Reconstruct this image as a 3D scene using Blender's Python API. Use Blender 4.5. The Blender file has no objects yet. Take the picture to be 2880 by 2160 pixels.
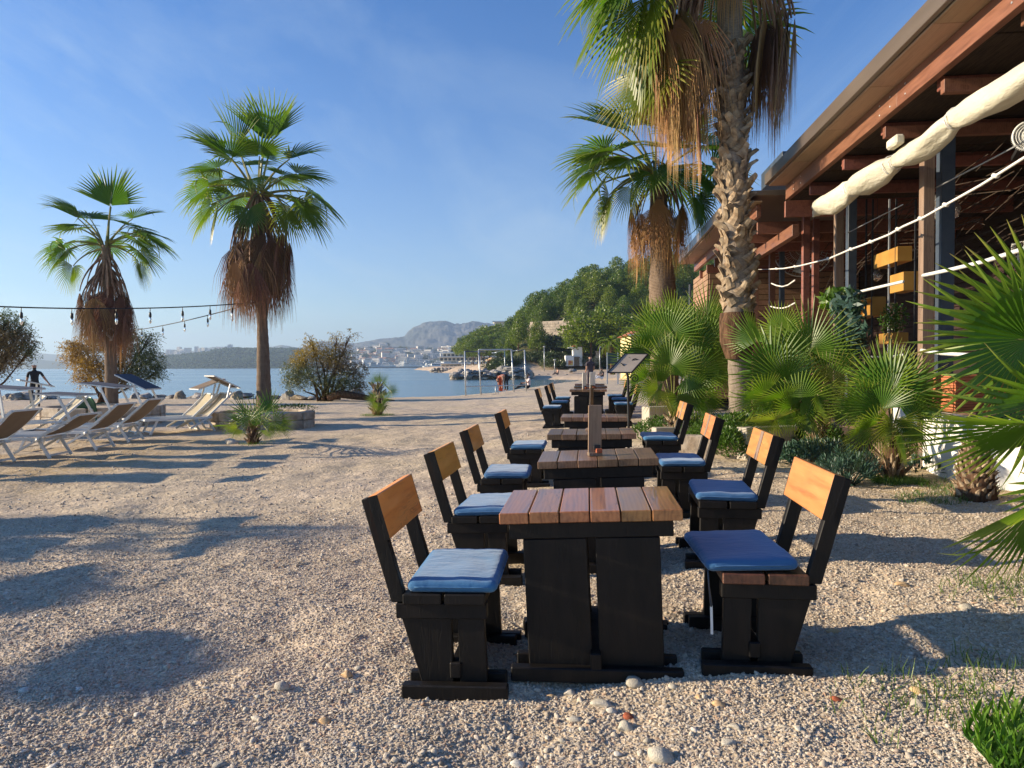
import bpy, math, random
import numpy as np
from mathutils import Vector, Matrix, noise, Quaternion

random.seed(7)
SC = bpy.context.scene
COL = SC.collection
R = math.radians

# ---------------------------------------------------------------- camera
FPX = 2050.0                      # focal length in photograph pixels (2880 wide)
CAM = Vector((0.0, 0.0, 1.4))
CROT = Matrix.Rotation(R(90 - 1.42), 3, 'X') @ Matrix.Rotation(R(-0.28), 3, 'Z')
cd = bpy.data.cameras.new('camera')
cam = bpy.data.objects.new('camera', cd)
COL.objects.link(cam)
cam.location = CAM
cam.rotation_euler = CROT.to_euler()
cd.sensor_width = 36.0
cd.lens = 36.0 * FPX / 2880.0
cd.clip_start = 0.05
cd.clip_end = 40000
SC.camera = cam

# ---------------------------------------------------------------- sky and sun
SUN_EL, SUN_AZ = 17.0, 177.0      # azimuth of the sun, counter-clockwise from +X
W = bpy.data.worlds.new('World')
SC.world = W
W.use_nodes = True
wt = W.node_tree
for n in list(wt.nodes):
    wt.nodes.remove(n)
def wn(t, **kw):
    n = wt.nodes.new(t)
    for k, v in kw.items():
        setattr(n, k, v)
    return n
sky = wn('ShaderNodeTexSky', sky_type='NISHITA')
sky.sun_disc = False
sky.sun_elevation = R(SUN_EL)
sky.sun_rotation = R(90 - SUN_AZ)
sky.air_density = 1.0
sky.dust_density = 0.3
sky.ozone_density = 3.5
sky.altitude = 0
hsv = wn('ShaderNodeHueSaturation')
hsv.inputs['Saturation'].default_value = 2.3
hsv.inputs['Value'].default_value = 0.50
wt.links.new(sky.outputs[0], hsv.inputs['Color'])
# thin cirrus streaks, laid out on a plane high above
tc = wn('ShaderNodeTexCoord')
sep = wn('ShaderNodeSeparateXYZ')
wt.links.new(tc.outputs['Generated'], sep.inputs[0])
mz = wn('ShaderNodeMath', operation='MAXIMUM'); mz.inputs[1].default_value = 0.03
wt.links.new(sep.outputs['Z'], mz.inputs[0])
az = wn('ShaderNodeMath', operation='ADD'); az.inputs[1].default_value = 0.12
wt.links.new(mz.outputs[0], az.inputs[0])
dx = wn('ShaderNodeMath', operation='DIVIDE'); dy = wn('ShaderNodeMath', operation='DIVIDE')
wt.links.new(sep.outputs['X'], dx.inputs[0]); wt.links.new(az.outputs[0], dx.inputs[1])
wt.links.new(sep.outputs['Y'], dy.inputs[0]); wt.links.new(az.outputs[0], dy.inputs[1])
cmb = wn('ShaderNodeCombineXYZ')
wt.links.new(dx.outputs[0], cmb.inputs[0]); wt.links.new(dy.outputs[0], cmb.inputs[1])
def streak(rot, sc, scale, lo, hi, seed, dist=0.8):
    mp = wn('ShaderNodeMapping')
    mp.inputs['Rotation'].default_value = (0, 0, R(rot))
    mp.inputs['Scale'].default_value = sc
    mp.inputs['Location'].default_value = (seed, seed * 1.7, 0)
    wt.links.new(cmb.outputs[0], mp.inputs['Vector'])
    nz = wn('ShaderNodeTexNoise')
    nz.inputs['Scale'].default_value = scale
    nz.inputs['Detail'].default_value = 7
    nz.inputs['Roughness'].default_value = 0.62
    nz.inputs['Distortion'].default_value = dist
    wt.links.new(mp.outputs[0], nz.inputs['Vector'])
    r = wn('ShaderNodeMapRange')
    r.inputs['From Min'].default_value = lo
    r.inputs['From Max'].default_value = hi
    wt.links.new(nz.outputs['Fac'], r.inputs['Value'])
    return r.outputs[0]
s1 = streak(52, (1.3, 0.42, 1), 0.8, 0.49, 0.84, 3.1, 1.5)
s2 = streak(-58, (1.2, 0.36, 1), 0.9, 0.52, 0.86, 9.4, 1.2)
s3 = streak(10, (0.5, 0.7, 1), 0.5, 0.48, 0.90, 5.0, 0.2)
ad = wn('ShaderNodeMath', operation='ADD'); wt.links.new(s1, ad.inputs[0]); wt.links.new(s2, ad.inputs[1])
ad2 = wn('ShaderNodeMath', operation='MULTIPLY_ADD')
wt.links.new(s3, ad2.inputs[0]); ad2.inputs[1].default_value = 0.15
wt.links.new(ad.outputs[0], ad2.inputs[2])
mul = wn('ShaderNodeMath', operation='MULTIPLY', use_clamp=True)
wt.links.new(ad2.outputs[0], mul.inputs[0]); mul.inputs[1].default_value = 0.34
# pale haze low over the horizon
hz1 = wn('ShaderNodeMath', operation='MULTIPLY'); hz1.inputs[1].default_value = -5.6
wt.links.new(mz.outputs[0], hz1.inputs[0])
hz2 = wn('ShaderNodeMath', operation='EXPONENT'); wt.links.new(hz1.outputs[0], hz2.inputs[0])
hz3 = wn('ShaderNodeMath', operation='MULTIPLY'); hz3.inputs[1].default_value = 0.95
wt.links.new(hz2.outputs[0], hz3.inputs[0])
hm = wn('ShaderNodeMix', data_type='RGBA')
azure = wn('ShaderNodeMix', data_type='RGBA', blend_type='MULTIPLY'); azure.inputs['Factor'].default_value = 1.0
wt.links.new(hsv.outputs[0], azure.inputs['A']); azure.inputs['B'].default_value = (0.42, 0.97, 1.22, 1)
wt.links.new(hz3.outputs[0], hm.inputs['Factor']); wt.links.new(azure.outputs['Result'], hm.inputs['A'])
hm.inputs['B'].default_value = (2.55, 2.85, 3.0, 1)
mix = wn('ShaderNodeMix', data_type='RGBA')
wt.links.new(mul.outputs[0], mix.inputs['Factor'])
wt.links.new(hm.outputs['Result'], mix.inputs['A'])
mix.inputs['B'].default_value = (2.1, 2.6, 3.0, 1)
bg = wn('ShaderNodeBackground')
bg.inputs['Strength'].default_value = 0.15
wt.links.new(mix.outputs['Result'], bg.inputs['Color'])
wo = wn('ShaderNodeOutputWorld')
wt.links.new(bg.outputs[0], wo.inputs['Surface'])

sl = bpy.data.lights.new('sun', 'SUN')
sl.energy = 5.0
sl.angle = R(0.53)
sl.color = (1.0, 0.83, 0.60)
sun = bpy.data.objects.new('sun', sl)
COL.objects.link(sun)
sd = Vector((math.cos(R(SUN_EL)) * math.cos(R(SUN_AZ)), math.cos(R(SUN_EL)) * math.sin(R(SUN_AZ)), math.sin(R(SUN_EL))))
sun.rotation_euler = sd.to_track_quat('Z', 'Y').to_euler()
sun.location = (-40, 0, 30)

SC.view_settings.view_transform = 'Standard'
SC.view_settings.look = 'None'
SC.view_settings.gamma = 1.0
SC.view_settings.use_curve_mapping = False
SC.view_settings.exposure = 1.05
SC.render.engine = 'CYCLES'
SC.cycles.max_bounces = 6
SC.cycles.transparent_max_bounces = 12
SC.cycles.volume_bounces = 0
SC.cycles.use_denoising = True

# ---------------------------------------------------------------- helpers
def sstep(a, b, x):
    t = min(1.0, max(0.0, (x - a) / (b - a)))
    return t * t * (3 - 2 * t)

def base_h(x, y):
    return 0.165 * math.tanh((x - 0.4) / 3.0)

def ray(px, py):
    return CROT @ Vector(((px - 1440) / FPX, -(py - 1080) / FPX, -1.0))

def P(px, py, y):
    d = ray(px, py)
    return CAM + d * ((y - CAM.y) / d.y)

def G(px, py, off=0.0):
    """the point of the ground seen at a place of the photograph"""
    d = ray(px, py)
    z = 0.0
    p = CAM
    for _ in range(12):
        t = (z + off - CAM.z) / d.z
        p = CAM + d * t
        z = base_h(p.x, p.y)
    return p

def tag(o, label=None, cat=None, group=None, kind=None):
    if label: o['label'] = label
    if cat: o['category'] = cat
    if group: o['group'] = group
    if kind: o['kind'] = kind
    return o

def empty(name, loc=(0, 0, 0), rz=0.0, label=None, cat=None, group=None, rot=None):
    o = bpy.data.objects.new(name, None)
    o.empty_display_size = 0.1
    o.location = loc
    o.rotation_euler = rot if rot else (0, 0, rz)
    COL.objects.link(o)
    return tag(o, label, cat, group)

def obj(name, me, parent=None, loc=None, rot=None, scale=None):
    o = bpy.data.objects.new(name, me)
    COL.objects.link(o)
    if parent: o.parent = parent
    if loc is not None: o.location = loc
    if rot is not None: o.rotation_euler = rot
    if scale is not None: o.scale = scale if hasattr(scale, '__len__') else (scale,) * 3
    return o

CH = {}
def copy_tree(o, parent=None):
    c = o.copy()
    COL.objects.link(c)
    c.parent = parent
    for ch in [k for k in o.children]:
        copy_tree(ch, c)
    return c

class MB:
    def __init__(s):
        s.v = []; s.f = []; s.m = []; s.sm = []; s.t = []
    def add(s, vs, fs, mi=0, smooth=False, t=None):
        b = len(s.v)
        s.v.extend([tuple(p) for p in vs])
        s.t.extend(t if t is not None else [0.0] * len(vs))
        for f in fs:
            s.f.append(tuple(i + b for i in f)); s.m.append(mi); s.sm.append(smooth)
        return s
    def box(s, c, size, mi=0, rot=None, ch=0.0):
        hx, hy, hz = size[0] / 2, size[1] / 2, size[2] / 2
        c = Vector(c)
        if ch <= 0:
            vs = [Vector((x, y, z)) for x in (-hx, hx) for y in (-hy, hy) for z in (-hz, hz)]
            fs = [(0, 1, 3, 2), (4, 6, 7, 5), (0, 4, 5, 1), (2, 3, 7, 6), (0, 2, 6, 4), (1, 5, 7, 3)]
        else:
            vs = []; idx = {}
            for sx in (-1, 1):
                for sy in (-1, 1):
                    for sz in (-1, 1):
                        for a in range(3):
                            q = [sx * (hx - ch), sy * (hy - ch), sz * (hz - ch)]
                            q[a] = (sx * hx, sy * hy, sz * hz)[a]
                            idx[(sx, sy, sz, a)] = len(vs); vs.append(Vector(q))
            fs = []
            for a in range(3):
                for sg in (-1, 1):
                    o1, o2 = (a + 1) % 3, (a + 2) % 3
                    loop = []
                    for u, w in ((-1, -1), (1, -1), (1, 1), (-1, 1)):
                        k = [0, 0, 0]; k[a] = sg; k[o1] = u; k[o2] = w
                        loop.append(idx[(k[0], k[1], k[2], a)])
                    if sg < 0: loop.reverse()
                    fs.append(tuple(loop))
            for a in range(3):       # edges along axis a
                o1, o2 = (a + 1) % 3, (a + 2) % 3
                for u in (-1, 1):
                    for w in (-1, 1):
                        def ix(t, ax):
                            k = [0, 0, 0]; k[a] = t; k[o1] = u; k[o2] = w
                            return idx[(k[0], k[1], k[2], ax)]
                        l = [ix(-1, o1), ix(1, o1), ix(1, o2), ix(-1, o2)]
                        if u * w < 0: l.reverse()
                        fs.append(tuple(l))
            for sx in (-1, 1):
                for sy in (-1, 1):
                    for sz in (-1, 1):
                        l = [idx[(sx, sy, sz, 0)], idx[(sx, sy, sz, 1)], idx[(sx, sy, sz, 2)]]
                        if sx * sy * sz < 0: l.reverse()
                        fs.append(tuple(l))
        if rot is not None:
            vs = [rot @ p for p in vs]
        return s.add([p + c for p in vs], fs, mi)
    def bar(s, p0, p1, w, h, mi=0, up=(0, 0, 1), ch=0.0):
        p0 = Vector(p0); p1 = Vector(p1)
        d = (p1 - p0); L = d.length; d.normalize()
        u = Vector(up)
        sx = d.cross(u)
        if sx.length < 1e-4: sx = d.cross(Vector((0, 1, 0)))
        sx.normalize(); uz = sx.cross(d).normalized()
        rot = Matrix((d, sx, uz)).transposed()
        return s.box((p0 + p1) / 2, (L, w, h), mi, rot, ch)
    def prism(s, poly, z0, z1, mi=0, axis='z'):
        """extrude a polygon (list of 2D) between z0 and z1"""
        n = len(poly)
        def q(p, z):
            if axis == 'z': return (p[0], p[1], z)
            if axis == 'y': return (p[0], z, p[1])
            return (z, p[0], p[1])
        vs = [q(p, z0) for p in poly] + [q(p, z1) for p in poly]
        fs = [tuple(range(n))[::-1], tuple(range(n, 2 * n))]
        fs += [(i, (i + 1) % n, n + (i + 1) % n, n + i) for i in range(n)]
        return s.add(vs, fs, mi)
    def tube(s, pts, rad, n=6, mi=0, smooth=True, cap=True, t=None, flat=1.0):
        pts = [Vector(p) for p in pts]
        if not hasattr(rad, '__len__'): rad = [rad] * len(pts)
        vs = []; ts = []
        prev = None
        for i, p in enumerate(pts):
            a = pts[max(0, i - 1)]; b = pts[min(len(pts) - 1, i + 1)]
            d = (b - a).normalized() if (b - a).length > 1e-9 else Vector((0, 0, 1))
            if prev is None:
                ref = Vector((0, 0, 1)) if abs(d.z) < 0.95 else Vector((0, 1, 0))
                sx = d.cross(ref).normalized()
            else:
                sx = (prev - d * prev.dot(d)).normalized()
            prev = sx
            sy = d.cross(sx)
            for k in range(n):
                an = 2 * math.pi * k / n
                vs.append(p + (sx * math.cos(an) + sy * math.sin(an) * flat) * rad[i])
                ts.append(t[i] if t else 0.0)
        fs = []
        for i in range(len(pts) - 1):
            for k in range(n):
                fs.append((i * n + k, i * n + (k + 1) % n, (i + 1) * n + (k + 1) % n, (i + 1) * n + k))
        if cap:
            fs.append(tuple(range(n))[::-1]); fs.append(tuple(range((len(pts) - 1) * n, len(pts) * n)))
        return s.add(vs, fs, mi, smooth, ts)
    def lathe(s, prof, n=24, c=(0, 0, 0), mi=0, smooth=True, cap=True, wob=0.0):
        vs = []
        for j, (r, z) in enumerate(prof):
            for k in range(n):
                a = 2 * math.pi * k / n
                rr = r * (1 + wob * noise.noise(Vector((math.cos(a) * 2, math.sin(a) * 2, z * 3))))
                vs.append((c[0] + rr * math.cos(a), c[1] + rr * math.sin(a), c[2] + z))
        fs = []
        for j in range(len(prof) - 1):
            for k in range(n):
                fs.append((j * n + k, j * n + (k + 1) % n, (j + 1) * n + (k + 1) % n, (j + 1) * n + k))
        if cap:
            fs.append(tuple(range(n))[::-1]); fs.append(tuple(range((len(prof) - 1) * n, len(prof) * n)))
        return s.add(vs, fs, mi, smooth)
    def mesh(s, name, mats):
        me = bpy.data.meshes.new(name)
        me.from_pydata(s.v, [], s.f)
        for m in (mats if isinstance(mats, (list, tuple)) else [mats]):
            me.materials.append(m)
        me.polygons.foreach_set('material_index', s.m)
        me.polygons.foreach_set('use_smooth', s.sm)
        if any(s.t):
            a = me.attributes.new('t', 'FLOAT', 'POINT')
            a.data.foreach_set('value', s.t)
        me.update()
        return me
    def build(s, name, mats, parent=None, **kw):
        return obj(name, s.mesh(name, mats), parent, **kw)

def np_mesh(name, V, F, mats, smooth=False, attr=None):
    """V (n,3), F (m,k) arrays"""
    V = np.asarray(V, dtype=np.float32); F = np.asarray(F, dtype=np.int32)
    me = bpy.data.meshes.new(name)
    k = F.shape[1]
    me.vertices.add(len(V)); me.vertices.foreach_set('co', V.ravel())
    me.loops.add(F.size); me.loops.foreach_set('vertex_index', F.ravel())
    me.polygons.add(len(F))
    me.polygons.foreach_set('loop_start', np.arange(0, F.size, k, dtype=np.int32))
    me.polygons.foreach_set('use_smooth', [smooth] * len(F))
    for m in (mats if isinstance(mats, (list, tuple)) else [mats]):
        me.materials.append(m)
    if attr is not None:
        a = me.attributes.new('t', 'FLOAT', 'POINT')
        a.data.foreach_set('value', np.asarray(attr, dtype=np.float32))
    me.update(calc_edges=True)
    return me

def grid_faces(nr, nc):
    i = np.arange(nr - 1)[:, None] * nc + np.arange(nc - 1)[None, :]
    i = i.ravel()
    return np.stack([i, i + 1, i + nc + 1, i + nc], axis=1)

# value noise on arrays (for terrains)
_rng = np.random.default_rng(11)
_PT = _rng.random((256, 256)).astype(np.float32)
def vnoise(x, y):
    xi = np.floor(x).astype(int); yi = np.floor(y).astype(int)
    fx = x - xi; fy = y - yi
    fx = fx * fx * (3 - 2 * fx); fy = fy * fy * (3 - 2 * fy)
    a = _PT[xi & 255, yi & 255]; b = _PT[(xi + 1) & 255, yi & 255]
    c = _PT[xi & 255, (yi + 1) & 255]; d = _PT[(xi + 1) & 255, (yi + 1) & 255]
    return (a * (1 - fx) + b * fx) * (1 - fy) + (c * (1 - fx) + d * fx) * fy - 0.5
def fbm(x, y, o=5, g=0.5):
    s = 0; a = 1.0
    for k in range(o):
        s = s + a * vnoise(x * 2 ** k + 17.3 * k, y * 2 ** k + 5.1 * k); a *= g
    return s

# ---------------------------------------------------------------- materials
class NT:
    def __init__(s, name):
        s.m = bpy.data.materials.new(name); s.m.use_nodes = True
        s.t = s.m.node_tree
        for n in list(s.t.nodes): s.t.nodes.remove(n)
        s.out = s.n('ShaderNodeOutputMaterial')
    def n(s, ty, **kw):
        nd = s.t.nodes.new(ty)
        for k, v in kw.items(): setattr(nd, k, v)
        return nd
    def l(s, a, b): s.t.links.new(a, b)
    def coords(s, stretch=(1, 1, 1), rnd=True, which='Object'):
        tc = s.n('ShaderNodeTexCoord')
        v = tc.outputs[which]
        if rnd:
            oi = s.n('ShaderNodeObjectInfo')
            mu = s.n('ShaderNodeMath', operation='MULTIPLY'); mu.inputs[1].default_value = 37.0
            s.l(oi.outputs['Random'], mu.inputs[0])
            va = s.n('ShaderNodeVectorMath', operation='ADD')
            s.l(v, va.inputs[0]); s.l(mu.outputs[0], va.inputs[1]); v = va.outputs[0]
        mp = s.n('ShaderNodeMapping'); mp.inputs['Scale'].default_value = stretch
        s.l(v, mp.inputs['Vector'])
        return mp.outputs[0]
    def noise(s, v, scale, detail=5, rough=0.55, dist=0.0):
        nz = s.n('ShaderNodeTexNoise')
        nz.inputs['Scale'].default_value = scale; nz.inputs['Detail'].default_value = detail
        nz.inputs['Roughness'].default_value = rough; nz.inputs['Distortion'].default_value = dist
        s.l(v, nz.inputs['Vector'])
        return nz.outputs['Fac']
    def ramp(s, fac, stops):
        r = s.n('ShaderNodeValToRGB')
        e = r.color_ramp.elements
        e[0].position = stops[0][0]; e[0].color = (*stops[0][1], 1)
        e[1].position = stops[-1][0]; e[1].color = (*stops[-1][1], 1)
        for p, c in stops[1:-1]:
            x = e.new(p); x.color = (*c, 1)
        s.l(fac, r.inputs[0])
        return r.outputs[0]
    def mixc(s, f, a, b, bt='MIX'):
        m = s.n('ShaderNodeMix', data_type='RGBA', blend_type=bt)
        for k, v in (('Factor', f), ('A', a), ('B', b)):
            if isinstance(v, (int, float)): m.inputs[k].default_value = v
            elif isinstance(v, tuple): m.inputs[k].default_value = (*v, 1)
            else: s.l(v, m.inputs[k])
        return m.outputs['Result']
    def math(s, op, a, b=None, c=None, clamp=False):
        m = s.n('ShaderNodeMath', operation=op, use_clamp=clamp)
        for i, v in enumerate((a, b, c)):
            if v is None: continue
            if isinstance(v, (int, float)): m.inputs[i].default_value = v
            else: s.l(v, m.inputs[i])
        return m.outputs[0]
    def vary(s, col, amt=0.15, hue=0.0):
        oi = s.n('ShaderNodeObjectInfo')
        h = s.n('ShaderNodeHueSaturation')
        a = s.n('ShaderNodeMapRange'); a.inputs['To Min'].default_value = 1 - amt; a.inputs['To Max'].default_value = 1 + amt
        s.l(oi.outputs['Random'], a.inputs['Value']); s.l(a.outputs[0], h.inputs['Value'])
        if hue:
            b = s.n('ShaderNodeMapRange'); b.inputs['To Min'].default_value = 0.5 + hue; b.inputs['To Max'].default_value = 0.5 - hue
            s.l(oi.outputs['Random'], b.inputs['Value']); s.l(b.outputs[0], h.inputs['Hue'])
        s.l(col, h.inputs['Color'])
        return h.outputs[0]
    def bump(s, h, strength=0.3, dist=0.01, prev=None):
        b = s.n('ShaderNodeBump'); b.inputs['Strength'].default_value = strength
        b.inputs['Distance'].default_value = dist
        s.l(h, b.inputs['Height'])
        if prev is not None: s.l(prev, b.inputs['Normal'])
        return b.outputs[0]
    def bsdf(s, col, rough=0.6, normal=None, spec=0.5, metal=0.0, coat=0.0, trans=None, tfac=0.0, alpha=None):
        p = s.n('ShaderNodeBsdfPrincipled')
        if isinstance(col, tuple): p.inputs['Base Color'].default_value = (*col, 1)
        else: s.l(col, p.inputs['Base Color'])
        if isinstance(rough, (int, float)): p.inputs['Roughness'].default_value = rough
        else: s.l(rough, p.inputs['Roughness'])
        p.inputs['Specular IOR Level'].default_value = spec
        p.inputs['Metallic'].default_value = metal
        p.inputs['Coat Weight'].default_value = coat
        if normal is not None: s.l(normal, p.inputs['Normal'])
        sh = p.outputs[0]
        if tfac > 0:
            tr = s.n('ShaderNodeBsdfTranslucent')
            tcol = trans if trans is not None else col
            if isinstance(tcol, tuple): tr.inputs['Color'].default_value = (*tcol, 1)
            else: s.l(tcol, tr.inputs['Color'])
            ms = s.n('ShaderNodeMixShader'); ms.inputs[0].default_value = tfac
            s.l(sh, ms.inputs[1]); s.l(tr.outputs[0], ms.inputs[2]); sh = ms.outputs[0]
        s.l(sh, s.out.inputs['Surface'])
        return s.m

def plain(name, c1, c2=None, scale=6, stretch=(1, 1, 1), rough=0.6, bump=0.0, bscale=40, bdist=0.005, spec=0.4, metal=0.0, vary=0.0, hue=0.0, detail=5, tfac=0.0, coat=0.0, lo=0.35, hi=0.68):
    t = NT(name)
    v = t.coords(stretch)
    col = t.ramp(t.noise(v, scale, detail), [(lo, c1), (hi, c2 or c1)])
    if vary or hue: col = t.vary(col, vary, hue)
    nrm = t.bump(t.noise(v, bscale, 6, 0.6), bump, bdist) if bump else None
    return t.bsdf(col, rough, nrm, spec, metal, coat, tfac=tfac)
# ---------------------------------------------------------------- material library
MT = {}
def gravel_mat():
    t = NT('gravel')
    v = t.coords(rnd=False)
    big = t.noise(v, 0.35, 4)
    mid = t.noise(v, 3.0, 5)
    vo = t.n('ShaderNodeTexVoronoi'); vo.inputs['Scale'].default_value = 75
    t.l(v, vo.inputs['Vector'])
    vo2 = t.n('ShaderNodeTexVoronoi'); vo2.inputs['Scale'].default_value = 26
    t.l(v, vo2.inputs['Vector'])
    sepc = t.n('ShaderNodeSeparateColor'); t.l(vo.outputs['Color'], sepc.inputs[0])
    sc2 = t.n('ShaderNodeSeparateColor'); t.l(vo2.outputs['Color'], sc2.inputs[0])
    peb = t.ramp(sepc.outputs[0], [(0.0, (0.37, 0.31, 0.235)), (0.35, (0.54, 0.465, 0.36)), (0.7, (0.65, 0.57, 0.455)), (1.0, (0.77, 0.70, 0.59))])
    peb2 = t.ramp(sc2.outputs[1], [(0.0, (0.39, 0.33, 0.25)), (0.5, (0.58, 0.49, 0.38)), (1.0, (0.73, 0.64, 0.52))])
    c = t.mixc(0.4, peb, peb2)
    tint = t.ramp(big, [(0.35, (0.98, 0.93, 0.90)), (0.65, (1.0, 0.95, 0.84))])
    c = t.mixc(1.0, c, tint, 'MULTIPLY')
    dk = t.ramp(mid, [(0.3, (0.80, 0.79, 0.78)), (0.7, (1.08, 1.06, 1.03))])
    c = t.mixc(1.0, c, dk, 'MULTIPLY')
    # sandy, straw coloured patches (dry weeds trodden into the gravel)
    at = t.n('ShaderNodeAttribute', attribute_name='t')
    str_ = t.noise(v, 9.0, 6, 0.7)
    f = t.math('MULTIPLY', at.outputs['Fac'], t.math('MULTIPLY_ADD', str_, 2.4, -0.75, clamp=True), clamp=True)
    c = t.mixc(f, c, (0.47, 0.33, 0.15))
    n1 = t.bump(vo.outputs['Distance'], 0.55, 0.006)
    n1.node.invert = True
    n2 = t.bump(vo2.outputs['Distance'], 0.4, 0.012, n1); n2.node.invert = True
    n3 = t.bump(t.noise(v, 7.0, 6, 0.65), 0.6, 0.04, n2)
    n4 = t.bump(t.noise(v, 1.9, 4, 0.6), 0.5, 0.10, n3)
    return t.bsdf(c, 0.9, n4, 0.15)
MT['gravel'] = gravel_mat()

def pebble_mat(name, stops, rough=0.75):
    t = NT(name)
    oi = t.n('ShaderNodeObjectInfo')
    v = t.coords()
    c = t.ramp(oi.outputs['Random'], stops)
    c = t.mixc(1.0, c, t.ramp(t.noise(v, 3.0, 5), [(0.3, (0.82, 0.82, 0.82)), (0.7, (1.08, 1.07, 1.05))]), 'MULTIPLY')
    return t.bsdf(c, rough, t.bump(t.noise(v, 9.0, 5), 0.4, 0.1), 0.3)
MT['pebble'] = pebble_mat('pebble', [(0.0, (0.30, 0.245, 0.19)), (0.12, (0.50, 0.425, 0.33)), (0.45, (0.61, 0.53, 0.42)), (0.8, (0.70, 0.625, 0.51)), (0.93, (0.47, 0.31, 0.21)), (1.0, (0.78, 0.74, 0.66))])
MT['stone'] = pebble_mat('loose_stone', [(0.0, (0.46, 0.42, 0.34)), (0.5, (0.60, 0.55, 0.45)), (1.0, (0.70, 0.67, 0.60))], 0.8)

def wood_mat(name, c_dark, c_mid, c_light, axis=1, rough=0.38, coat=0.25, bump=0.35, crack=0.8, vary=0.16):
    """timber with grain along the given local axis, dark drying cracks"""
    t = NT(name)
    st = [9.0, 9.0, 9.0]; st[axis] = 1.0
    v = t.coords(tuple(st))
    g = t.noise(v, 2.2, 8, 0.62, 0.6)
    wv = t.n('ShaderNodeTexWave', wave_type='BANDS', bands_direction='XYZ'[0])
    wv.inputs['Scale'].default_value = 1.6; wv.inputs['Distortion'].default_value = 9.0
    wv.inputs['Detail'].default_value = 4; wv.inputs['Detail Scale'].default_value = 1.2
    t.l(v, wv.inputs['Vector'])
    f = t.math('MULTIPLY_ADD', wv.outputs['Fac'], 0.12, t.math('MULTIPLY', g, 0.85))
    c = t.ramp(f, [(0.22, c_dark), (0.46, c_mid), (0.78, c_light)])
    st2 = [26.0, 26.0, 26.0]; st2[axis] = 2.2
    v2 = t.coords(tuple(st2))
    cr = t.noise(v2, 1.0, 3, 0.5, 1.6)
    crk = t.math('SUBTRACT', 1.0, t.math('MULTIPLY', t.math('ABSOLUTE', t.math('SUBTRACT', cr, 0.5)), 38.0, clamp=True))
    blot = t.math('MULTIPLY_ADD', t.noise(v, 0.8, 3), 6.0, -3.1, clamp=True)
    crk = t.math('MULTIPLY', crk, blot)
    c = t.mixc(t.math('MULTIPLY', crk, crack), c, tuple(k * 0.22 for k in c_dark))
    if vary: c = t.vary(c, vary, 0.012)
    h = t.math('SUBTRACT', t.math('MULTIPLY', f, 0.3), crk)
    rr = t.math('MULTIPLY_ADD', g, 0.35, rough - 0.15)
    return t.bsdf(c, rr, t.bump(h, bump, 0.004), 0.5, coat=coat)
MT['wood_top'] = wood_mat('varnished_oak', (0.12, 0.045, 0.018), (0.32, 0.135, 0.05), (0.48, 0.225, 0.085), 1, 0.33, 0.4)
MT['wood_top_old'] = wood_mat('worn_oak', (0.10, 0.05, 0.028), (0.21, 0.115, 0.065), (0.33, 0.20, 0.12), 1, 0.42, 0.2, vary=0.25)
MT['wood_back'] = wood_mat('orange_oak_shade_lifted', (0.60, 0.20, 0.025), (0.82, 0.34, 0.06), (0.88, 0.42, 0.10), 1, 0.45, 0.15, crack=0.6, vary=0.08)  # left backs: colour lightened to make up for their shaded faces
MT['wood_back_r'] = wood_mat('orange_oak_sun_dimmed', (0.30, 0.11, 0.028), (0.50, 0.20, 0.055), (0.62, 0.28, 0.085), 1, 0.5, 0.1, crack=0.7, vary=0.08)  # right backs: same oak, colour darkened against the direct sun
MT['wood_patch'] = wood_mat('grey_oak', (0.15, 0.09, 0.06), (0.25, 0.17, 0.12), (0.33, 0.24, 0.18), 2, 0.5, 0.05)
def black_wood():
    t = NT('black_stained_wood')
    v = t.coords((5, 5, 1))
    c = t.ramp(t.noise(v, 3, 7), [(.35, (.0035, .0030, .0028)), (.68, (.011, .0080, .0062))])
    sc = t.noise(t.coords((2, 2, 1)), 9, 8, .7)
    f = t.math('MULTIPLY_ADD', sc, 7.0, -4.4, clamp=True)
    c = t.mixc(t.math('MULTIPLY', f, .22), c, (.055, .040, .030))
    cr = t.noise(t.coords((22, 22, 1.6)), 1.0, 3, .5, 1.2)
    crk = t.math('SUBTRACT', 1.0, t.math('MULTIPLY', t.math('ABSOLUTE', t.math('SUBTRACT', cr, .5)), 45.0, clamp=True))
    c = t.mixc(t.math('MULTIPLY', crk, .35), c, (.001, .001, .001))
    n = t.bump(t.noise(v, 12, 6, .6), .25, .003); n = t.bump(t.math('MULTIPLY', crk, -1.0), .25, .003, n)
    return t.bsdf(c, t.math('MULTIPLY_ADD', sc, .4, .35), n, .3)
MT['black_wood'] = black_wood()
MT['brown_seat'] = wood_mat('brown_seat_wood', (0.035, 0.014, 0.008), (0.10, 0.04, 0.02), (0.19, 0.075, 0.034), 1, 0.45, 0.1)

def cloth_mat():
    t = NT('blue_canvas')
    v = t.coords()
    c = t.ramp(t.noise(v, 3.0, 4), [(0.3, (0.030, 0.125, 0.275)), (0.7, (0.045, 0.165, 0.345))])
    c = t.vary(c, 0.10, 0.006)
    w1 = t.noise(t.coords((1, 3, 1)), 4.5, 3, 0.5, 1.2)
    n = t.bump(t.noise(v, 700, 2), 0.12, 0.001)
    n = t.bump(w1, 0.35, 0.025, n)
    n = t.bump(t.noise(t.coords((2.2, .7, 1)), 9, 3, 0.5, 2.0), 0.2, 0.006, n)
    p = t.bsdf(c, 0.85, n, 0.2)
    p.node_tree.nodes['Principled BSDF'].inputs['Sheen Weight'].default_value = 0.35
    p.node_tree.nodes['Principled BSDF'].inputs['Sheen Roughness'].default_value = 0.55
    p.node_tree.nodes['Principled BSDF'].inputs['Sheen Tint'].default_value = (0.75, 0.85, 1.0, 1)
    return p
MT['cloth'] = cloth_mat()

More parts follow.
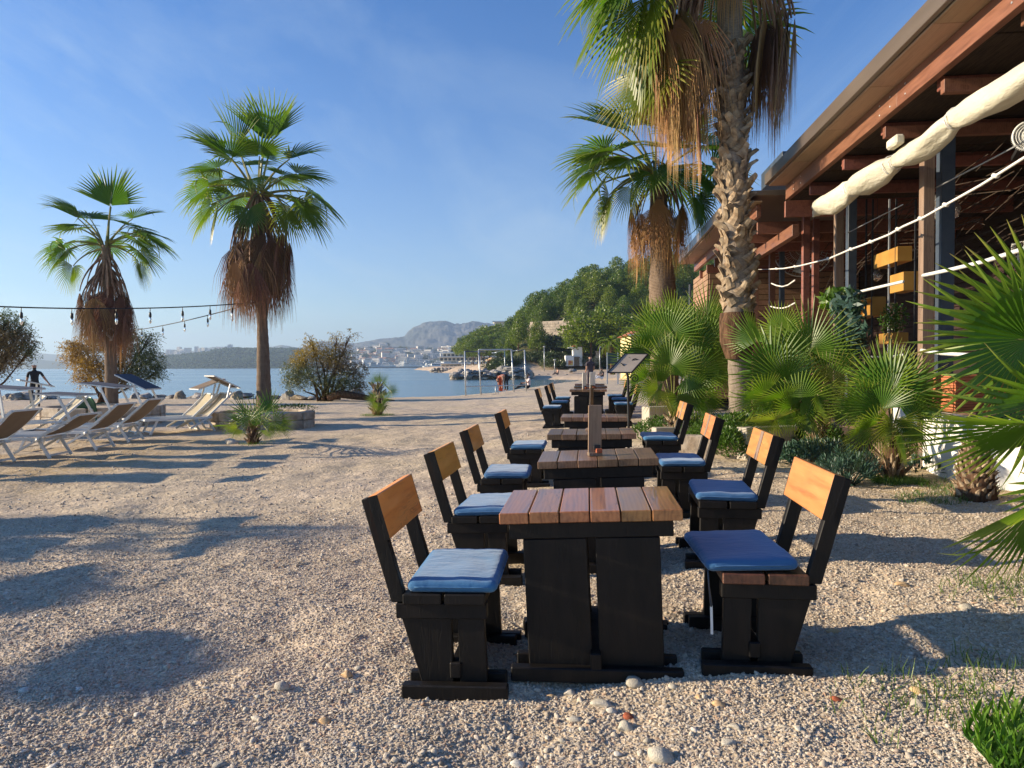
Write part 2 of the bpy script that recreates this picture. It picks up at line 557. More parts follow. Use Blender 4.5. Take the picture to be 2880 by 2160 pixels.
def leaf_mat(name, base, mid, tip, tf=0.35, vary=0.18, rough=0.42, t0=0.45, t1=0.8):
    t = NT(name)
    at = t.n('ShaderNodeAttribute', attribute_name='t')
    v = t.coords()
    f = t.math('ADD', at.outputs['Fac'], t.math('MULTIPLY_ADD', t.noise(v, 3.5, 3), 0.5, -0.25))
    c = t.ramp(f, [(0.0, base), (t0, base), (t1, mid), (1.0, tip)])
    c = t.vary(c, vary, 0.018)
    tr = t.mixc(1.0, c, (1.6, 1.75, 0.7), 'MULTIPLY')
    return t.bsdf(c, rough, None, 0.45, tfac=tf, trans=tr)
MT['frond'] = leaf_mat('palm_frond_green', (0.065, 0.125, 0.014), (0.165, 0.205, 0.026), (0.36, 0.30, 0.09), 0.45)
MT['frond_y'] = leaf_mat('palm_frond_yellowing', (0.11, 0.155, 0.018), (0.26, 0.24, 0.038), (0.42, 0.27, 0.08), 0.42)
MT['fan'] = leaf_mat('fan_leaf_green', (0.080, 0.165, 0.015), (0.190, 0.265, 0.030), (0.42, 0.33, 0.12), 0.34)
MT['fan_y'] = leaf_mat('fan_leaf_yellow', (0.15, 0.20, 0.025), (0.26, 0.26, 0.045), (0.36, 0.25, 0.09), 0.35)
MT['dead'] = leaf_mat('dead_frond', (0.115, 0.052, 0.030), (0.20, 0.098, 0.050), (0.33, 0.185, 0.095), 0.10, 0.30, 0.8, 0.2, 0.6)
MT['dead_l'] = leaf_mat('dead_frond_tan', (0.26, 0.135, 0.055), (0.39, 0.21, 0.085), (0.50, 0.30, 0.13), 0.14, 0.25, 0.8, 0.2, 0.6)
MT['petiole'] = plain('petiole', (0.15, 0.17, 0.035), (0.24, 0.20, 0.06), 4, rough=0.5, vary=0.15)
MT['petiole_dead'] = plain('dead_petiole', (0.17, 0.085, 0.05), (0.34, 0.21, 0.13), 5, rough=0.8, vary=0.25)

def trunk_mat(name, c1, c2, rings=28, rb=0.5):
    t = NT(name)
    v = t.coords(rnd=True)
    wv = t.n('ShaderNodeTexWave', wave_type='BANDS', bands_direction='Z')
    wv.inputs['Scale'].default_value = rings / 6.28 * 1.0; wv.inputs['Distortion'].default_value = 2.2
    wv.inputs['Detail'].default_value = 3; wv.inputs['Detail Scale'].default_value = 2.0
    t.l(v, wv.inputs['Vector'])
    nz = t.noise(t.coords((1, 1, 0.25)), 22, 6, 0.65)
    f = t.math('MULTIPLY_ADD', wv.outputs['Fac'], 0.3, t.math('MULTIPLY', nz, 0.75))
    c = t.ramp(f, [(0.25, c1), (0.7, c2)])
    n = t.bump(nz, 0.5, 0.02)
    n = t.bump(wv.outputs['Fac'], rb, 0.015, n)
    return t.bsdf(c, 0.9, n, 0.15)
MT['trunk'] = trunk_mat('palm_trunk', (0.085, 0.058, 0.040), (0.24, 0.175, 0.125), 60)
MT['trunk_grey'] = trunk_mat('palm_trunk_grey', (0.12, 0.095, 0.072), (0.30, 0.245, 0.19), 90, 0.3)
MT['boot'] = plain('old_leaf_base', (0.17, 0.115, 0.07), (0.43, 0.335, 0.225), 5, (1, 1, 3), 0.85, 0.5, 25, 0.01, 0.2, vary=0.3)
MT['fibre'] = plain('trunk_fibre', (0.05, 0.03, 0.018), (0.15, 0.085, 0.05), 20, (1, 1, 0.3), 0.95, 0.8, 40, 0.02, 0.1)

MT['white_paint'] = plain('white_painted_metal', (0.66, 0.67, 0.64), (0.74, 0.75, 0.72), 3, rough=0.42, vary=0.05)
MT['mesh_tan'] = plain('tan_mesh_fabric', (0.16, 0.115, 0.08), (0.20, 0.145, 0.10), 3, rough=0.85, bump=0.3, bscale=200, tfac=0.04, vary=0.06)
MT['mesh_cream'] = plain('cream_mesh_fabric', (0.46, 0.40, 0.28), (0.52, 0.46, 0.33), 3, rough=0.85, bump=0.3, bscale=200, tfac=0.2)
MT['mesh_grey'] = plain('grey_mesh_fabric', (0.065, 0.075, 0.105), (0.085, 0.095, 0.13), 3, rough=0.8, bump=0.2, bscale=200, tfac=0.12)
MT['steel'] = plain('galvanised_steel', (0.42, 0.44, 0.46), (0.55, 0.57, 0.58), 8, rough=0.4, metal=0.6)
MT['black_metal'] = plain('black_metal', (0.012, 0.012, 0.013), (0.022, 0.022, 0.024), 6, rough=0.45, bump=0.2, bscale=30)
MT['slate_metal'] = plain('blue_grey_metal', (0.045, 0.06, 0.085), (0.065, 0.085, 0.115), 6, rough=0.35)
MT['gutter'] = plain('zinc_fascia', (0.135, 0.105, 0.085), (0.20, 0.16, 0.13), 1.2, (1, 0.3, 3), 0.38, 0.1, 6, metal=0.35, spec=0.5, coat=0.1)
MT['red_wood'] = wood_mat('red_stained_timber', (0.10, 0.034, 0.020), (0.20, 0.075, 0.044), (0.27, 0.11, 0.066), 1, 0.5, 0.1, crack=0.35, vary=0.1)
MT['soffit'] = wood_mat('soffit_plywood', (0.24, 0.145, 0.09), (0.34, 0.225, 0.145), (0.42, 0.28, 0.18), 1, 0.6, 0.0, crack=0.2, vary=0.1)
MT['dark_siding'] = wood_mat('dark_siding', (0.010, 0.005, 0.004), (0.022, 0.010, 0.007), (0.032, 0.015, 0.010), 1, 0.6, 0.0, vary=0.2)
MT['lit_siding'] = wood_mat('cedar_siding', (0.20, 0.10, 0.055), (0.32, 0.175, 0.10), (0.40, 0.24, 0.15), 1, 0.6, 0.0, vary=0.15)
MT['post_wood'] = wood_mat('weathered_post', (0.11, 0.065, 0.045), (0.21, 0.14, 0.095), (0.29, 0.20, 0.14), 2, 0.6, 0.0)
MT['canvas'] = plain('ivory_canvas', (0.56, 0.52, 0.40), (0.72, 0.68, 0.55), 2, (1, .4, 1), 0.85, 0.9, 7, 0.05, 0.2, tfac=0.1)
MT['rope'] = plain('white_rope', (0.62, 0.60, 0.55), (0.74, 0.72, 0.68), 20, rough=0.8)
MT['yellow'] = plain('mustard_shelf_box', (0.34, 0.17, 0.03), (0.40, 0.22, 0.045), 4, rough=0.6, vary=0.15)
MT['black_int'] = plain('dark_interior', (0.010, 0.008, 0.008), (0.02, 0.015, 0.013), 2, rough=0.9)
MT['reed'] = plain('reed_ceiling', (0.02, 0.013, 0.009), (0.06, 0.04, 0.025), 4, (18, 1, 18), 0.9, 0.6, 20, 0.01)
MT['white_wall'] = plain('white_render', (0.70, 0.69, 0.66), (0.80, 0.79, 0.76), 1.6, rough=0.85, bump=0.25, bscale=18, bdist=0.01, detail=7)
MT['terracotta'] = plain('terracotta_slats', (0.40, 0.125, 0.05), (0.50, 0.175, 0.08), 4, rough=0.65, vary=0.1)
MT['concrete'] = plain('pale_concrete', (0.34, 0.30, 0.24), (0.50, 0.45, 0.37), 3, rough=0.9, bump=0.4, bscale=20, bdist=0.01, detail=8)
MT['limestone'] = plain('limestone_block', (0.30, 0.235, 0.17), (0.55, 0.47, 0.37), 5, rough=0.9, bump=0.7, bscale=11, bdist=0.03, detail=8, vary=0.15)
MT['rock'] = plain('shore_rock', (0.17, 0.16, 0.15), (0.42, 0.39, 0.35), 1.6, rough=0.85, bump=0.7, bscale=5, bdist=0.08, detail=9, vary=0.22, hue=0.01)
MT['rock_warm'] = plain('shore_rock_warm', (0.24, 0.19, 0.13), (0.50, 0.42, 0.31), 1.6, rough=0.85, bump=0.7, bscale=5, bdist=0.08, detail=9, vary=0.2)
MT['glass'] = NT('bulb_glass').m
def _glass():
    t = NT('bulb_glass_clear')
    p = t.n('ShaderNodeBsdfPrincipled'); p.inputs['Roughness'].default_value = 0.05
    p.inputs['Transmission Weight'].default_value = 0.9; p.inputs['Base Color'].default_value = (0.95, 0.93, 0.88, 1)
    t.l(p.outputs[0], t.out.inputs[0]); return t.m
MT['glass'] = _glass()
MT['green_plastic'] = plain('green_plastic', (0.008, 0.07, 0.035), (0.012, 0.09, 0.045), 3, rough=0.35)
MT['ground_cover'] = leaf_mat('ground_cover_leaf', (0.05, 0.11, 0.016), (0.10, 0.17, 0.022), (0.20, 0.22, 0.05), 0.25)
MT['spurge'] = leaf_mat('blue_green_leaf', (0.045, 0.095, 0.070), (0.075, 0.14, 0.10), (0.13, 0.19, 0.13), 0.15)
MT['grass'] = leaf_mat('grass_blade', (0.07, 0.14, 0.02), (0.13, 0.21, 0.03), (0.30, 0.27, 0.10), 0.3)
MT['agave'] = leaf_mat('bright_shrub_leaf', (0.06, 0.15, 0.015), (0.13, 0.25, 0.03), (0.25, 0.30, 0.07), 0.3)
# ---------------------------------------------------------------- ground
SHORE = [(-200, 40), (-30, 37.5), (-7, 37), (-3.5, 37.5), (-1, 40), (1.2, 46), (5, 58), (8, 72), (9.5, 95), (60, 96), (200, 96)]
def shore_y(x):
    return np.interp(x, [a for a, b in SHORE], [b for a, b in SHORE])
SEA = -0.5
def nh(x, y):
    """height of the beach"""
    z = 0.165 * np.tanh((x - 0.4) / 3.0)
    z = z + 0.25 * np.clip((x - 9) / 20, 0, 1)
    near = np.exp(-np.maximum(y - 3, 0) / 22)
    z = z + (0.028 * near + 0.015) * fbm(x * 1.3, y * 1.3, 4, 0.55) * 1.6
    z = z + 0.013 * fbm(x * 6 + 3, y * 7, 2, 0.6) * np.clip(1.6 - y / 10, 0.2, 1)
    sy = shore_y(x) + 0.7 * fbm(x * 0.5, x * 0 + 2.5, 3)
    z = z - np.clip((y - sy) * 0.22, 0, 1.6)
    return z
nr, nc = 520, 560
ys = np.concatenate([np.linspace(-14, 1.6, 30), 1.6 * (110 / 1.6) ** np.linspace(0, 1, nr - 29)[1:]])
us = np.linspace(-1, 1, nc); us = np.sign(us) * np.abs(us) ** 1.7
Wd = 14 + 1.15 * np.maximum(ys, 0)
X = us[None, :] * Wd[:, None]; Y = np.repeat(ys[:, None], nc, 1)
Z = nh(X, Y)
V = np.stack([X, Y, Z], -1).reshape(-1, 3)
# straw coloured trodden patches: round the loungers and by the white wall
def blob(x, y, cx, cy, rx, ry):
    return np.exp(-(((x - cx) / rx) ** 2 + ((y - cy) / ry) ** 2))
T = blob(X, Y, -6.9, 12.0, 1.2, 3.2) * 1.2 + blob(X, Y, -6.3, 15.5, 2.2, 0.8) + blob(X, Y, 4.6, 7.4, 1.2, 1.2) * 1.3 + 0.5 * blob(X, Y, 3.0, 3.4, 1.0, .8)
obj('gravel_beach', np_mesh('gravel_beach', V, grid_faces(len(ys), nc), MT['gravel'], True, T.reshape(-1)))
tag(bpy.data.objects['gravel_beach'], kind='structure')

# ---------------------------------------------------------------- sea
def water_mat():
    t = NT('sea_water')
    v = t.coords((1, 1, 1), rnd=False)
    n1 = t.noise(t.coords((0.35, 1.0, 1), False), 1.6, 5, 0.6)
    n2 = t.noise(t.coords((0.25, 1.0, 1), False), 0.16, 4, 0.5)
    n = t.bump(n1, 0.35, 0.10)
    n = t.bump(n2, 0.30, 0.35, n)
    big = t.noise(t.coords((0.3, 1, 1), False), 0.02, 4)
    c = t.ramp(big, [(0.3, (0.05, 0.12, 0.17)), (0.7, (0.075, 0.16, 0.21))])
    r = t.math('MULTIPLY_ADD', big, 0.25, 0.05)
    return t.bsdf(c, r, n, 0.5)
MT['water'] = water_mat()
mb = MB(); mb.add([(-6000, 20, 0), (6000, 20, 0), (6000, 4300, 0), (-6000, 4300, 0)], [(0, 1, 2, 3)])
tag(mb.build('sea', MT['water'], loc=(0, 0, SEA)), kind='structure')

# ---------------------------------------------------------------- pebbles on the near gravel (scattered real stones)
rng = np.random.default_rng(5)
def scatter(n, y0, y1, wfun, power=1.0):
    y = y0 + (y1 - y0) * rng.random(n) ** power
    x = (rng.random(n) * 2 - 1) * wfun(y)
    return x, y
def pebble_cloud(name, x, y, smin, smax, seed, sub, sink):
    n = len(x)
    z = nh(x, y)
    me = bpy.data.meshes.new(name)
    me.vertices.add(n)
    s = smin + (smax - smin) * rng.random(n) ** 2.6
    co = np.stack([x, y, z + s * sink], -1).astype(np.float32)
    me.vertices.foreach_set('co', co.ravel())
    a = me.attributes.new('s', 'FLOAT', 'POINT'); a.data.foreach_set('value', s.astype(np.float32))
    me.update()
    o = obj(name, me)
    ng = bpy.data.node_groups.new(name + '_nodes', 'GeometryNodeTree')
    ng.interface.new_socket('Geometry', in_out='INPUT', socket_type='NodeSocketGeometry')
    ng.interface.new_socket('Geometry', in_out='OUTPUT', socket_type='NodeSocketGeometry')
    N = lambda ty: ng.nodes.new(ty)
    gi = N('NodeGroupInput'); go = N('NodeGroupOutput')
    g2i = N('GeometryNodeGeometryToInstance')
    for k in range(4):
        ico = N('GeometryNodeMeshIcoSphere'); ico.inputs['Radius'].default_value = 1.0; ico.inputs['Subdivisions'].default_value = sub
        sp = N('GeometryNodeSetPosition')
        nz = N('ShaderNodeTexNoise'); nz.inputs['Scale'].default_value = 0.9
        pos = N('GeometryNodeInputPosition')
        va = N('ShaderNodeVectorMath'); va.operation = 'ADD'; va.inputs[1].default_value = (seed + 7.7 * k, k * 3.1, 0)
        ng.links.new(pos.outputs[0], va.inputs[0]); ng.links.new(va.outputs[0], nz.inputs['Vector'])
        vs = N('ShaderNodeVectorMath'); vs.operation = 'SUBTRACT'; vs.inputs[1].default_value = (0.5, 0.5, 0.5)
        ng.links.new(nz.outputs['Color'], vs.inputs[0])
        vm = N('ShaderNodeVectorMath'); vm.operation = 'SCALE'; vm.inputs['Scale'].default_value = 1.5
        ng.links.new(vs.outputs[0], vm.inputs[0])
        ng.links.new(ico.outputs[0], sp.inputs['Geometry']); ng.links.new(vm.outputs[0], sp.inputs['Offset'])
        tr = N('GeometryNodeTransform'); tr.inputs['Scale'].default_value = ((1.0, 0.75, 0.55), (1.25, 0.7, 0.42), (0.9, 0.85, 0.7), (1.3, 0.8, 0.35))[k]
        ng.links.new(sp.outputs[0], tr.inputs['Geometry'])
        sm = N('GeometryNodeSetMaterial'); sm.inputs['Material'].default_value = MT['pebble']
        ng.links.new(tr.outputs[0], sm.inputs['Geometry'])
        src = sm
        if sub > 1:
            ss = N('GeometryNodeSetShadeSmooth'); ng.links.new(sm.outputs[0], ss.inputs['Geometry']); src = ss
        ng.links.new(src.outputs[0], g2i.inputs[0])
    m2p = N('GeometryNodeMeshToPoints')
    ng.links.new(gi.outputs[0], m2p.inputs['Mesh'])
    iop = N('GeometryNodeInstanceOnPoints'); iop.inputs['Pick Instance'].default_value = True
    ng.links.new(m2p.outputs[0], iop.inputs['Points']); ng.links.new(g2i.outputs[0], iop.inputs['Instance'])
    ri = N('FunctionNodeRandomValue'); ri.data_type = 'INT'
    ri.inputs[4].default_value = 0; ri.inputs[5].default_value = 3
    ng.links.new(ri.outputs[2], iop.inputs['Instance Index'])
    rr = N('FunctionNodeRandomValue'); rr.data_type = 'FLOAT_VECTOR'
    rr.inputs[0].default_value = (-0.5, -0.5, 0); rr.inputs[1].default_value = (0.5, 0.5, 6.28)
    ng.links.new(rr.outputs[0], iop.inputs['Rotation'])
    na = N('GeometryNodeInputNamedAttribute'); na.data_type = 'FLOAT'; na.inputs['Name'].default_value = 's'
    ng.links.new(na.outputs[0], iop.inputs['Scale'])
    ng.links.new(iop.outputs[0], go.inputs[0])
    md = o.modifiers.new('scatter', 'NODES'); md.node_group = ng
    return o
wf = lambda y: 0.78 * y + 0.35
x1, y1 = scatter(260000, 2.1, 7.6, wf, 1.0)
keep = rng.random(len(x1)) < np.clip(1.35 - y1 / 7.0, 0.28, 1)
x1, y1 = x1[keep], y1[keep]
tag(pebble_cloud('fine_gravel', x1, y1, 0.0042, 0.0105, 1.0, 1, 0.25), kind='stuff')
x2, y2 = scatter(20000, 2.1, 15.0, wf, 1.3)
cl = fbm(x2 * 0.8, y2 * 0.8, 3) + 0.25
keep = rng.random(len(x2)) < np.clip(cl * 1.6, 0.08, 1)
tag(pebble_cloud('coarse_gravel', x2[keep], y2[keep], 0.008, 0.019, 5.0, 2, 0.18), kind='stuff')

# larger single stones
def rock_mesh(name, seed, sub, amp, flat, mat, sharp=False):
    import bmesh
    bm = bmesh.new(); bmesh.ops.create_icosphere(bm, subdivisions=sub, radius=1)
    for v in bm.verts:
        p = v.co.copy()
        n = noise.noise_vector(p * 0.8 + Vector((seed, seed * 2, 0))) * amp
        if sharp:
            c = noise.cell_vector(p * 1.2 + Vector((seed * 3, 0, seed))) - Vector((.5, .5, .5))
            n += c * 0.35
        v.co = Vector(((p.x + n.x) * 1.15, (p.y + n.y) * 0.85, (p.z + n.z) * flat))
    if sharp:
        bmesh.ops.smooth_vert(bm, verts=bm.verts, factor=0.25, use_axis_x=True, use_axis_y=True, use_axis_z=True)
    for f in bm.faces: f.smooth = not sharp
    me = bpy.data.meshes.new(name); bm.to_mesh(me); bm.free(); me.materials.append(mat)
    return me
STM = [rock_mesh('loose_stone', k * 3.3, 2, 0.55, (0.45, 0.6, 0.38, 0.5)[k % 4], MT['stone']) for k in range(6)]
def stone(px, py, wpx, label, k, rz, mat=None):
    g = G(px, py)
    s = wpx / 2 * g.y / FPX / 1.1
    o = obj('stone', STM[k % 6], None, (g.x, g.y, float(nh(np.array(g.x), np.array(g.y))) + s * 0.22), (0.15 * math.sin(k), 0.12, rz), s)
    if mat:
        o.data = STM[k % 6].copy(); o.data.materials[0] = mat
    tag(o, label, 'stone')
    return o
MT['rust_stone'] = plain('rust_stone', (0.30, 0.075, 0.035), (0.42, 0.12, 0.055), 6, rough=0.85, bump=.4, bscale=30)
MT['ochre_stone'] = plain('ochre_stone', (0.55, 0.36, 0.18), (0.66, 0.46, 0.26), 6, rough=0.85, bump=.4, bscale=30)
for i, (px, py, w, lb, rz, mt) in enumerate([
    (1783, 1922, 58, 'broad flat grey stone against the foot of the front table', 0.1, None),
    (1602, 1930, 42, 'long pale stone leaning by the middle of the front table foot', 0.7, None),
    (1552, 1936, 24, 'small ochre stone beside a long pale one at the front table foot', 0.2, 'ochre_stone'),
    (1510, 1928, 24, 'small white pebble under the left end of the front table foot', 0.4, None),
    (1692, 1972, 58, 'long flat grey stone on the sunlit gravel before the front table', -0.35, None),
    (1722, 1995, 34, 'rounded white stone touching the end of a long flat one', 0.3, None),
    (1766, 2007, 34, 'small rust red chip of brick on the sunlit gravel', 0.1, 'rust_stone'),
    (1758, 2038, 56, 'long oblong stone lying slantwise on the sunlit gravel', 0.7, None),
    (1619, 2012, 42, 'squarish white stone on the gravel before the front table', 0.0, None),
    (1454, 2122, 46, 'flat white stone near the lower edge of the picture', 0.1, None),
    (1478, 2158, 74, 'big flat olive grey stone cut by the lower edge', 0.0, None),
    (1862, 2128, 80, 'long pale stone like a bar near the lower edge', -0.12, None),
    (1892, 1936, 30, 'pale round stone under the right end of the front table foot', 0.3, None),
    (1965, 1972, 26, 'small orange brown stone right of the front table in the shade', 0.1, 'ochre_stone'),
    (2345, 1760, 40, 'wedge shaped ochre stone right of the front chair', 0.2, 'ochre_stone'),
    (2351, 1970, 32, 'rust red stone in the shade behind the front right chair foot', 0.1, 'rust_stone'),
    (2535, 1652, 34, 'flat sunlit stone near the shadow edge on the right', -0.3, 'ochre_stone'),
    (2722, 1725, 46, 'white rough stone on the gravel at the far right', 0.2, None),
    (2580, 1942, 44, 'buff stone in the shade at the right', 0.4, 'ochre_stone'),
    (2580, 1985, 54, 'white stone in the shade next to a buff one', 0.5, None),
    (2750, 2110, 36, 'round pale stone left of the bright shrub', 0.9, None),
    (2020, 1992, 40, 'pale buff stone in front of the right chair foot', 0.0, 'ochre_stone'),
    (2068, 2052, 34, 'whitish stone low down in front of the right chair', -0.8, None),
    (795, 1938, 46, 'grey oblong stone on the gravel left of the front chair', 0.15, None),
    (1008, 1886, 24, 'dark grey round pebble left of the front chair foot', 0.3, None),
    (975, 1904, 36, 'ochre oblong stone left of the front chair foot', 0.4, 'ochre_stone'),
    (725, 2008, 36, 'flat stone in the lower left half of the gravel', -0.3, None),
    (912, 2018, 38, 'ochre stone below left of the front chair', 0.1, 'ochre_stone'),
    (617, 2145, 40, 'rounded stone near the lower edge left of the middle', 0.6, None),
    (815, 2070, 28, 'small round stone below left of the front chair', 0.0, None),
    (70, 1955, 34, 'pale stone near the left edge of the gravel', 0.1, None),
    (532, 1798, 34, 'pale stone at the rim of the big round shadow', 0.8, None),
    (560, 1287, 22, 'white stone on the ridge of gravel behind', 0.0, None),
    (650, 1245, 44, 'pale stone at the foot of the small fan palm', 0.0, None),
    (2050, 2100, 44, 'flat greenish stone near the lower edge on the right', 0.1, None)]):
    stone(px, py, w, lb, i, rz, MT[mt] if mt else None)
for i in range(46):
    px = random.uniform(150, 2750); py = random.choice([random.uniform(1900, 2150), random.uniform(1700, 2150)])
    if 1130 < px < 2320 and py < 1940: continue
    o = stone(px, py, random.uniform(14, 30), 'small pale stone lying loose on the near gravel', i, random.random() * 3)
    o['group'] = 'small loose stones on the near gravel'
# ---------------------------------------------------------------- tables and chairs
ROWA = -math.atan(0.105)              # the row runs a little to the right
def dirs(rz):
    return Vector((math.cos(rz), math.sin(rz), 0)), Vector((-math.sin(rz), math.cos(rz), 0))

def table(x, y, z, rz, roll, label, old, holes=True, hgt=0.75, skin=None):
    """x, y: middle of the near edge of the top"""
    a, b = dirs(rz)
    D = 0.62
    c = Vector((x, y, z)) + b * (D / 2)
    root = empty('timber_table', c, label=label, cat='table', group='timber tables standing in a row', rot=(0, roll, rz))
    top = MT['wood_top_old'] if old else MT['wood_top']
    pw = 0.136
    ms = []
    for k in range(6):
        mb = MB(); w = pw - 0.005
        mb.box((0, 0, 0), (w, D, 0.050), ch=0.0035)
        xx = (k - 2.5) * pw
        obj('plank', mb.mesh('table_plank', top), root, (xx, random.uniform(-.004, .004), hgt - 0.025 + random.uniform(-.002, .002)), (0, 0, random.uniform(-.003, .003)))
    for s in (-1, 1):
        MB().box((0, 0, 0), (0.735, 0.05, 0.075), ch=0.004).build('apron', MT['black_wood'], root, loc=(0, s * (D / 2 - 0.055), hgt - 0.089))
        for u in (-1, 1):
            wl = 0.288
            MB().box((0, 0, 0), (wl, 0.045, 0.585), ch=0.004).build('leg_board', MT['black_wood'], root, loc=(u * (wl / 2 + 0.017), s * (D / 2 - 0.055), 0.335), rot=(0, 0.006 * u, 0))
        MB().box((0, 0, 0), (0.765, 0.055, 0.065), ch=0.006).build('foot', MT['black_wood'], root, loc=(0, s * (D / 2 - 0.004), 0.022), rot=(0, -roll * 0.75, 0))
        MB().box((0, 0, 0), (0.73, 0.045, 0.085), ch=0.006).build('foot', MT['black_wood'], root, loc=(0, s * (D / 2 - 0.106), 0.035), rot=(0, -roll * 0.75, 0))
    MB().box((0, 0, 0), (0.05, 0.66, 0.075), ch=0.005).build('stretcher', MT['black_wood'], root, loc=(0, 0, 0.085))
    return root

T_SPEC = [  # near-edge centre x, y, z, roll, label, worn
    (0.372, 3.22, 0.0, -0.040, 'nearest timber table with glossy orange brown top, between the front two chairs', False),
    (0.605, 4.88, 0.0, -0.044, 'second timber table from the front, a menu holder standing on it', True),
    (0.735, 6.63, 0.0, -0.018, 'third timber table from the front with weathered grey brown top', True),
    (0.985, 8.62, 0.0, -0.004, 'fourth timber table from the front, iron menu stand by its right corner', True),
    (1.66, 15.9, 0.02, 0.0, 'black table, nearest of the far group of three, white menus on it', True),
    (1.93, 17.9, 0.02, 0.0, 'black table in the middle of the far group of three', True),
    (2.12, 19.9, 0.02, 0.0, 'farthest black table of the row, seen edge on', True)]
TABLES = []
for i, (x, y, z, ro, lb, old) in enumerate(T_SPEC):
    TABLES.append(table(x, y, base_h(x, y) + z, ROWA, ro, lb, old, hgt=0.755 if i < 4 else 0.79))

def cushion_mesh(seed):
    """0.40 x 0.60 pad with a soft rim, puckers and a slight dome"""
    nx, ny = 18, 24
    V = []; F = []
    LX, LY, H = 0.405, 0.60, 0.052
    def prof(u, v):
        d = min(LX / 2 - abs(u), LY / 2 - abs(v))
        e = min(1.0, max(0.0, d / 0.028))
        return math.sqrt(max(0, 1 - (1 - e) ** 2))
    def crn(u, v):      # rounded corners in plan
        rx, ry = LX / 2, LY / 2; r = 0.035
        qx, qy = abs(u) - (rx - r), abs(v) - (ry - r)
        if qx > 0 and qy > 0:
            l = math.hypot(qx, qy); m = max(qx, qy)
            if l > 0: k = m / l; return (math.copysign(rx - r + qx * k, u), math.copysign(ry - r + qy * k, v))
        return u, v
    ids = {}
    for sd_ in (1, -1):
        for i in range(nx + 1):
            for j in range(ny + 1):
                u = -math.cos(math.pi * i / nx) * LX / 2; v = -math.cos(math.pi * j / ny) * LY / 2
                pz = prof(u, v)
                cu, cv = crn(u, v)
                sag = 0.006 * noise.noise(Vector((u * 9 + seed, v * 7, seed))) + 0.003 * noise.noise(Vector((u * 30, v * 22, seed * 2)))
                z = H / 2 * pz * sd_ + (sag * pz + 0.004 * math.cos(u * 6) * pz if sd_ > 0 else 0)
                edge = i in (0, nx) or j in (0, ny)
                key = (i, j, 1 if edge else sd_)
                if key not in ids:
                    ids[key] = len(V); V.append((cu, cv, z))
    for sd_ in (1, -1):
        for i in range(nx):
            for j in range(ny):
                q = []
                for a, b in ((i, j), (i + 1, j), (i + 1, j + 1), (i, j + 1)):
                    edge = a in (0, nx) or b in (0, ny)
                    q.append(ids[(a, b, 1 if edge else sd_)])
                if sd_ < 0: q.reverse()
                F.append(tuple(q))
    mb = MB(); mb.add(V, F, 0, True)
    # piping round the seam
    pts = []
    for k in range(49):
        a = 2 * math.pi * k / 48
        ux = max(-1, min(1, 1.3 * math.cos(a))) * LX / 2; vy = max(-1, min(1, 1.3 * math.sin(a))) * LY / 2
        cu, cv = crn(ux, vy); pts.append((cu * 1.003, cv * 1.003, 0.002))
    mb.tube(pts, 0.004, 5, 0)
    return mb.mesh('seat_cushion', MT['cloth'])
CUSH = [cushion_mesh(k * 4.4) for k in range(4)]

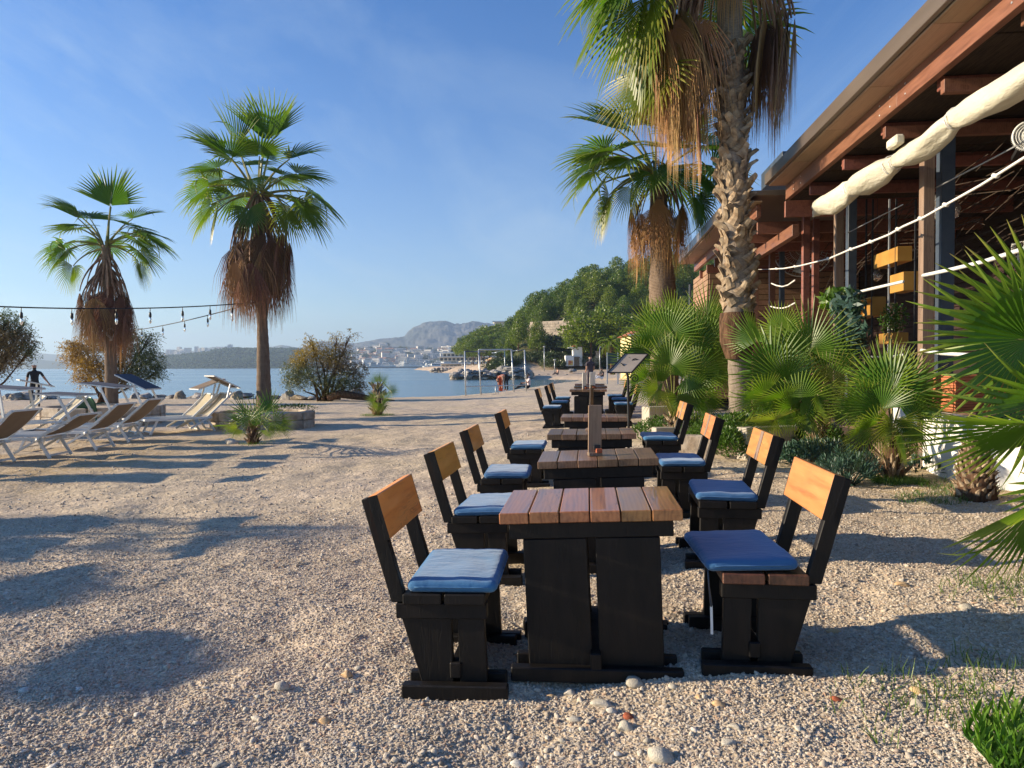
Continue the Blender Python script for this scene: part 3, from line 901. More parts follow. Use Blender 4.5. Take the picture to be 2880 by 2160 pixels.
def chair(x, y, z, rz, side, label, clabel, tilt=0.0, patch=False, cush=(0, 0, 0, 0), dz=0.0, strap=False):
    """side +1: faces +x (left of the table), -1: mirrored. (x, y): middle of the near runner on the ground"""
    a, b = dirs(rz)
    D = 0.62
    c = Vector((x, y, z)) + b * (D / 2)
    S = side
    root = empty('timber_chair', c, label=label, cat='chair', group='timber chairs along the row of tables', rot=(0, tilt, rz))
    K = MT['black_wood']
    def pl(name, poly, y0, y1, m=K):
        pts = [(S * p[0], p[1]) for p in poly]
        if S < 0: pts.reverse()
        o = MB().prism(pts, y0, y1, axis='y').build(name, m, root)
        md = o.modifiers.new('bevel', 'BEVEL'); md.width = 0.0035; md.segments = 1; md.limit_method = 'ANGLE'
        return o
    for s in (-1, 1):
        yo = s * (D / 2 - 0.045)
        t = 0.042
        MB().box((0, 0, 0), (0.47, 0.055, 0.068), ch=0.006).build('runner', K, root, loc=(0, s * (D / 2 + 0.008), 0.022))
        MB().box((0, 0, 0), (0.44, 0.045, 0.085), ch=0.006).build('runner', K, root, loc=(0.0, s * (D / 2 - 0.092), 0.032))
        pl('leg_board', [(-0.150, 0.03), (-0.012, 0.03), (-0.016, 0.335), (-0.240, 0.335)], yo - t / 2, yo + t / 2)
        pl('leg_board', [(0.018, 0.03), (0.140, 0.03), (0.132, 0.335), (0.012, 0.335)], yo - t / 2, yo + t / 2)
        pl('seat_rail', [(-0.262, 0.333), (0.145, 0.333), (0.145, 0.400), (-0.262, 0.400)], yo - 0.030 if s < 0 else yo - 0.025, yo + 0.025 if s < 0 else yo + 0.030)
        y0 = yo - 0.024 if s < 0 else yo - 0.020
        pl('back_post', [(-0.215, 0.403), (-0.283, 0.403), (-0.408, 0.862), (-0.345, 0.880)], y0, y0 + 0.044)
    MB().box((0, 0, 0), (0.05, 0.60, 0.07), ch=0.005).build('stretcher', K, root, loc=(0.0 * S, 0, 0.105))
    for (xc, w) in ((0.052, 0.180), (-0.139, 0.172)):
        MB().box((0, 0, 0), (w, D + 0.01, 0.046), ch=0.004).build('seat_plank', MT['brown_seat'] if strap else K, root, loc=(S * xc, 0, 0.424), rot=(0, 0, random.uniform(-.004, .004)))
    # back board, fixed to the front of the posts
    al = math.atan2(0.125, 0.459)
    M = Matrix.Rotation(-S * al, 3, 'Y')
    ctr = Vector((S * (-0.322), 0, 0.785))
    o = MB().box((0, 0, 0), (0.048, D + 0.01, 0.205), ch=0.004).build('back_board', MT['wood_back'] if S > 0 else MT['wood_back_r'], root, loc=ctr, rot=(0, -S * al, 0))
    if patch:
        MB().box((0, 0, 0), (0.003, 0.09, 0.200)).build('dark_strip', MT['wood_patch'], root, loc=ctr + M @ Vector((S * 0.0255, random.uniform(-0.06, 0.03), 0)), rot=(0, -S * al, 0))
    # black painted end grain of the back board
    for s in (-1, 1):
        MB().box((0, 0, 0), (0.0475, 0.004, 0.204)).build('board_end', K, root, loc=ctr + Vector((0, s * (D / 2 + 0.0065), 0)), rot=(0, -S * al, 0))
    # cushion: a thing of its own, lying on the seat
    R3 = root.rotation_euler.to_matrix()
    cu = obj('seat_cushion', CUSH[random.randrange(4)], None, c + R3 @ Vector((S * (-0.03 + cush[0]), cush[1], 0.447 + 0.026 + cush[3])), (0, tilt + S * cush[2] * 0.5, rz + cush[2]))
    tag(cu, clabel, 'cushion', 'blue seat cushions on the timber chairs')
    if strap:
        sp = MB()
        sp.tube([(0, 0, 0), (0.004, 0, -0.08), (0.012, 0.0, -0.17)], [0.0045, 0.004, 0.006], 5, 0)
        o = sp.build('tie_ribbon', [MT['slate_metal']], cu, loc=(-S * 0.0 + 0.19 * S, -0.26, -0.02))
        sp = MB(); sp.box((0, 0, 0), (0.011, 0.004, 0.13)); sp.build('tie_end', MT['white_paint'], cu, loc=(0.19 * S + 0.012, -0.26, -0.25))
    return root

def gh(x, y): return base_h(x, y)
CS = [
 (-0.255, 3.17, +1, -0.020, 'nearest left chair, its shaded orange back board lightened in colour', 'pale blue cushion on the nearest left chair, crossed by a thin shadow', False, (0.015, -0.0, 0.02, 0), False),
 (-0.17, 4.80, +1, -0.030, 'second chair from the front on the left', 'blue cushion on the second left chair, overlapping the near table edge', False, (0.02, 0.0, -0.03, 0), False),
 (-0.045, 6.35, +1, -0.025, 'third chair from the front on the left', 'deep blue cushion on the third left chair', False, (0.02, 0.0, 0.04, 0), False),
 (0.20, 8.45, +1, -0.010, 'fourth chair from the front on the left', 'blue cushion on the fourth left chair', False, (0.01, 0, 0, 0), False),
 (1.065, 3.17, -1, 0.0, 'nearest right chair with a plain orange back board and brown seat planks', 'blue cushion on the nearest right chair, hanging over its seat edge', False, (0.055, 0.0, 0.05, 0.006), True),
 (1.375, 4.78, -1, 0.0, 'second chair from the front on the right, dark strip across its back board', 'deep blue cushion on the second right chair', True, (-0.02, 0, -0.03, 0), False),
 (1.455, 6.4, -1, 0.0, 'third chair from the front on the right, dark strip in the back board', 'blue cushion on the third right chair', True, (-0.02, 0, 0.02, 0), False),
 (1.71, 8.5, -1, 0.0, 'fourth chair from the front on the right, before the low planter', 'blue cushion on the fourth right chair, before the planter', True, (0, 0, 0, 0), False),
 (0.90, 15.9, +1, -0.01, 'left chair at the nearest table of the far group', 'blue cushion on the left chair nearest in the far group', False, (0, 0, 0, 0), False),
 (1.20, 17.9, +1, -0.01, 'left chair at the middle table of the far group', 'blue cushion on the middle left chair of the far group', False, (0, 0, 0, 0), False),
 (1.42, 19.9, +1, -0.01, 'left chair at the farthest table', 'blue cushion on the farthest left chair', False, (0, 0, 0, 0), False),
 (2.38, 15.7, -1, 0.0, 'right chair at the nearest table of the far group', 'blue cushion on the right chair nearest in the far group', False, (0, 0, 0, 0), False),
 (2.60, 17.7, -1, 0.0, 'right chair at the middle table of the far group', 'blue cushion on the middle right chair of the far group', False, (0, 0, 0, 0), False),
 (2.76, 19.7, -1, 0.0, 'right chair at the farthest table', 'blue cushion on the farthest right chair', False, (0, 0, 0, 0), False)]
for (x, y, s, tl, lb, cl_, pt, cu, st) in CS:
    chair(x, y, gh(x, y) - (0.012 if s > 0 else 0.0), ROWA + random.uniform(-.022, .022), s, lb, cl_, tl, pt, cu, strap=st)

# ---- menu holders on the tables
def menu_holder(loc, rz, w, h, tilt, label, mat, board2=None):
    root = empty('menu_holder', loc, rz, label, 'menu holder', 'menu holders on the tables')
    o = MB().box((0, 0, h / 2), (w, 0.014, h), ch=0.002).build('board', mat, root, loc=(0, 0, 0.012), rot=(tilt, 0, 0))
    MB().box((0, 0, 0), (w * 1.02, 0.075, 0.024), ch=0.003).build('base', MT['wood_patch'], root, loc=(0, 0, 0.012))
    MB().box((0, 0, 0), (w * 0.5, 0.02, 0.035), ch=0.003).build('clip', MT['black_metal'], root, loc=(w * 0.12, -0.02, 0.06))
    MB().box((0, 0, 0), (w * 0.45, 0.03, 0.03), ch=0.003).build('sauce_sachet', MT['rust_stone'], root, loc=(w * 0.25, -0.035, 0.038))
    return root
MT['menu_wood'] = wood_mat('menu_board_wood', (0.17, 0.11, 0.065), (0.28, 0.19, 0.115), (0.36, 0.25, 0.16), 2, 0.5, 0.05, crack=.3)
MT['menu_dark'] = wood_mat('menu_board_dark', (0.05, 0.032, 0.022), (0.09, 0.06, 0.04), (0.13, 0.09, 0.06), 2, 0.5, 0.05, crack=.3)
MT['menu_white'] = plain('menu_paper', (0.74, 0.72, 0.64), (0.78, 0.77, 0.70), 4, rough=0.6)
tz = 0.755
menu_holder((0.58, 5.12, gh(0.6, 5) + tz), 0.08, 0.094, 0.345, 0.05, 'tall wooden menu board standing on the second table', MT['menu_wood'])
menu_holder((0.76, 7.05, gh(0.7, 7) + tz), 1.2, 0.10, 0.40, 0.03, 'tall wooden menu board on the third table, seen nearly edge on', MT['menu_dark'])
menu_holder((0.97, 8.98, gh(1, 9) + tz), 1.30, 0.10, 0.36, 0.03, 'dark wooden menu board edge on, on the fourth table', MT['menu_dark'])
menu_holder((1.60, 16.1, gh(1.6, 16) + 0.81), 0.3, 0.10, 0.36, 0.03, 'white menu board with rounded top on the far table, left of two', MT['menu_white'])
menu_holder((1.80, 16.3, gh(1.8, 16) + 0.81), 0.1, 0.125, 0.36, 0.03, 'wide cream menu board on the far table, right of two', MT['menu_white'])

# ---- wrought iron lectern with slanting menu board
def lectern():
    x, y = 1.325, 8.30
    z = gh(x, y)
    root = empty('menu_lectern', (x, y, z), 0, 'wrought iron lectern with a slanting menu board and scroll', 'menu stand')
    p = MB(); p.tube([(0, 0, 0.0), (0.004, 0, 0.7), (-0.004, 0, 1.22), (-0.035, 0.0, 1.33), (-0.09, 0.02, 1.375)], [0.017, 0.015, 0.015, 0.014, 0.012], 8)
    p.build('pole', MT['black_metal'], root)
    p = MB()
    for k in range(3):
        a = k * 2.094 + 0.4
        p.tube([(0, 0, 0.10), (0.10 * math.cos(a), 0.10 * math.sin(a), 0.07), (0.2 * math.cos(a), 0.2 * math.sin(a), 0.0)], 0.010, 6)
    p.build('foot', MT['black_metal'], root)
    # board: four corners in space
    A = Vector((-0.012, 0.16, 1.475)); B = Vector((0.250, 0.13, 1.472)); C = Vector((0.02, -0.10, 1.262)); D = Vector((-0.245, -0.06, 1.262))
    n = (B - A).cross(D - A).normalized(); 
    if n.z < 0: n = -n
    th = n * 0.012
    m = MB(); m.add([A, B, C, D, A + th, B + th, C + th, D + th], [(0, 1, 2, 3), (7, 6, 5, 4), (0, 4, 5, 1), (1, 5, 6, 2), (2, 6, 7, 3), (3, 7, 4, 0)])
    m.build('board', plain('board_back', (0.34, 0.29, 0.24), (0.42, 0.36, 0.30), 3, rough=.7), root)
    m = MB()
    for a_, b_ in ((A, B), (B, C), (C, D), (D, A)):
        m.bar(a_ + th * .9, b_ + th * .9, 0.012, 0.016)
    m.build('board_frame', MT['black_metal'], root)
    def scroll(c, r, turns, sgn=1, tail=None):
        pts = []
        for k in range(40):
            f = k / 39; a = f * turns * 2 * math.pi
            rr = r * (1 - 0.85 * f)
            pts.append(Vector((c[0] + sgn * rr * math.cos(a), c[1], c[2] + rr * math.sin(a))))
        return pts
    m = MB(); m.tube([(0.02, 0.10, 1.44)] + scroll((0.085, 0.06, 1.385), 0.045, 2.2, 1), 0.006, 6); m.build('scroll', MT['black_metal'], root)
    m = MB(); m.tube(scroll((0.075, 0.01, 1.20), 0.05, 1.7, -1) , 0.006, 6); m.build('scroll', MT['black_metal'], root)
lectern()
# ---------------------------------------------------------------- fan palms
def blade(mb, hub, d, n, Rr, spread, nseg, droop, seed, cup=0.12, fold=0.28, split=0.52, mi=1, thin=1.0, curl=2.0, tbase=0.0, rag=0.06, brk=0.0):
    """a fan shaped blade: hub point, axis d, upper normal n"""
    rs = random.Random(seed)
    d = Vector(d).normalized(); n = Vector(n); n = (n - d * n.dot(d)).normalized(); sd_ = n.cross(d)
    st = [0.05, 0.30, split, 0.68, 0.84, 1.0]
    dphi = 2 * spread / nseg
    for i in range(nseg):
        ph = -spread + (i + 0.5) * dphi
        v = (d * math.cos(ph) + sd_ * math.sin(ph) + n * cup * abs(math.sin(ph)))
        v.normalize()
        lat = (sd_ * math.cos(ph) - d * math.sin(ph)).normalized()
        L = Rr * (0.80 + 0.20 * math.cos(ph * 0.8)) * rs.uniform(1 - rag, 1 + rag)
        p = Vector(hub); r0 = 0.0
        vs = []; ts = []
        dr = droop * rs.uniform(0.75, 1.3)
        tw = rs.uniform(-0.25, 0.25)
        bk = rs.random() < brk; bs = rs.uniform(.5, 1.6)
        for k, r in enumerate(st):
            step = (r - r0) * L; r0 = r
            p = p + v * step
            v = (v + Vector((0, 0, -1)) * dr * (r ** curl) * step / L * 2.4 + lat * tw * (0.10 if r > split else 0) ).normalized()
            if bk and r >= split: v = (v - n * bs * .5 + lat * tw).normalized()
            nn = v.cross(lat).normalized() * -1
            if nn.dot(n) < 0: nn = -nn
            if r <= split: w = r * L * math.tan(dphi / 2) * 1.02
            else: w = split * L * math.tan(dphi / 2) * (1 - (r - split) / (1 - split)) ** 0.75
            w = max(w * thin, 0.0012)
            sg = 1 if i % 2 else 1
            vs += [p - lat * w, p + nn * w * fold * 2 * sg, p + lat * w]
            tt = tbase + r * 0.9
            ts += [tt, tt, tt]
        fs = []
        for k in range(len(st) - 1):
            a = k * 3
            fs += [(a, a + 1, a + 4, a + 3), (a + 1, a + 2, a + 5, a + 4)]
        mb.add(vs, fs, mi, False, ts)

def frond_mesh(name, elev, pet, Rr, spread, nseg, droop, seed, mats, petdroop=0.5, hubdrop=0.35, rad=0.022, **kw):
    mb = MB(); e = R(elev); p = Vector((0, 0, 0)); pts = [p.copy()]; N = 7
    for k in range(N):
        p = p + Vector((math.cos(e), 0, math.sin(e))) * pet / N
        e -= petdroop / N
        pts.append(p.copy())
    mb.tube(pts, [rad * (1.5 - 0.9 * k / N) for k in range(N + 1)], 4, 0, False)
    e2 = e - hubdrop
    d = Vector((math.cos(e2), 0, math.sin(e2))); n = Vector((-math.sin(e2), 0, math.cos(e2)))
    # rib carried on into the blade
    blade(mb, p, d, n, Rr, spread, nseg, droop, seed, **kw)
    return mb.mesh(name, mats)

LIVE = [MT['petiole'], MT['frond']]; LIVEY = [MT['petiole'], MT['frond_y']]
FR = {}
for el, pd, hd, dr in ((82, .25, .1, .35), (62, .45, .25, .5), (42, .55, .35, .6), (22, .6, .4, .75), (2, .6, .4, .9), (-22, .6, .4, 1.0)):
    for s in range(2):
        FR[(el, s)] = frond_mesh('frond', el, 1.0, 0.98, R(112 + 10 * s) if el < 80 else R(72 + 12 * s), 34 if el < 80 else 28, dr, el * 3 + s + 5, LIVE, pd, hd, split=0.5, thin=0.93, cup=.12 if el < 60 else (.3 if el < 80 else .75), rag=.1, brk=.06)
for s in range(2):
    FR[('y', s)] = frond_mesh('frond', -12, 1.0, 0.92, R(105), 32, 1.15, 71 + s, LIVEY, .8, .4, split=0.45, thin=0.85)
DEADM = [MT['petiole_dead'], MT['dead']]; DEADT = [MT['petiole_dead'], MT['dead_l']]
DD = {}
for s in range(4):
    DD[s] = frond_mesh('dead_frond', (-38, -52, -62, -45)[s], 1.15, (1.30, 1.45, 1.4, 1.2)[s], R(38 + 6 * s), 30, 2.8, 90 + s, DEADM, (.85, .62, .45, .75)[s], .2, rad=0.022, thin=0.75, split=0.3, fold=0.5, curl=0.7, rag=0.2)
    DD[s + 10] = frond_mesh('dead_frond', (-38, -52, -62, -45)[s], 1.15, (1.30, 1.45, 1.4, 1.2)[s], R(38 + 6 * s), 30, 2.8, 90 + s, DEADT, (.85, .62, .45, .75)[s], .2, rad=0.022, thin=0.75, split=0.3, fold=0.5, curl=0.7, rag=0.2)

def trunk(root, prof, mat, n=20, bend=(0, 0), wob=0.06, name='trunk', bp=2):
    """prof: list of (z, radius)"""
    mb = MB(); vs = []; fs = []
    zs = [p[0] for p in prof]; rs_ = [p[1] for p in prof]
    H = zs[-1]; m = max(12, int(H / 0.10))
    for j in range(m + 1):
        z = zs[0] + (H - zs[0]) * j / m
        r = float(np.interp(z, zs, rs_)); f = max(0.0, z / H)
        r *= 1 + 0.025 * (1 if j % 2 else -1) * (m > 20)
        for k in range(n):
            a = 2 * math.pi * k / n
            rr = r * (1 + wob * noise.noise(Vector((math.cos(a) * 1.5, math.sin(a) * 1.5, z * 2.2))))
            vs.append((rr * math.cos(a) + bend[0] * f ** bp, rr * math.sin(a) + bend[1] * f ** bp, z))
    for j in range(m):
        for k in range(n):
            fs.append((j * n + k, j * n + (k + 1) % n, (j + 1) * n + (k + 1) % n, (j + 1) * n + k))
    mb.add(vs, fs, 0, True)
    return mb.build(name, mat, root)

def palm(loc, H, prof, fr_spec, dead_spec, label, sc=1.0, bend=(0, 0), seed=1, tmat=None, name='fan_palm', cat='palm tree', group=None):
    """fr_spec: list of (elev class, variant, azimuth deg, scale); azimuth 0 = +x, 90 = away from the camera"""
    rs = random.Random(seed)
    root = empty(name, loc, label=label, cat=cat, group=group)
    trunk(root, prof, tmat or MT['trunk'], bend=bend)
    top = Vector((bend[0], bend[1], H))
    for (el, v, az_, s) in fr_spec:
        a = R(az_)
        obj('frond', FR[(el, v)], root, top + Vector((math.cos(a) * .10, math.sin(a) * .10, rs.uniform(-.12, .1))) * sc, (rs.uniform(-.12, .12), rs.uniform(-.08, .08), a), s * sc)
    for (v, az_, s, dz) in dead_spec:
        a = R(az_)
        obj('dead_frond', DD[v], root, top + Vector((math.cos(a) * .10, math.sin(a) * .10, dz)) * sc, (rs.uniform(-.06, .06), rs.uniform(-.05, .05), a), s * sc)
    return root

def auto_dead(n, seed, zr=(-.9, 0), smin=.85, smax=1.1, tan=0.25, az=None):
    rs = random.Random(seed); out = []
    for k in range(n):
        v = rs.randrange(4) + (10 if rs.random() < tan else 0)
        a = k * 137.5 if az is None else rs.uniform(*az)
        out.append((v, a, rs.uniform(smin, smax), rs.uniform(*zr)))
    return out

# palm 2 (middle of the picture, left): crown of about twenty leaves
b2 = G(741, 1150); y2 = 19.0
x2_ = P(741, 1000, y2).x; z2 = base_h(x2_, y2)
H2 = P(725, 545, y2).z - z2
fr2 = [(82, 0, 100, 1.35), (82, 1, 200, 1.3), (82, 0, 340, 1.3), (62, 0, 178, 1.25), (62, 1, 130, 1.2), (62, 0, 20, 1.05), (62, 1, 290, .95), (62, 0, 235, 1.05),
       (42, 1, 165, 1.05), (42, 0, 10, 1.0), (42, 1, 330, .85), (42, 0, 80, 1.0), (42, 1, 215, .95), (22, 0, 183, 1.10), (22, 1, 2, 1.20), (22, 0, 40, 1.1), (22, 1, 140, 1.0),
       (22, 0, 275, .75), (2, 1, 350, 1.15), (2, 0, 190, 1.05), (2, 1, 60, 1.0), ('y', 0, 205, .95), ('y', 1, 335, 1.05), (-22, 0, 268, .75)]
palm((x2_, y2, z2), H2, [(0, .215), (.5, .195), (2.0, .155), (2.9, .13), (3.3, .19), (H2, .12)], fr2,
     auto_dead(58, 21, (-.75, .1), .9, 1.2, .2), 'taller fan palm with a thick brown skirt, rising from the low stone planter', 1.05, (P(725, 545, y2).x - x2_, 0), 2)
# palm 1 (left)
y1_ = 22.0; x1_ = P(312, 1000, y1_).x; z1 = base_h(x1_, y1_)
H1 = P(298, 690, y1_).z - z1
fr1 = [(82, 0, 80, 1.35), (82, 1, 300, 1.25), (62, 0, 180, 1.15), (62, 1, 150, 1.2), (62, 0, 200, 1.05), (62, 1, 15, 1.0), (42, 0, 172, 1.0), (42, 1, 10, 1.0), (42, 0, 250, .8), (42, 1, 60, .9),
       (22, 0, 185, 1.1), (22, 1, 0, 1.15), (22, 0, 345, 1.0), (22, 1, 120, 1.0), (2, 0, 188, 1.05), (2, 1, 352, 1.0), ('y', 0, 180, 1.05), ('y', 1, 5, 1.0), (42, 0, 340, .9)]
palm((x1_, y1_, z1), H1, [(0, .20), (.5, .185), (1.8, .165), (2.4, .17), (H1, .12)], fr1,
     auto_dead(44, 33, (-.95, -.1), .85, 1.12, .12), 'left fan palm with sparse crown and brown skirt, behind the sun loungers', 1.0, (P(298, 690, y1_).x - x1_, 0), 4)
# palm 3 (behind the near one, right)
y3 = 16.5; x3 = P(1868, 900, y3).x; z3 = base_h(x3, y3) + .1
H3 = P(1850, 492, y3).z - z3
fr3 = [(82, 0, 110, 1.05), (82, 1, 230, 1.0), (62, 0, 165, 1.15), (62, 1, 205, 1.05), (62, 0, 30, .9), (62, 1, 300, .9), (42, 0, 180, 1.1), (42, 1, 150, 1.05), (42, 0, 210, 1.0), (42, 1, 350, .95),
       (42, 0, 270, .75), (22, 0, 172, 1.1), (22, 1, 195, 1.1), (22, 0, 225, .9), (22, 1, 5, 1.05), (22, 0, 335, .9), (22, 1, 60, 1.0), (2, 0, 180, 1.0), (2, 1, 250, .75), (2, 0, 355, 1.0), (2, 1, 320, .8), (2, 0, 285, .6),
       ('y', 0, 190, 1.05), ('y', 1, 165, 1.0), ('y', 0, 215, .8), (-22, 1, 10, .9), (-22, 0, 330, .85)]
palm((x3, y3, z3), H3, [(0, .36), (1.0, .33), (2.0, .30), (3.0, .30), (3.5, .24), (H3, .16)], fr3,
     auto_dead(20, 8, (-.2, .3), .66, .86, .9), 'squat fan palm with a thick banded trunk behind the big palm', 1.13, (P(1850, 492, y3).x - x3, 0), 9)

# palm 4, the big one by the restaurant: criss-cross leaf bases on the trunk
def big_palm():
    y = 11.5
    xb = P(2084, 1100, y).x; zb = base_h(xb, y) + 0.25
    xt = P(2048, -90, y).x
    Ht = P(2048, -90, y).z - zb
    root = empty('fan_palm', (xb, y, zb), label='big fan palm with criss cross leaf bases on its trunk, beside the restaurant', cat='palm tree')
    zz = lambda py: P(2080, py, y).z - zb
    prof = [(-.2, .20), (0, .178), (zz(1000), .168), (zz(900), .215), (zz(880), .225), (zz(700), .20), (zz(300), .19), (zz(0), .19), (Ht, .16)]
    bend = (xt - xb, 0)
    trunk(root, prof, MT['trunk_grey'], bend=bend, n=24, bp=1)
    # fibrous sleeve above the smooth stem
    m = MB(); m.lathe([(.20, zz(1010)), (.262, zz(960)), (.285, zz(905)), (.262, zz(880))], 22, wob=.25, cap=False)
    m.build('fibre_collar', MT['fibre'], root, loc=(bend[0] * .25, 0, 0))
    # leaf bases
    bm_ = []
    rs = random.Random(3)
    for k in range(4):
        m = MB()
        w0, w1, L = .090, .045, .17 + .02 * k
        lean = .055 + .02 * k
        q = []
        for (f, w, o, th) in ((0, w0, 0.0, .03), (.55, (w0 + w1) / 2, lean * .25, .03), (1, w1, lean, .018)):
            z = L * f; sk = rs.uniform(-.02, .02) + .03 * f * (-1) ** k
            q.append([(o, -w + sk, z), (o + th, -w * .4 + sk, z), (o + th, w * .4 + sk, z), (o, w + sk, z), (o - .03, 0 + sk, z)])
        vs = [p for l in q for p in l]; fs = []
        for j in range(2):
            for i in range(5):
                fs.append((j * 5 + i, j * 5 + (i + 1) % 5, (j + 1) * 5 + (i + 1) % 5, (j + 1) * 5 + i))
        fs += [(14, 13, 12, 11, 10), (0, 1, 2, 3, 4)]
        m.add(vs, fs)
        bm_.append(m.mesh('leaf_base', MT['boot']))
    n = 235; zlo, zhi = zz(880), zz(120)
    for i in range(n):
        f = i / n
        z = zlo + (zhi - zlo) * f
        a = i * 2.399963 + rs.uniform(-.15, .15)
        r = float(np.interp(z, [p[0] for p in prof], [p[1] for p in prof])) - .01
        fz = z / Ht
        tw = rs.choice((-1, 1)) * rs.uniform(.35, .75)
        rot = Matrix.Rotation(a, 3, 'Z') @ Matrix.Rotation(tw, 3, 'X') @ Matrix.Rotation(rs.uniform(-.16, .10), 3, 'Y')
        obj('leaf_base', bm_[i % 4], root, (r * math.cos(a) + bend[0] * fz, r * math.sin(a), z), rot.to_euler(), rs.uniform(.85, 1.12))
    top = Vector((bend[0], 0, Ht))
    # live crown, mostly above the frame; a few long leaves reach down into it
    for (el, v, az_, s) in [(82, 0, 40, 1.3), (82, 1, 160, 1.3), (82, 0, 280, 1.2), (62, 0, 0, 1.3), (62, 1, 60, 1.3), (62, 0, 120, 1.3), (62, 1, 180, 1.3), (62, 0, 240, 1.2), (62, 1, 300, 1.2),
                            (42, 0, 30, 1.3), (42, 1, 90, 1.3), (42, 0, 150, 1.3), (42, 1, 210, 1.3), (42, 0, 330, 1.3), (22, 1, 185, 1.35), (22, 1, 75, 1.3), (22, 0, 300, 1.1),
                            (2, 0, 182, 1.55), (2, 1, 205, 1.5), (2, 0, 150, 1.45), (2, 1, 60, 1.25), (-22, 0, 190, 1.5), (-22, 1, 168, 1.4), ('y', 0, 200, 1.5), (22, 0, 172, 1.5)]:
        a = R(az_)
        obj('frond', FR[(el, v)], root, top + Vector((math.cos(a) * .12, math.sin(a) * .12, rs.uniform(-.1, .1))), (rs.uniform(-.1, .1), rs.uniform(-.06, .06), a), s)
    # one big drooping leaf on the left of the trunk
    m = MB()
    hub = P(1845, 190, y) - Vector((xb, y, zb))
    pts = [top, top * .5 + hub * .5 + Vector((-.1, 0, .25)), hub]
    m.tube([pts[0], pts[0].lerp(pts[1], .6), pts[1], pts[1].lerp(pts[2], .6), pts[2]], [.03, .027, .025, .02, .016], 5, 0)
    blade(m, hub, (-.42, -.1, -.9), (-.75, -.55, .35), 1.28, R(88), 34, .5, 501, cup=.1, split=.5, thin=.95)
    m.build('frond', LIVEY, root)
    # skirt of dead leaves: three heavy bunches and thin ones between
    dead = []
    for (a0, a1, n_, z0, z1, s0, s1) in ((155, 208, 42, .05, .6, 1.12, 1.34), (205, 225, 5, 0, .3, 1.0, 1.15), (-30, 25, 20, .05, .5, 1.0, 1.22), (262, 275, 3, .75, .95, .8, .95), (60, 130, 6, .2, .5, 1.0, 1.2)):
        for k in range(n_):
            dead.append((rs.randrange(4) + (10 if rs.random() < .65 else 0), rs.uniform(a0, a1), rs.uniform(s0, s1), rs.uniform(z0, z1)))
    for (v, az_, s, dz) in dead:
        a = R(az_)
        obj('dead_frond', DD[v], root, top + Vector((math.cos(a) * (rs.uniform(.15, .62) if math.cos(a) < -.8 else rs.uniform(.1, .35)), math.sin(a) * .12, dz)), (rs.uniform(-.06, .06), rs.uniform(-.05, .05), a), s)
big_palm()

# ---------------------------------------------------------------- low fan palms placed leaf by leaf
def fan_mesh(name, Rr, spread, nseg, droop, seed, mats, **kw):
    mb = MB(); blade(mb, (0, 0, 0), (1, 0, 0), (0, 0, 1), Rr, R(spread), nseg, droop, seed, mi=0, **kw)
    return mb.mesh(name, mats)
FAN = [fan_mesh('fan_leaf', 1.0, (135, 120, 150, 100)[k], (40, 36, 44, 32)[k], .10, 200 + k, MT['fan'], cup=(.18, .3, .05, .4)[k], split=(.5, .42, .52, .5)[k], fold=.4, thin=.92, rag=.11, brk=.10) for k in range(4)]
FANY = [fan_mesh('fan_leaf', 1.0, 120, 34, .0, 300 + k, MT['fan_y'], cup=.25, split=.4, fold=.4, thin=.85, rag=.12) for k in range(2)]
FANS = [fan_mesh('fan_leaf', 1.0, (130, 115, 145, 95)[k], (17, 15, 19, 15)[k], .0, 400 + k, MT['fan'], cup=(.2, .3, .1, .4)[k], split=(.36, .3, .4, .36)[k], fold=.4, thin=.62) for k in range(4)]
for m_ in FANS: pass
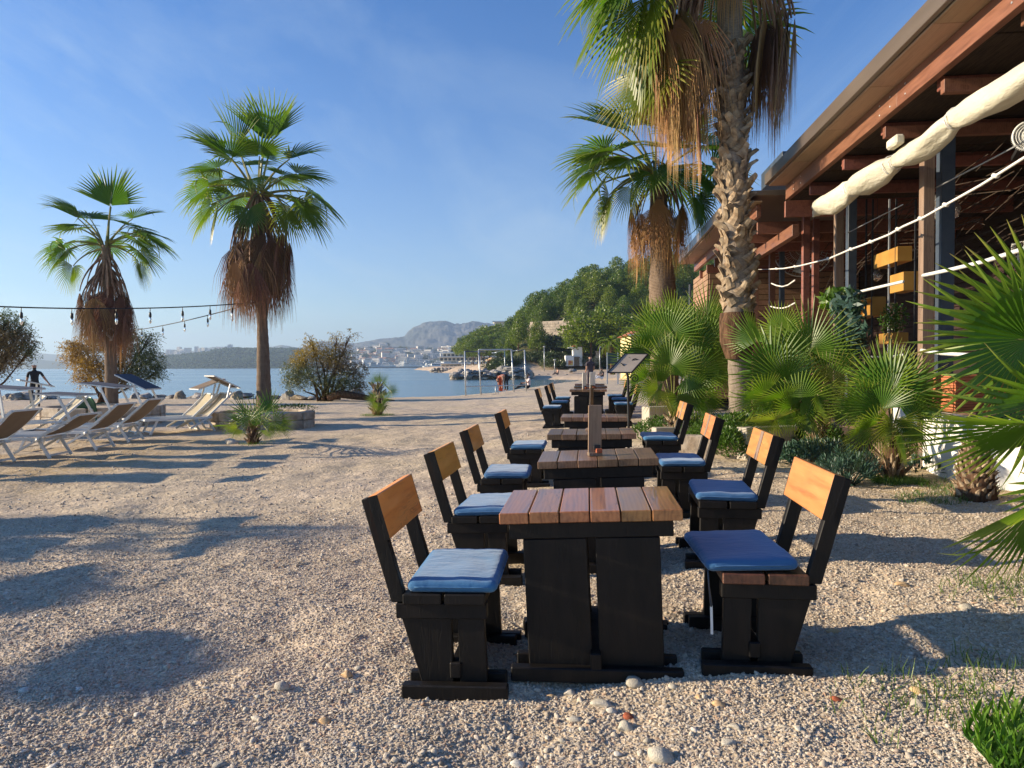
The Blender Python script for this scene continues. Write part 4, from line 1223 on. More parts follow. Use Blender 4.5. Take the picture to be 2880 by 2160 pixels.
def bush(base, label, leaves, stem_r=0.08, stem_h=0.3, group=None, sleeve=True, name='dwarf_fan_palm'):
    """leaves: (px, py of hub, depth y, radius px, axis angle in the picture (deg, 0 right, 90 up), turn towards viewer, variant, yellow)"""
    root = empty(name, base, label=label, cat='fan palm', group=group)
    B = Vector(base)
    if stem_h > 0:
        m = MB(); m.lathe([(stem_r * 1.1, -.1), (stem_r * 1.2, stem_h * .3), (stem_r * .9, stem_h * .8), (stem_r * .6, stem_h)], 12, wob=.3)
        m.build('trunk', MT['fibre'], root)
        rs = random.Random(int(abs(base[0]) * 100))
        sm = MB(); sm.tube([(0, 0, 0), (.03, 0, .05), (.09, 0, .10)], [.022, .016, .006], 4, 0, False)
        sme = sm.mesh('leaf_base', MT['boot'])
        for k in range(int(16 + stem_h * 60)):
            a = k * 2.4; f = rs.random()
            obj('leaf_base', sme, root, (stem_r * .9 * math.cos(a), stem_r * .9 * math.sin(a), stem_h * f), (0, 0, a), rs.uniform(.8, 1.3) * stem_r / .08)
    for i, (px, py, yy, rp, ang, face, var, yel) in enumerate(leaves):
        hub = P(px, py, yy)
        s = rp * yy / FPX
        a = R(ang)
        ax = Vector((math.cos(a), 0, math.sin(a)))
        # face: angle of the leaf plane; 0 = edge on, 90 = flat to the viewer
        fz = R(face)
        up = Vector((-math.sin(a), 0, math.cos(a)))
        nrm = (up * math.cos(fz) + Vector((0, -1, 0)) * math.sin(fz))
        sd_ = nrm.cross(ax)
        M = Matrix((ax, sd_, nrm)).transposed()
        me = (FANY[i % 2] if yel else (FANS if base[1] > 12.6 else FAN)[var % 4])
        obj('fan_leaf', me, root, hub - B, M.to_euler(), s)
        m = MB()
        p0 = Vector((0, 0, max(0.05, stem_h * .85))); p3 = hub - B
        mid = p0.lerp(p3, .5) + Vector((0, 0, .08 * (p3 - p0).length))
        m.tube([p0, p0.lerp(mid, .5) + Vector((0, 0, .03)), mid, mid.lerp(p3, .5), p3, p3 + ax * s * .12], [.013, .011, .010, .009, .008, .004], 5, 0)
        m.build('leaf_stalk', MT['petiole'], root)
    return root
def gz(px, yy):
    x = P(px, 1100, yy).x
    return Vector((x, yy, base_h(x, yy)))
# small palm before the stone planter, left of the middle
bush(G(712, 1248), 'small bushy fan palm on the gravel in front of the low stone planter', [
    (718, 1172, 13.0, 72, 95, 70, 1, 0), (690, 1165, 12.9, 70, 125, 55, 0, 0), (745, 1160, 13.1, 70, 65, 50, 2, 0), (760, 1150, 13.2, 62, 85, 75, 0, 0),
    (675, 1190, 12.8, 62, 150, 60, 3, 0), (700, 1185, 12.7, 60, 110, 80, 2, 0), (640, 1196, 13.0, 46, 186, 25, 1, 0), (770, 1185, 12.8, 60, -25, 45, 0, 0),
    (790, 1195, 13.0, 50, -45, 50, 1, 1), (735, 1192, 12.6, 50, 80, 85, 1, 0), (668, 1205, 12.6, 44, 215, 60, 2, 1), (752, 1210, 12.6, 42, -60, 60, 3, 1)], .09, .34)
bush(G(1062, 1168), 'small shaggy fan palm alone on the gravel before the water', [
    (1066, 1070, 20.4, 34, 90, 45, 1, 0), (1058, 1073, 20.5, 32, 120, 70, 3, 0), (1076, 1073, 20.3, 32, 60, 60, 0, 0), (1096, 1098, 20.4, 32, 10, 60, 0, 0), (1100, 1102, 20.2, 28, -25, 70, 1, 0),
    (1054, 1130, 20.0, 32, 200, 60, 2, 0), (1075, 1135, 20.0, 30, -50, 70, 0, 0), (1050, 1118, 20.3, 30, 140, 65, 1, 1), (1064, 1140, 19.9, 28, 250, 70, 1, 1), (1080, 1120, 20.4, 30, 30, 60, 2, 0)], .13, .95)
# cluster by the near palm, left part
B1 = gz(1895, 12.2)
bush(B1, 'leafy fan palm just left of the big palm trunk', [
    (1885, 1035, 11.9, 105, 95, 75, 0, 0), (1880, 945, 12.6, 120, 105, 60, 2, 0), (1950, 960, 12.8, 120, 85, 50, 1, 0), (1990, 965, 12.9, 125, 110, 55, 0, 0), (1935, 1000, 12.5, 130, 80, 80, 2, 0),
    (1830, 985, 12.6, 110, 150, 70, 1, 0), (1800, 1010, 12.8, 95, 170, 50, 0, 0), (1820, 1065, 12.0, 80, 200, 65, 3, 0), (1850, 1095, 11.7, 80, 225, 70, 1, 1), (1930, 1060, 11.8, 95, 20, 70, 2, 0),
    (1935, 1105, 11.7, 85, -35, 75, 0, 0), (1905, 1115, 11.6, 70, 265, 75, 1, 1), (1865, 1075, 11.9, 80, 160, 60, 3, 0), (1960, 1040, 12.2, 110, 10, 60, 0, 0), (1965, 1090, 12.0, 95, -50, 60, 2, 0),
    (1990, 905, 13.2, 110, 80, 45, 1, 0), (1900, 905, 13.3, 100, 120, 50, 3, 0), (1840, 930, 13.2, 100, 130, 60, 0, 0), (2010, 1030, 12.6, 110, -10, 70, 0, 0), (1985, 1130, 11.8, 70, 280, 75, 1, 0)], .09, .45)
B2 = gz(2300, 9.6)
bush(B2, 'tall fan palm with an upright leaf between the big palm and the restaurant posts', [
    (2278, 985, 9.6, 145, 82, 70, 1, 0), (2175, 1045, 9.4, 145, 120, 75, 0, 0), (2130, 960, 9.9, 105, 118, 25, 3, 0), (2215, 1075, 9.3, 130, 155, 65, 2, 0), (2205, 1120, 9.2, 115, 190, 45, 1, 0),
    (2230, 1100, 9.3, 120, 35, 60, 0, 0), (2250, 1130, 9.1, 110, 60, 55, 2, 0), (2330, 1080, 9.3, 110, 30, 65, 1, 1), (2330, 1030, 9.9, 110, 60, 60, 3, 0), (2180, 1180, 9.0, 115, 186, 35, 1, 1),
    (2270, 1165, 9.0, 105, -50, 70, 0, 1), (2240, 1010, 10.1, 110, 100, 65, 0, 0), (2200, 935, 10.6, 95, 95, 40, 2, 0), (2150, 1110, 9.4, 110, 200, 55, 0, 0), (2340, 1140, 9.2, 95, -20, 55, 0, 0), (2300, 1110, 9.0, 90, 300, 60, 3, 0), (2225, 1150, 9.1, 90, 245, 60, 2, 0)], .08, .7)
B3 = gz(2510, 7.9)
bush(B3, 'fan palm with a dark upright fan, right of the blue green spurge', [
    (2508, 1105, 7.9, 155, 88, 65, 2, 0), (2490, 1090, 8.1, 150, 75, 20, 1, 0), (2540, 1110, 8.0, 140, 62, 60, 0, 0), (2470, 1120, 8.1, 120, 140, 60, 0, 0), (2440, 1140, 7.9, 120, 168, 45, 2, 0),
    (2470, 1190, 7.6, 115, 205, 60, 1, 0), (2510, 1185, 7.5, 115, 265, 70, 2, 1), (2550, 1180, 7.6, 120, -40, 60, 0, 0), (2580, 1150, 7.8, 115, 5, 45, 1, 0), (2430, 1200, 7.6, 95, 225, 55, 3, 1), (2535, 1220, 7.4, 90, -75, 65, 3, 0), (2480, 1150, 7.7, 110, 115, 65, 3, 0)], .10, .55)
# the near one, reaching in from the right edge
B4 = Vector((3.35, 3.95, base_h(3.3, 4)))
bush(B4, 'large near fan palm whose leaves reach in from the right edge', [
    (2895, 955, 3.75, 335, 178, 70, 0, 0), (2960, 905, 4.0, 370, 150, 75, 2, 0), (2905, 1195, 3.55, 350, 176, 22, 1, 0), (2965, 1120, 3.8, 330, 195, 55, 0, 0), (2930, 1405, 3.4, 320, 206, 40, 3, 0),
    (2990, 1360, 3.6, 300, 235, 60, 2, 0), (3080, 1000, 4.1, 350, 60, 70, 2, 0), (3150, 1100, 4.2, 340, 10, 60, 0, 0), (3100, 1300, 4.0, 320, -30, 60, 1, 0)], .14, .62)
# cut stumps with leaf bases
def stump(px, py, h, r, label, yy=None):
    g = G(px, py)
    root = empty('palm_stump', (g.x, g.y, g.z), label=label, cat='palm stump')
    MB().lathe([(r * 1.25, -.05), (r * 1.1, h * .15), (r, h * .5), (r * .62, h * .92), (r * .2, h)], 14, wob=.2).build('trunk', MT['fibre'], root)
    rs = random.Random(px)
    m = MB(); 
    for (f, w, o, th) in ((0, .045, 0, .02),):
        pass
    m.add([(0, -.05, 0), (.03, -.03, 0), (.03, .03, 0), (0, .05, 0), (.06, -.032, .07), (.085, -.012, .07), (.085, .012, .07), (.06, .032, .07), (.125, 0, .10)],
          [(0, 1, 5, 4), (1, 2, 6, 5), (2, 3, 7, 6), (3, 0, 4, 7), (4, 5, 8), (5, 6, 8), (6, 7, 8), (7, 4, 8)])
    me = m.mesh('leaf_base', MT['boot'])
    n = 130
    for k in range(n):
        f = k / n; a = k * 2.399963
        rr = float(np.interp(f, [0, .15, .5, .92, 1], [r * 1.2, r * 1.08, r, r * .6, r * .2]))
        obj('leaf_base', me, root, (rr * math.cos(a) * .9, rr * math.sin(a) * .9, h * f), (rs.uniform(-.3, .3), rs.uniform(-.45, .1), a), (1.0 - .3 * f) * r / .24)
stump(2742, 1398, .55, .15, 'pineapple like palm stump before the white wall, right')
stump(2530, 1302, .26, .11, 'small leafless palm stump at the left end of the white wall')

# ---------------------------------------------------------------- ground cover, spurge, grass, bright shrub
def leaf_pile(name, pts, mat, L, W, label, cat, kind='stuff', up=.5, seed=0, n_per=1):
    """many small leaves spread through a volume; pts: list of (pos, outward)"""
    rs = np.random.default_rng(seed)
    P_ = np.array([list(p) for p, o in pts], dtype=np.float64); O = np.array([list(o) for p, o in pts], dtype=np.float64)
    P_ = np.repeat(P_, n_per, 0); O = np.repeat(O, n_per, 0); n = len(P_)
    d = O + rs.normal(size=(n, 3)) * .55 + np.array([0, 0, up]); d /= np.linalg.norm(d, axis=1)[:, None]
    s = np.cross(d, rs.normal(size=(n, 3))); s /= np.linalg.norm(s, axis=1)[:, None]
    l = (L * rs.uniform(.6, 1.3, n))[:, None]; w = W * rs.uniform(.8, 1.2, n)[:, None]
    nn = np.cross(d, s)
    a = P_; b = P_ + d * l * .5 - s * w + nn * w * .3; c = P_ + d * l * .5 + s * w + nn * w * .3; e = P_ + d * l - nn * l * .08
    V = np.stack([a, b, e, c], 1).reshape(-1, 3)
    F = np.arange(4 * n).reshape(n, 4)
    tv = np.tile(np.array([0.1, .4, .95, .4]), n)
    o = obj(name, np_mesh(name, V, F, mat, False, tv))
    return tag(o, label, cat, None, kind)
def mound(cx, cy, z0, rx, ry, h, n, seed):
    rs = random.Random(seed); out = []
    for _ in range(n):
        a = rs.random() * 6.283; r = math.sqrt(rs.random())
        x, y = r * math.cos(a), r * math.sin(a)
        z = h * math.sqrt(max(0, 1 - r * r)) * rs.uniform(.55, 1.0)
        out.append((Vector((cx + x * rx, cy + y * ry, z0 + z)), Vector((x * .8, y * .8, .35))))
    return out
# planter with ground cover: (low stone edging, then leaves over it)
def block(p0, p1, h, w, name, label, mat, cat='planter edging'):
    d = (Vector(p1) - Vector(p0)); L = d.length; a = math.atan2(d.y, d.x)
    c = (Vector(p0) + Vector(p1)) / 2
    me = MB().box((0, 0, h / 2 - .1), (L, w, h + .2), ch=.012).mesh(name, mat)
    o = obj(name, me, None, (c.x, c.y, min(p0[2], p1[2])), (0, 0, a))
    return tag(o, label, cat)
q = lambda px, yy, z=None: Vector((P(px, 1100, yy).x, yy, base_h(P(px, 1100, yy).x, yy) if z is None else z))
block(q(1838, 12.0), q(2010, 12.2), .28, .2, 'planter_wall', 'pale planter edge left of the big palm, behind the fourth right chair', MT['concrete'])
block(q(1815, 15.3), q(1905, 15.6), .42, .3, 'planter_wall', 'low grey white block planter beyond the fourth right chair', MT['concrete'])
block(q(1885, 10.6), q(2075, 10.2), .30, .22, 'planter_wall', 'sunlit limestone planter edge behind the third right chair', MT['limestone'])
block(q(2085, 10.0), q(2230, 10.3), .42, .22, 'planter_wall', 'beige planter edge behind the second right chair, half under leaves', MT['concrete'])
pts = []
for (px, yy, rx, ry, h, n) in ((1880, 12.6, .7, .5, .42, 1500), (1960, 12.2, .5, .5, .46, 1300), (2030, 11.2, .55, .6, .50, 2200), (2075, 10.5, .40, .55, .58, 2600), (2150, 10.8, .6, .55, .62, 2600), (2230, 10.6, .6, .5, .58, 2200), (2290, 10.3, .45, .5, .5, 1500), (2055, 10.05, .22, .3, .40, 1300)):
    b = q(px, yy); pts += mound(b.x, b.y, b.z, rx, ry, h, n, px)
leaf_pile('ground_cover', pts, MT['ground_cover'], .06, .014, 'bright green ground cover spilling over the planter edges', 'ground cover')
pts = []
for (px, yy, rx, ry, h, n) in ((2300, 9.2, .5, .4, .30, 1100), (2240, 9.3, .4, .3, .25, 500), (2600, 8.2, .3, .3, .2, 200)):
    b = q(px, yy); pts += mound(b.x, b.y, b.z, rx, ry, h, n, px)
leaf_pile('leaf_litter_shade', pts, MT['spurge'], .09, .014, 'dark undergrowth below the fan palms', 'undergrowth', seed=4)
# spurge: rosettes of narrow blue green leaves
def spurge(px, py, w, n, label, seed):
    g = G(px, py); rs = random.Random(seed)
    root = empty('spurge_plant', (g.x, g.y, g.z), label=label, cat='shrub')
    for k in range(n):
        a = rs.random() * 6.283; r = w * math.sqrt(rs.random()); h = .10 + .26 * (1 - (r / w) ** 2) * rs.uniform(.7, 1.1)
        tip = Vector((r * math.cos(a), r * math.sin(a) * .6, h))
        m = MB(); m.tube([(tip.x * .3, tip.y * .3, 0), tip * .7, tip], [.008, .006, .004], 4, 0)
        axis = Vector((tip.x * .8, tip.y * .8, .25)).normalized()
        for j in range(26):
            f = j / 26; b_ = j * 2.4
            s1_ = axis.cross(Vector((0, 0, 1)) if abs(axis.z) < .9 else Vector((1, 0, 0))).normalized(); s2_ = axis.cross(s1_)
            out = (s1_ * math.cos(b_) + s2_ * math.sin(b_))
            d = (out * (1.0 - .6 * f) + axis * (.3 + f)).normalized(); L = .085
            p = tip - axis * .10 * (1 - f); lat = d.cross(axis).normalized() * .007
            m.add([p, p + d * L * .6 - lat, p + d * L, p + d * L * .6 + lat], [(0, 1, 2, 3)], 0, False, [.2, .4, .9, .4])
        m.build('leafy_stem', MT['spurge'], root)
spurge(2380, 1362, .42, 42, 'blue green spurge with narrow leaf rosettes beneath the fan palms, left clump', 1)
spurge(2455, 1345, .30, 26, 'blue green spurge clump next to the small stump', 2)
# bright shrub in the lower right corner
def shrub(g, w, h, n, label):
    root = empty('leafy_shrub', g, label=label, cat='shrub'); rs = random.Random(12)
    for k in range(n):
        a = rs.random() * 6.283; r = math.sqrt(rs.random())
        tip = Vector((w * r * math.cos(a), w * r * math.sin(a), h * (1 - .5 * r * r) * rs.uniform(.75, 1.05)))
        m = MB(); m.tube([(tip.x * .4, tip.y * .4, 0), tip * .6, tip], [.005, .004, .003], 4, 0)
        for j in range(22):
            f = j / 22; b_ = j * 2.4
            base = Vector((tip.x * (.4 + .6 * f), tip.y * (.4 + .6 * f), tip.z * f ** .9))
            d = (Vector((math.cos(b_), math.sin(b_), 1.3 + f)) + Vector((tip.x, tip.y, 0))).normalized(); L = .075
            lat = d.cross(Vector((math.sin(b_), -math.cos(b_), .3))).normalized() * .0065
            m.add([base, base + d * L * .5 - lat, base + d * L, base + d * L * .5 + lat], [(0, 1, 2, 3)], 0, False, [.1, .4, .9, .4])
        m.build('leafy_stem', MT['agave'], root)
gs = G(2905, 2190)
shrub((gs.x, gs.y, gs.z - .03), .21, .27, 46, 'bright green narrow leaved shrub in the lower right corner')
# grass tufts
def tufts(name, spots, label, seed=0, L=.09):
    rs = np.random.default_rng(seed); A = []
    for (px, py, r, n) in spots:
        g = G(px, py)
        th = rs.random(n) * 6.283; rr = r * np.sqrt(rs.random(n))
        x = g.x + rr * np.cos(th); y = g.y + rr * np.sin(th) * .8; z = nh(x, y) - .005
        A.append(np.stack([x, y, z], -1))
    A = np.concatenate(A); n = len(A)
    d = rs.normal(size=(n, 3)) * .38 + [0, 0, 1]; d /= np.linalg.norm(d, axis=1)[:, None]
    s = np.cross(d, rs.normal(size=(n, 3))); s /= np.linalg.norm(s, axis=1)[:, None]
    l = L * rs.uniform(.5, 1.3, (n, 1)); w = .0022
    b = A + d * l * .6 + [0, 0, 0]; e = b + (d + rs.normal(size=(n, 3)) * .35) * l * .4
    V = np.stack([A - s * w, A + s * w, b + s * w * .8, b - s * w * .8, e], 1).reshape(-1, 3)
    i = np.arange(n)[:, None] * 5
    F = np.concatenate([i + np.array([0, 1, 2, 3]), i + np.array([3, 2, 4, 4])])
    me = bpy.data.meshes.new(name); me.from_pydata(V.tolist(), [], [tuple(f) for f in (i + [0, 1, 2, 3]).tolist()] + [tuple(f) for f in (i + [3, 2, 4]).tolist()])
    me.materials.append(MT['grass'])
    a = me.attributes.new('t', 'FLOAT', 'POINT'); a.data.foreach_set('value', np.tile([0, 0, .5, .5, 1.0], n).astype(np.float32))
    tag(obj(name, me), label, 'grass', None, 'stuff')
tufts('grass_patch', [(2530, 1358, .28, 1500), (2500, 1350, .2, 700), (2620, 1400, .35, 500), (2700, 1370, .4, 500), (2450, 1310, .4, 500)], 'green grass growing at the foot of the white wall', 1, .07)
tufts('sparse_grass', [(2830, 1660, .25, 130), (2800, 1680, .3, 90), (2620, 1940, .3, 60), (2690, 2000, .25, 70), (2760, 1985, .2, 60), (2480, 1930, .2, 25), (2500, 2095, .05, 8), (2810, 1870, .2, 60), (2420, 1990, .2, 14), (2750, 1900, .2, 30)], 'thin grass blades scattered over the gravel on the right', 2, .085)
tufts('weed_ring', [(1062, 1168, .55, 900), (712, 1250, .3, 160)], 'low weeds round the foot of the small shaggy palm', 3, .07)
# ---------------------------------------------------------------- restaurant on the right
BA = math.atan(210 / FPX)
bu = Vector((math.sin(BA), math.cos(BA), 0)); bv = Vector((math.cos(BA), -math.sin(BA), 0))
BRZ = -BA                              # local y runs along the building
rest = empty('restaurant', (0, 0, 0), BRZ, 'timber framed beach restaurant with open front, deep eaves and rolled awning', 'building')
# inside rest: x = t (away from the beach), y = s (along), z
def sz_(px, t):                        # distance along for a picture column, at offset t
    return t * FPX / (px - 1650)
def bbox(name, mat, t0, t1, s0, s1, z0, z1, parent=None, ch=0.004):
    w, l, h = abs(t1 - t0), abs(s1 - s0), abs(z1 - z0)
    return MB().box((0, 0, 0), (w, l, h), ch=min(ch, w * .3, l * .3, h * .3)).build(name, mat, parent or rest, loc=((t0 + t1) / 2, (s0 + s1) / 2, (z0 + z1) / 2))
FL = 0.45
S_END, S_NEAR = 13.2, 1.0
# near roof
bbox('fascia', MT['gutter'], 3.10, 3.16, S_NEAR, S_END, 4.535, 4.72)
bbox('roof_slab', MT['gutter'], 3.165, 9.5, S_NEAR, S_END, 4.62, 4.70)
s = S_END; k = 0
while s > S_NEAR + .1:
    s2 = max(S_NEAR, s - 1.52)
    bbox('soffit_panel', MT['soffit'], 3.165, 3.52, s2 + .006, s - .006, 4.515, 4.535)
    s = s2
bbox('eave_beam', MT['red_wood'], 3.456, 3.54, 8.62, 13.2, 4.27, 4.512)
bbox('eave_beam', MT['red_wood'], 3.456, 3.54, S_NEAR, 8.615, 4.27, 4.512)
m = MB()
for s in (12.6, 11.9, 9.3, 8.9, 8.3, 6.3, 5.9, 4.6):
    m.lathe([(0.012, -0.004), (0.010, .004)], 8, (0, s, 0))
# bolts: small discs on the outer face
mb = MB()
for s in (12.7, 12.3, 9.1, 8.8, 8.4, 6.4, 6.0, 4.9, 4.5):
    for z in (4.34, 4.45):
        mb.box((3.453, s, z), (.006, .018, .018), ch=.002)
mb.build('bolt', MT['steel'], rest)
for s in (12.1, 10.6, 9.2, 7.76, 6.3, 4.85, 3.4):
    bbox('rafter', MT['red_wood'], 3.545, 8.2, s - .04, s + .04, 4.10, 4.235)
    bbox('rafter', MT['red_wood'], 3.60, 8.2, s + .16, s + .24, 4.20, 4.335)
# end frame of the near roof and the next bay
bbox('cross_beam', MT['red_wood'], 3.46, 8.0, 13.22, 13.30, 3.98, 4.26)
bbox('cross_beam', MT['red_wood'], 3.60, 3.72, 13.3, 16.4, 3.66, 3.86)
# posts
for (px, t, w, m_) in ((2550, 4.0, .125, 'post_wood'), (2326, 4.0, .12, 'post_wood'), (2240, 4.0, .12, 'red_wood')):
    s = sz_(px, t)
    bbox('post', MT[m_], t - w / 2, t + w / 2, s - w / 2, s + w / 2, FL - .3, 4.10)
for (px, t, w) in ((2597, 4.25, .15), (2358, 4.25, .13), (2266, 4.25, .11), (2152, 4.1, .12), (2178, 4.3, .10)):
    s = sz_(px, t)
    bbox('inner_post', MT['slate_metal'] if px in (2597, 2358, 2178) else MT['red_wood'], t - w / 2, t + w / 2, s - w / 2, s + w / 2, FL - .3, 4.10)
bbox('floor', MT['soffit'], 3.9, 9.5, 9.3, 23.0, FL - .35, FL)
bbox('floor', MT['soffit'], 5.3, 9.5, 1.0, 9.295, FL - .35, FL)
# plinth below the floor
bbox('plinth', MT['dark_siding'], 3.88, 3.9, 10.2, 23.0, 0, FL)
# reed ceiling and reed bundles
n = 11
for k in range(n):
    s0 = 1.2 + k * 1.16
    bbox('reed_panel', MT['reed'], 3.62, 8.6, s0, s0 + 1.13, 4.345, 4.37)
rs = random.Random(5)
mb = MB()
for k in range(420):
    s = rs.uniform(6, 17); t = rs.uniform(4.6, 7.2); z = rs.uniform(3.1, 4.2)
    a = rs.uniform(-.5, .5); L = rs.uniform(.5, 1.4)
    mb.tube([(t, s, z), (t + L * math.sin(a) * .4, s + L * math.cos(a), z + rs.uniform(-.35, .2))], .006, 3, 0, False, False)
tag(mb.build('hanging_reed', MT['reed'], rest), kind='stuff')
# back wall of horizontal boards (behind the tables) and the near closing wall
for k in range(26):
    z = FL + .07 + k * .148
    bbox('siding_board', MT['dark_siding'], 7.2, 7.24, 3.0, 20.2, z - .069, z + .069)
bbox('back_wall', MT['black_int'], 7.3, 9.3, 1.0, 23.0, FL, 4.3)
# far wing: boarded block, lower roof
for k in range(24):
    z = 0.55 + k * .148
    bbox('siding_board', MT['lit_siding'], 3.28, 3.31, 20.33, 23.0, z - .066, z + .066)
    bbox('siding_board', MT['lit_siding'], 3.315, 7.2, 20.27, 20.31, z - .066, z + .066)
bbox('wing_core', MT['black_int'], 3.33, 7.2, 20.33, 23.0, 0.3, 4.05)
bbox('down_pipe', MT['slate_metal'], 3.16, 3.22, 23.05, 23.11, 0.3, 3.9)
bbox('fascia', MT['gutter'], 2.66, 2.72, 13.6, 21.7, 4.36, 4.56)
bbox('roof_slab', MT['gutter'], 2.725, 9.0, 13.6, 21.7, 4.45, 4.54)
for k in range(6):
    s0 = 13.6 + k * 1.35
    bbox('soffit_panel', MT['soffit'], 2.725, 3.16, s0 + .006, s0 + 1.344, 4.335, 4.355)
bbox('eave_beam', MT['red_wood'], 3.10, 3.18, 13.8, 21.6, 4.10, 4.33)
for s in (21.2, 20.0, 18.8, 17.6, 16.4, 15.2, 14.2):
    bbox('rafter', MT['red_wood'], 3.20, 8.0, s - .04, s + .04, 3.86, 4.08)
bbox('roof_box', MT['slate_metal'], 3.32, 5.2, 12.9, 14.4, 4.72, 5.03)
for s in (16.4, 18.3):
    bbox('post', MT['red_wood'], 3.6, 3.72, s - .06, s + .06, FL - .3, 3.9)
# lattice (white) and shutters deep inside
m = MB()
for k in range(4): m.box((0, 0, k * .16), (.05, .62, .03))
for k in range(4): m.box((0, -.30 + k * .2, .24), (.052, .03, .55))
m.build('white_lattice', MT['white_wall'], rest, loc=(6.4, 11.2, 2.0))
m.build('white_lattice', MT['white_wall'], rest, loc=(6.4, 11.5, 2.9)).scale = (1, .8, .6)

def bw(t, s, z): return bv * t + bu * s + Vector((0, 0, z))
def bwp(px, py, t):                    # point on the vertical plane at offset t
    s = sz_(px, t); 
    d = ray(px, py); p0 = bw(t, s, 0)
    k = (p0.xy.length) / d.xy.length
    q_ = CAM + d * k
    return q_
# rolled white awning, tied at intervals
aw = empty('rolled_awning', bw(4.0, 8, 3.9), label='long rolled ivory canvas awning tied under the eaves', cat='awning')
def roll(p):
    return Vector(p) - Vector(aw.location)
knots = [(2288, 608, .02), (2298, 594, .07), (2311, 580, .13), (2345, 568, .158), (2385, 543, .145), (2397, 530, .108), (2402, 526, .106), (2425, 515, .165), (2470, 486, .15), (2508, 464, .10), (2519, 457, .075), (2525, 452, .080), (2560, 436, .13), (2600, 415, .122), (2655, 365, .115), (2684, 338, .088), (2690, 331, .092), (2735, 312, .12), (2800, 280, .122), (2880, 226, .128), (2960, 170, .12), (2975, 158, .08), (3040, 120, .13), (3160, 40, .13)]
pts = []; rr = []
fine = []
for i in range(len(knots) - 1):
    a, b = knots[i], knots[i + 1]
    for j in range(4):
        f = j / 4; g_ = f * f * (3 - 2 * f)
        fine.append((a[0] + (b[0] - a[0]) * f, a[1] + (b[1] - a[1]) * f, a[2] + (b[2] - a[2]) * g_))
for (px, py, r) in fine:
    pts.append(roll(bwp(px, py, 3.72))); rr.append(r)
mb = MB()
N = 18; prev = None; vs = []; fs = []
for i, p in enumerate(pts):
    d = (pts[min(i + 1, len(pts) - 1)] - pts[max(0, i - 1)]).normalized()
    sx = d.cross(Vector((0, 0, 1))).normalized(); sy = d.cross(sx)
    for k in range(N):
        a = 2 * math.pi * k / N
        w = rr[i] * (1 + .10 * math.sin(3 * a + i * .25) + .16 * noise.noise(Vector((math.cos(a) * 1.3, math.sin(a) * 1.3, i * .16))))
        vs.append(p + (sx * math.cos(a) + sy * math.sin(a)) * w)
for i in range(len(pts) - 1):
    for k in range(N):
        fs.append((i * N + k, i * N + (k + 1) % N, (i + 1) * N + (k + 1) % N, (i + 1) * N + k))
fs.append(tuple(range(N))); fs.append(tuple(range((len(pts) - 1) * N, len(pts) * N)))
mb.add(vs, fs, 0, True)
mb.build('canvas', MT['canvas'], aw)
for i, (px, py, r) in enumerate(fine):
    if r < .11 and px > 2395 and (i % 4 == 0) and px < 3000:
        p = roll(bwp(px, py, 3.72)); d = (pts[i + 1] - pts[i - 1]).normalized()
        sx = d.cross(Vector((0, 0, 1))).normalized(); sy = d.cross(sx)
        MB().tube([p + (sx * math.cos(a) + sy * math.sin(a)) * (r * 1.08) for a in [q_ * .5236 for q_ in range(13)]], .006, 4).build('tie_cord', MT['rope'], aw)

# white ropes and light tubes strung along the front
def strung(name, pts_, rad, mat, label, cat, t=3.85, group=None, beads=0):
    pp = []
    for i in range(len(pts_) - 1):
        for j in range(6):
            f = j / 6
            pp.append((pts_[i][0] + (pts_[i + 1][0] - pts_[i][0]) * f, pts_[i][1] + (pts_[i + 1][1] - pts_[i][1]) * f))
    pp.append(pts_[-1])
    W_ = [bwp(a, b, t) for a, b in pp]
    o = empty(name, W_[0], label=label, cat=cat, group=group)
    W_ = [w - Vector(o.location) for w in W_]
    MB().tube(W_, rad, 6).build('cord', mat, o)
    for k in range(beads):
        i = int((k + .5) * len(W_) / beads)
        MB().tube([W_[i] - Vector((0, .03, .01)), W_[i] + Vector((0, .03, .012))], rad * 1.7, 6).build('clip', mat, o)
    return o
strung('white_cord', [(2050, 760), (2165, 757)], .004, MT['rope'], 'thin white cord from the big palm to the restaurant post', 'cord', 2.9)
strung('light_tube', [(2163, 757), (2205, 755), (2252, 747), (2330, 728), (2388, 703), (2425, 690), (2500, 660), (2540, 637), (2600, 610), (2660, 576), (2760, 520), (2880, 444), (3000, 372)], .013, MT['rope'], 'upper white light tube strung along the restaurant front', 'cord', 3.85, beads=10)
strung('light_tube', [(2170, 797), (2184, 803), (2200, 806), (2216, 802), (2236, 788)], .014, MT['rope'], 'short sagging white tube between the far posts, upper of two', 'cord', 4.0)
strung('light_tube', [(2168, 862), (2184, 866), (2200, 867), (2216, 863), (2236, 852)], .014, MT['rope'], 'short sagging white tube between the far posts, lower of two', 'cord', 4.0)
strung('light_tube', [(2355, 837), (2440, 815), (2540, 792)], .020, MT['white_paint'], 'white tube rising to the thick weathered post', 'cord', 4.1)
strung('light_tube', [(2596, 775), (2680, 757), (2770, 735), (2880, 700)], .022, MT['white_paint'], 'white tube right of the thick post, half behind palm leaves', 'cord', 4.1)
strung('light_tube', [(2592, 985), (2650, 994), (2720, 998), (2800, 996)], .022, MT['white_paint'], 'low white tube behind the near palm leaves', 'cord', 4.1)
strung('light_tube', [(2440, 1004), (2500, 1004), (2540, 998)], .016, MT['white_paint'], 'low white tube left of the thick post', 'cord', 4.2)
strung('steel_rod', [(2384, 655), (2540, 575)], .007, MT['steel'], 'thin steel rod rising to the thick post under the awning', 'rod', 4.3)
strung('steel_rod', [(2632, 528), (2760, 462), (2900, 388)], .008, MT['steel'], 'thin steel rod right of the thick post above the light tube', 'rod', 4.3)

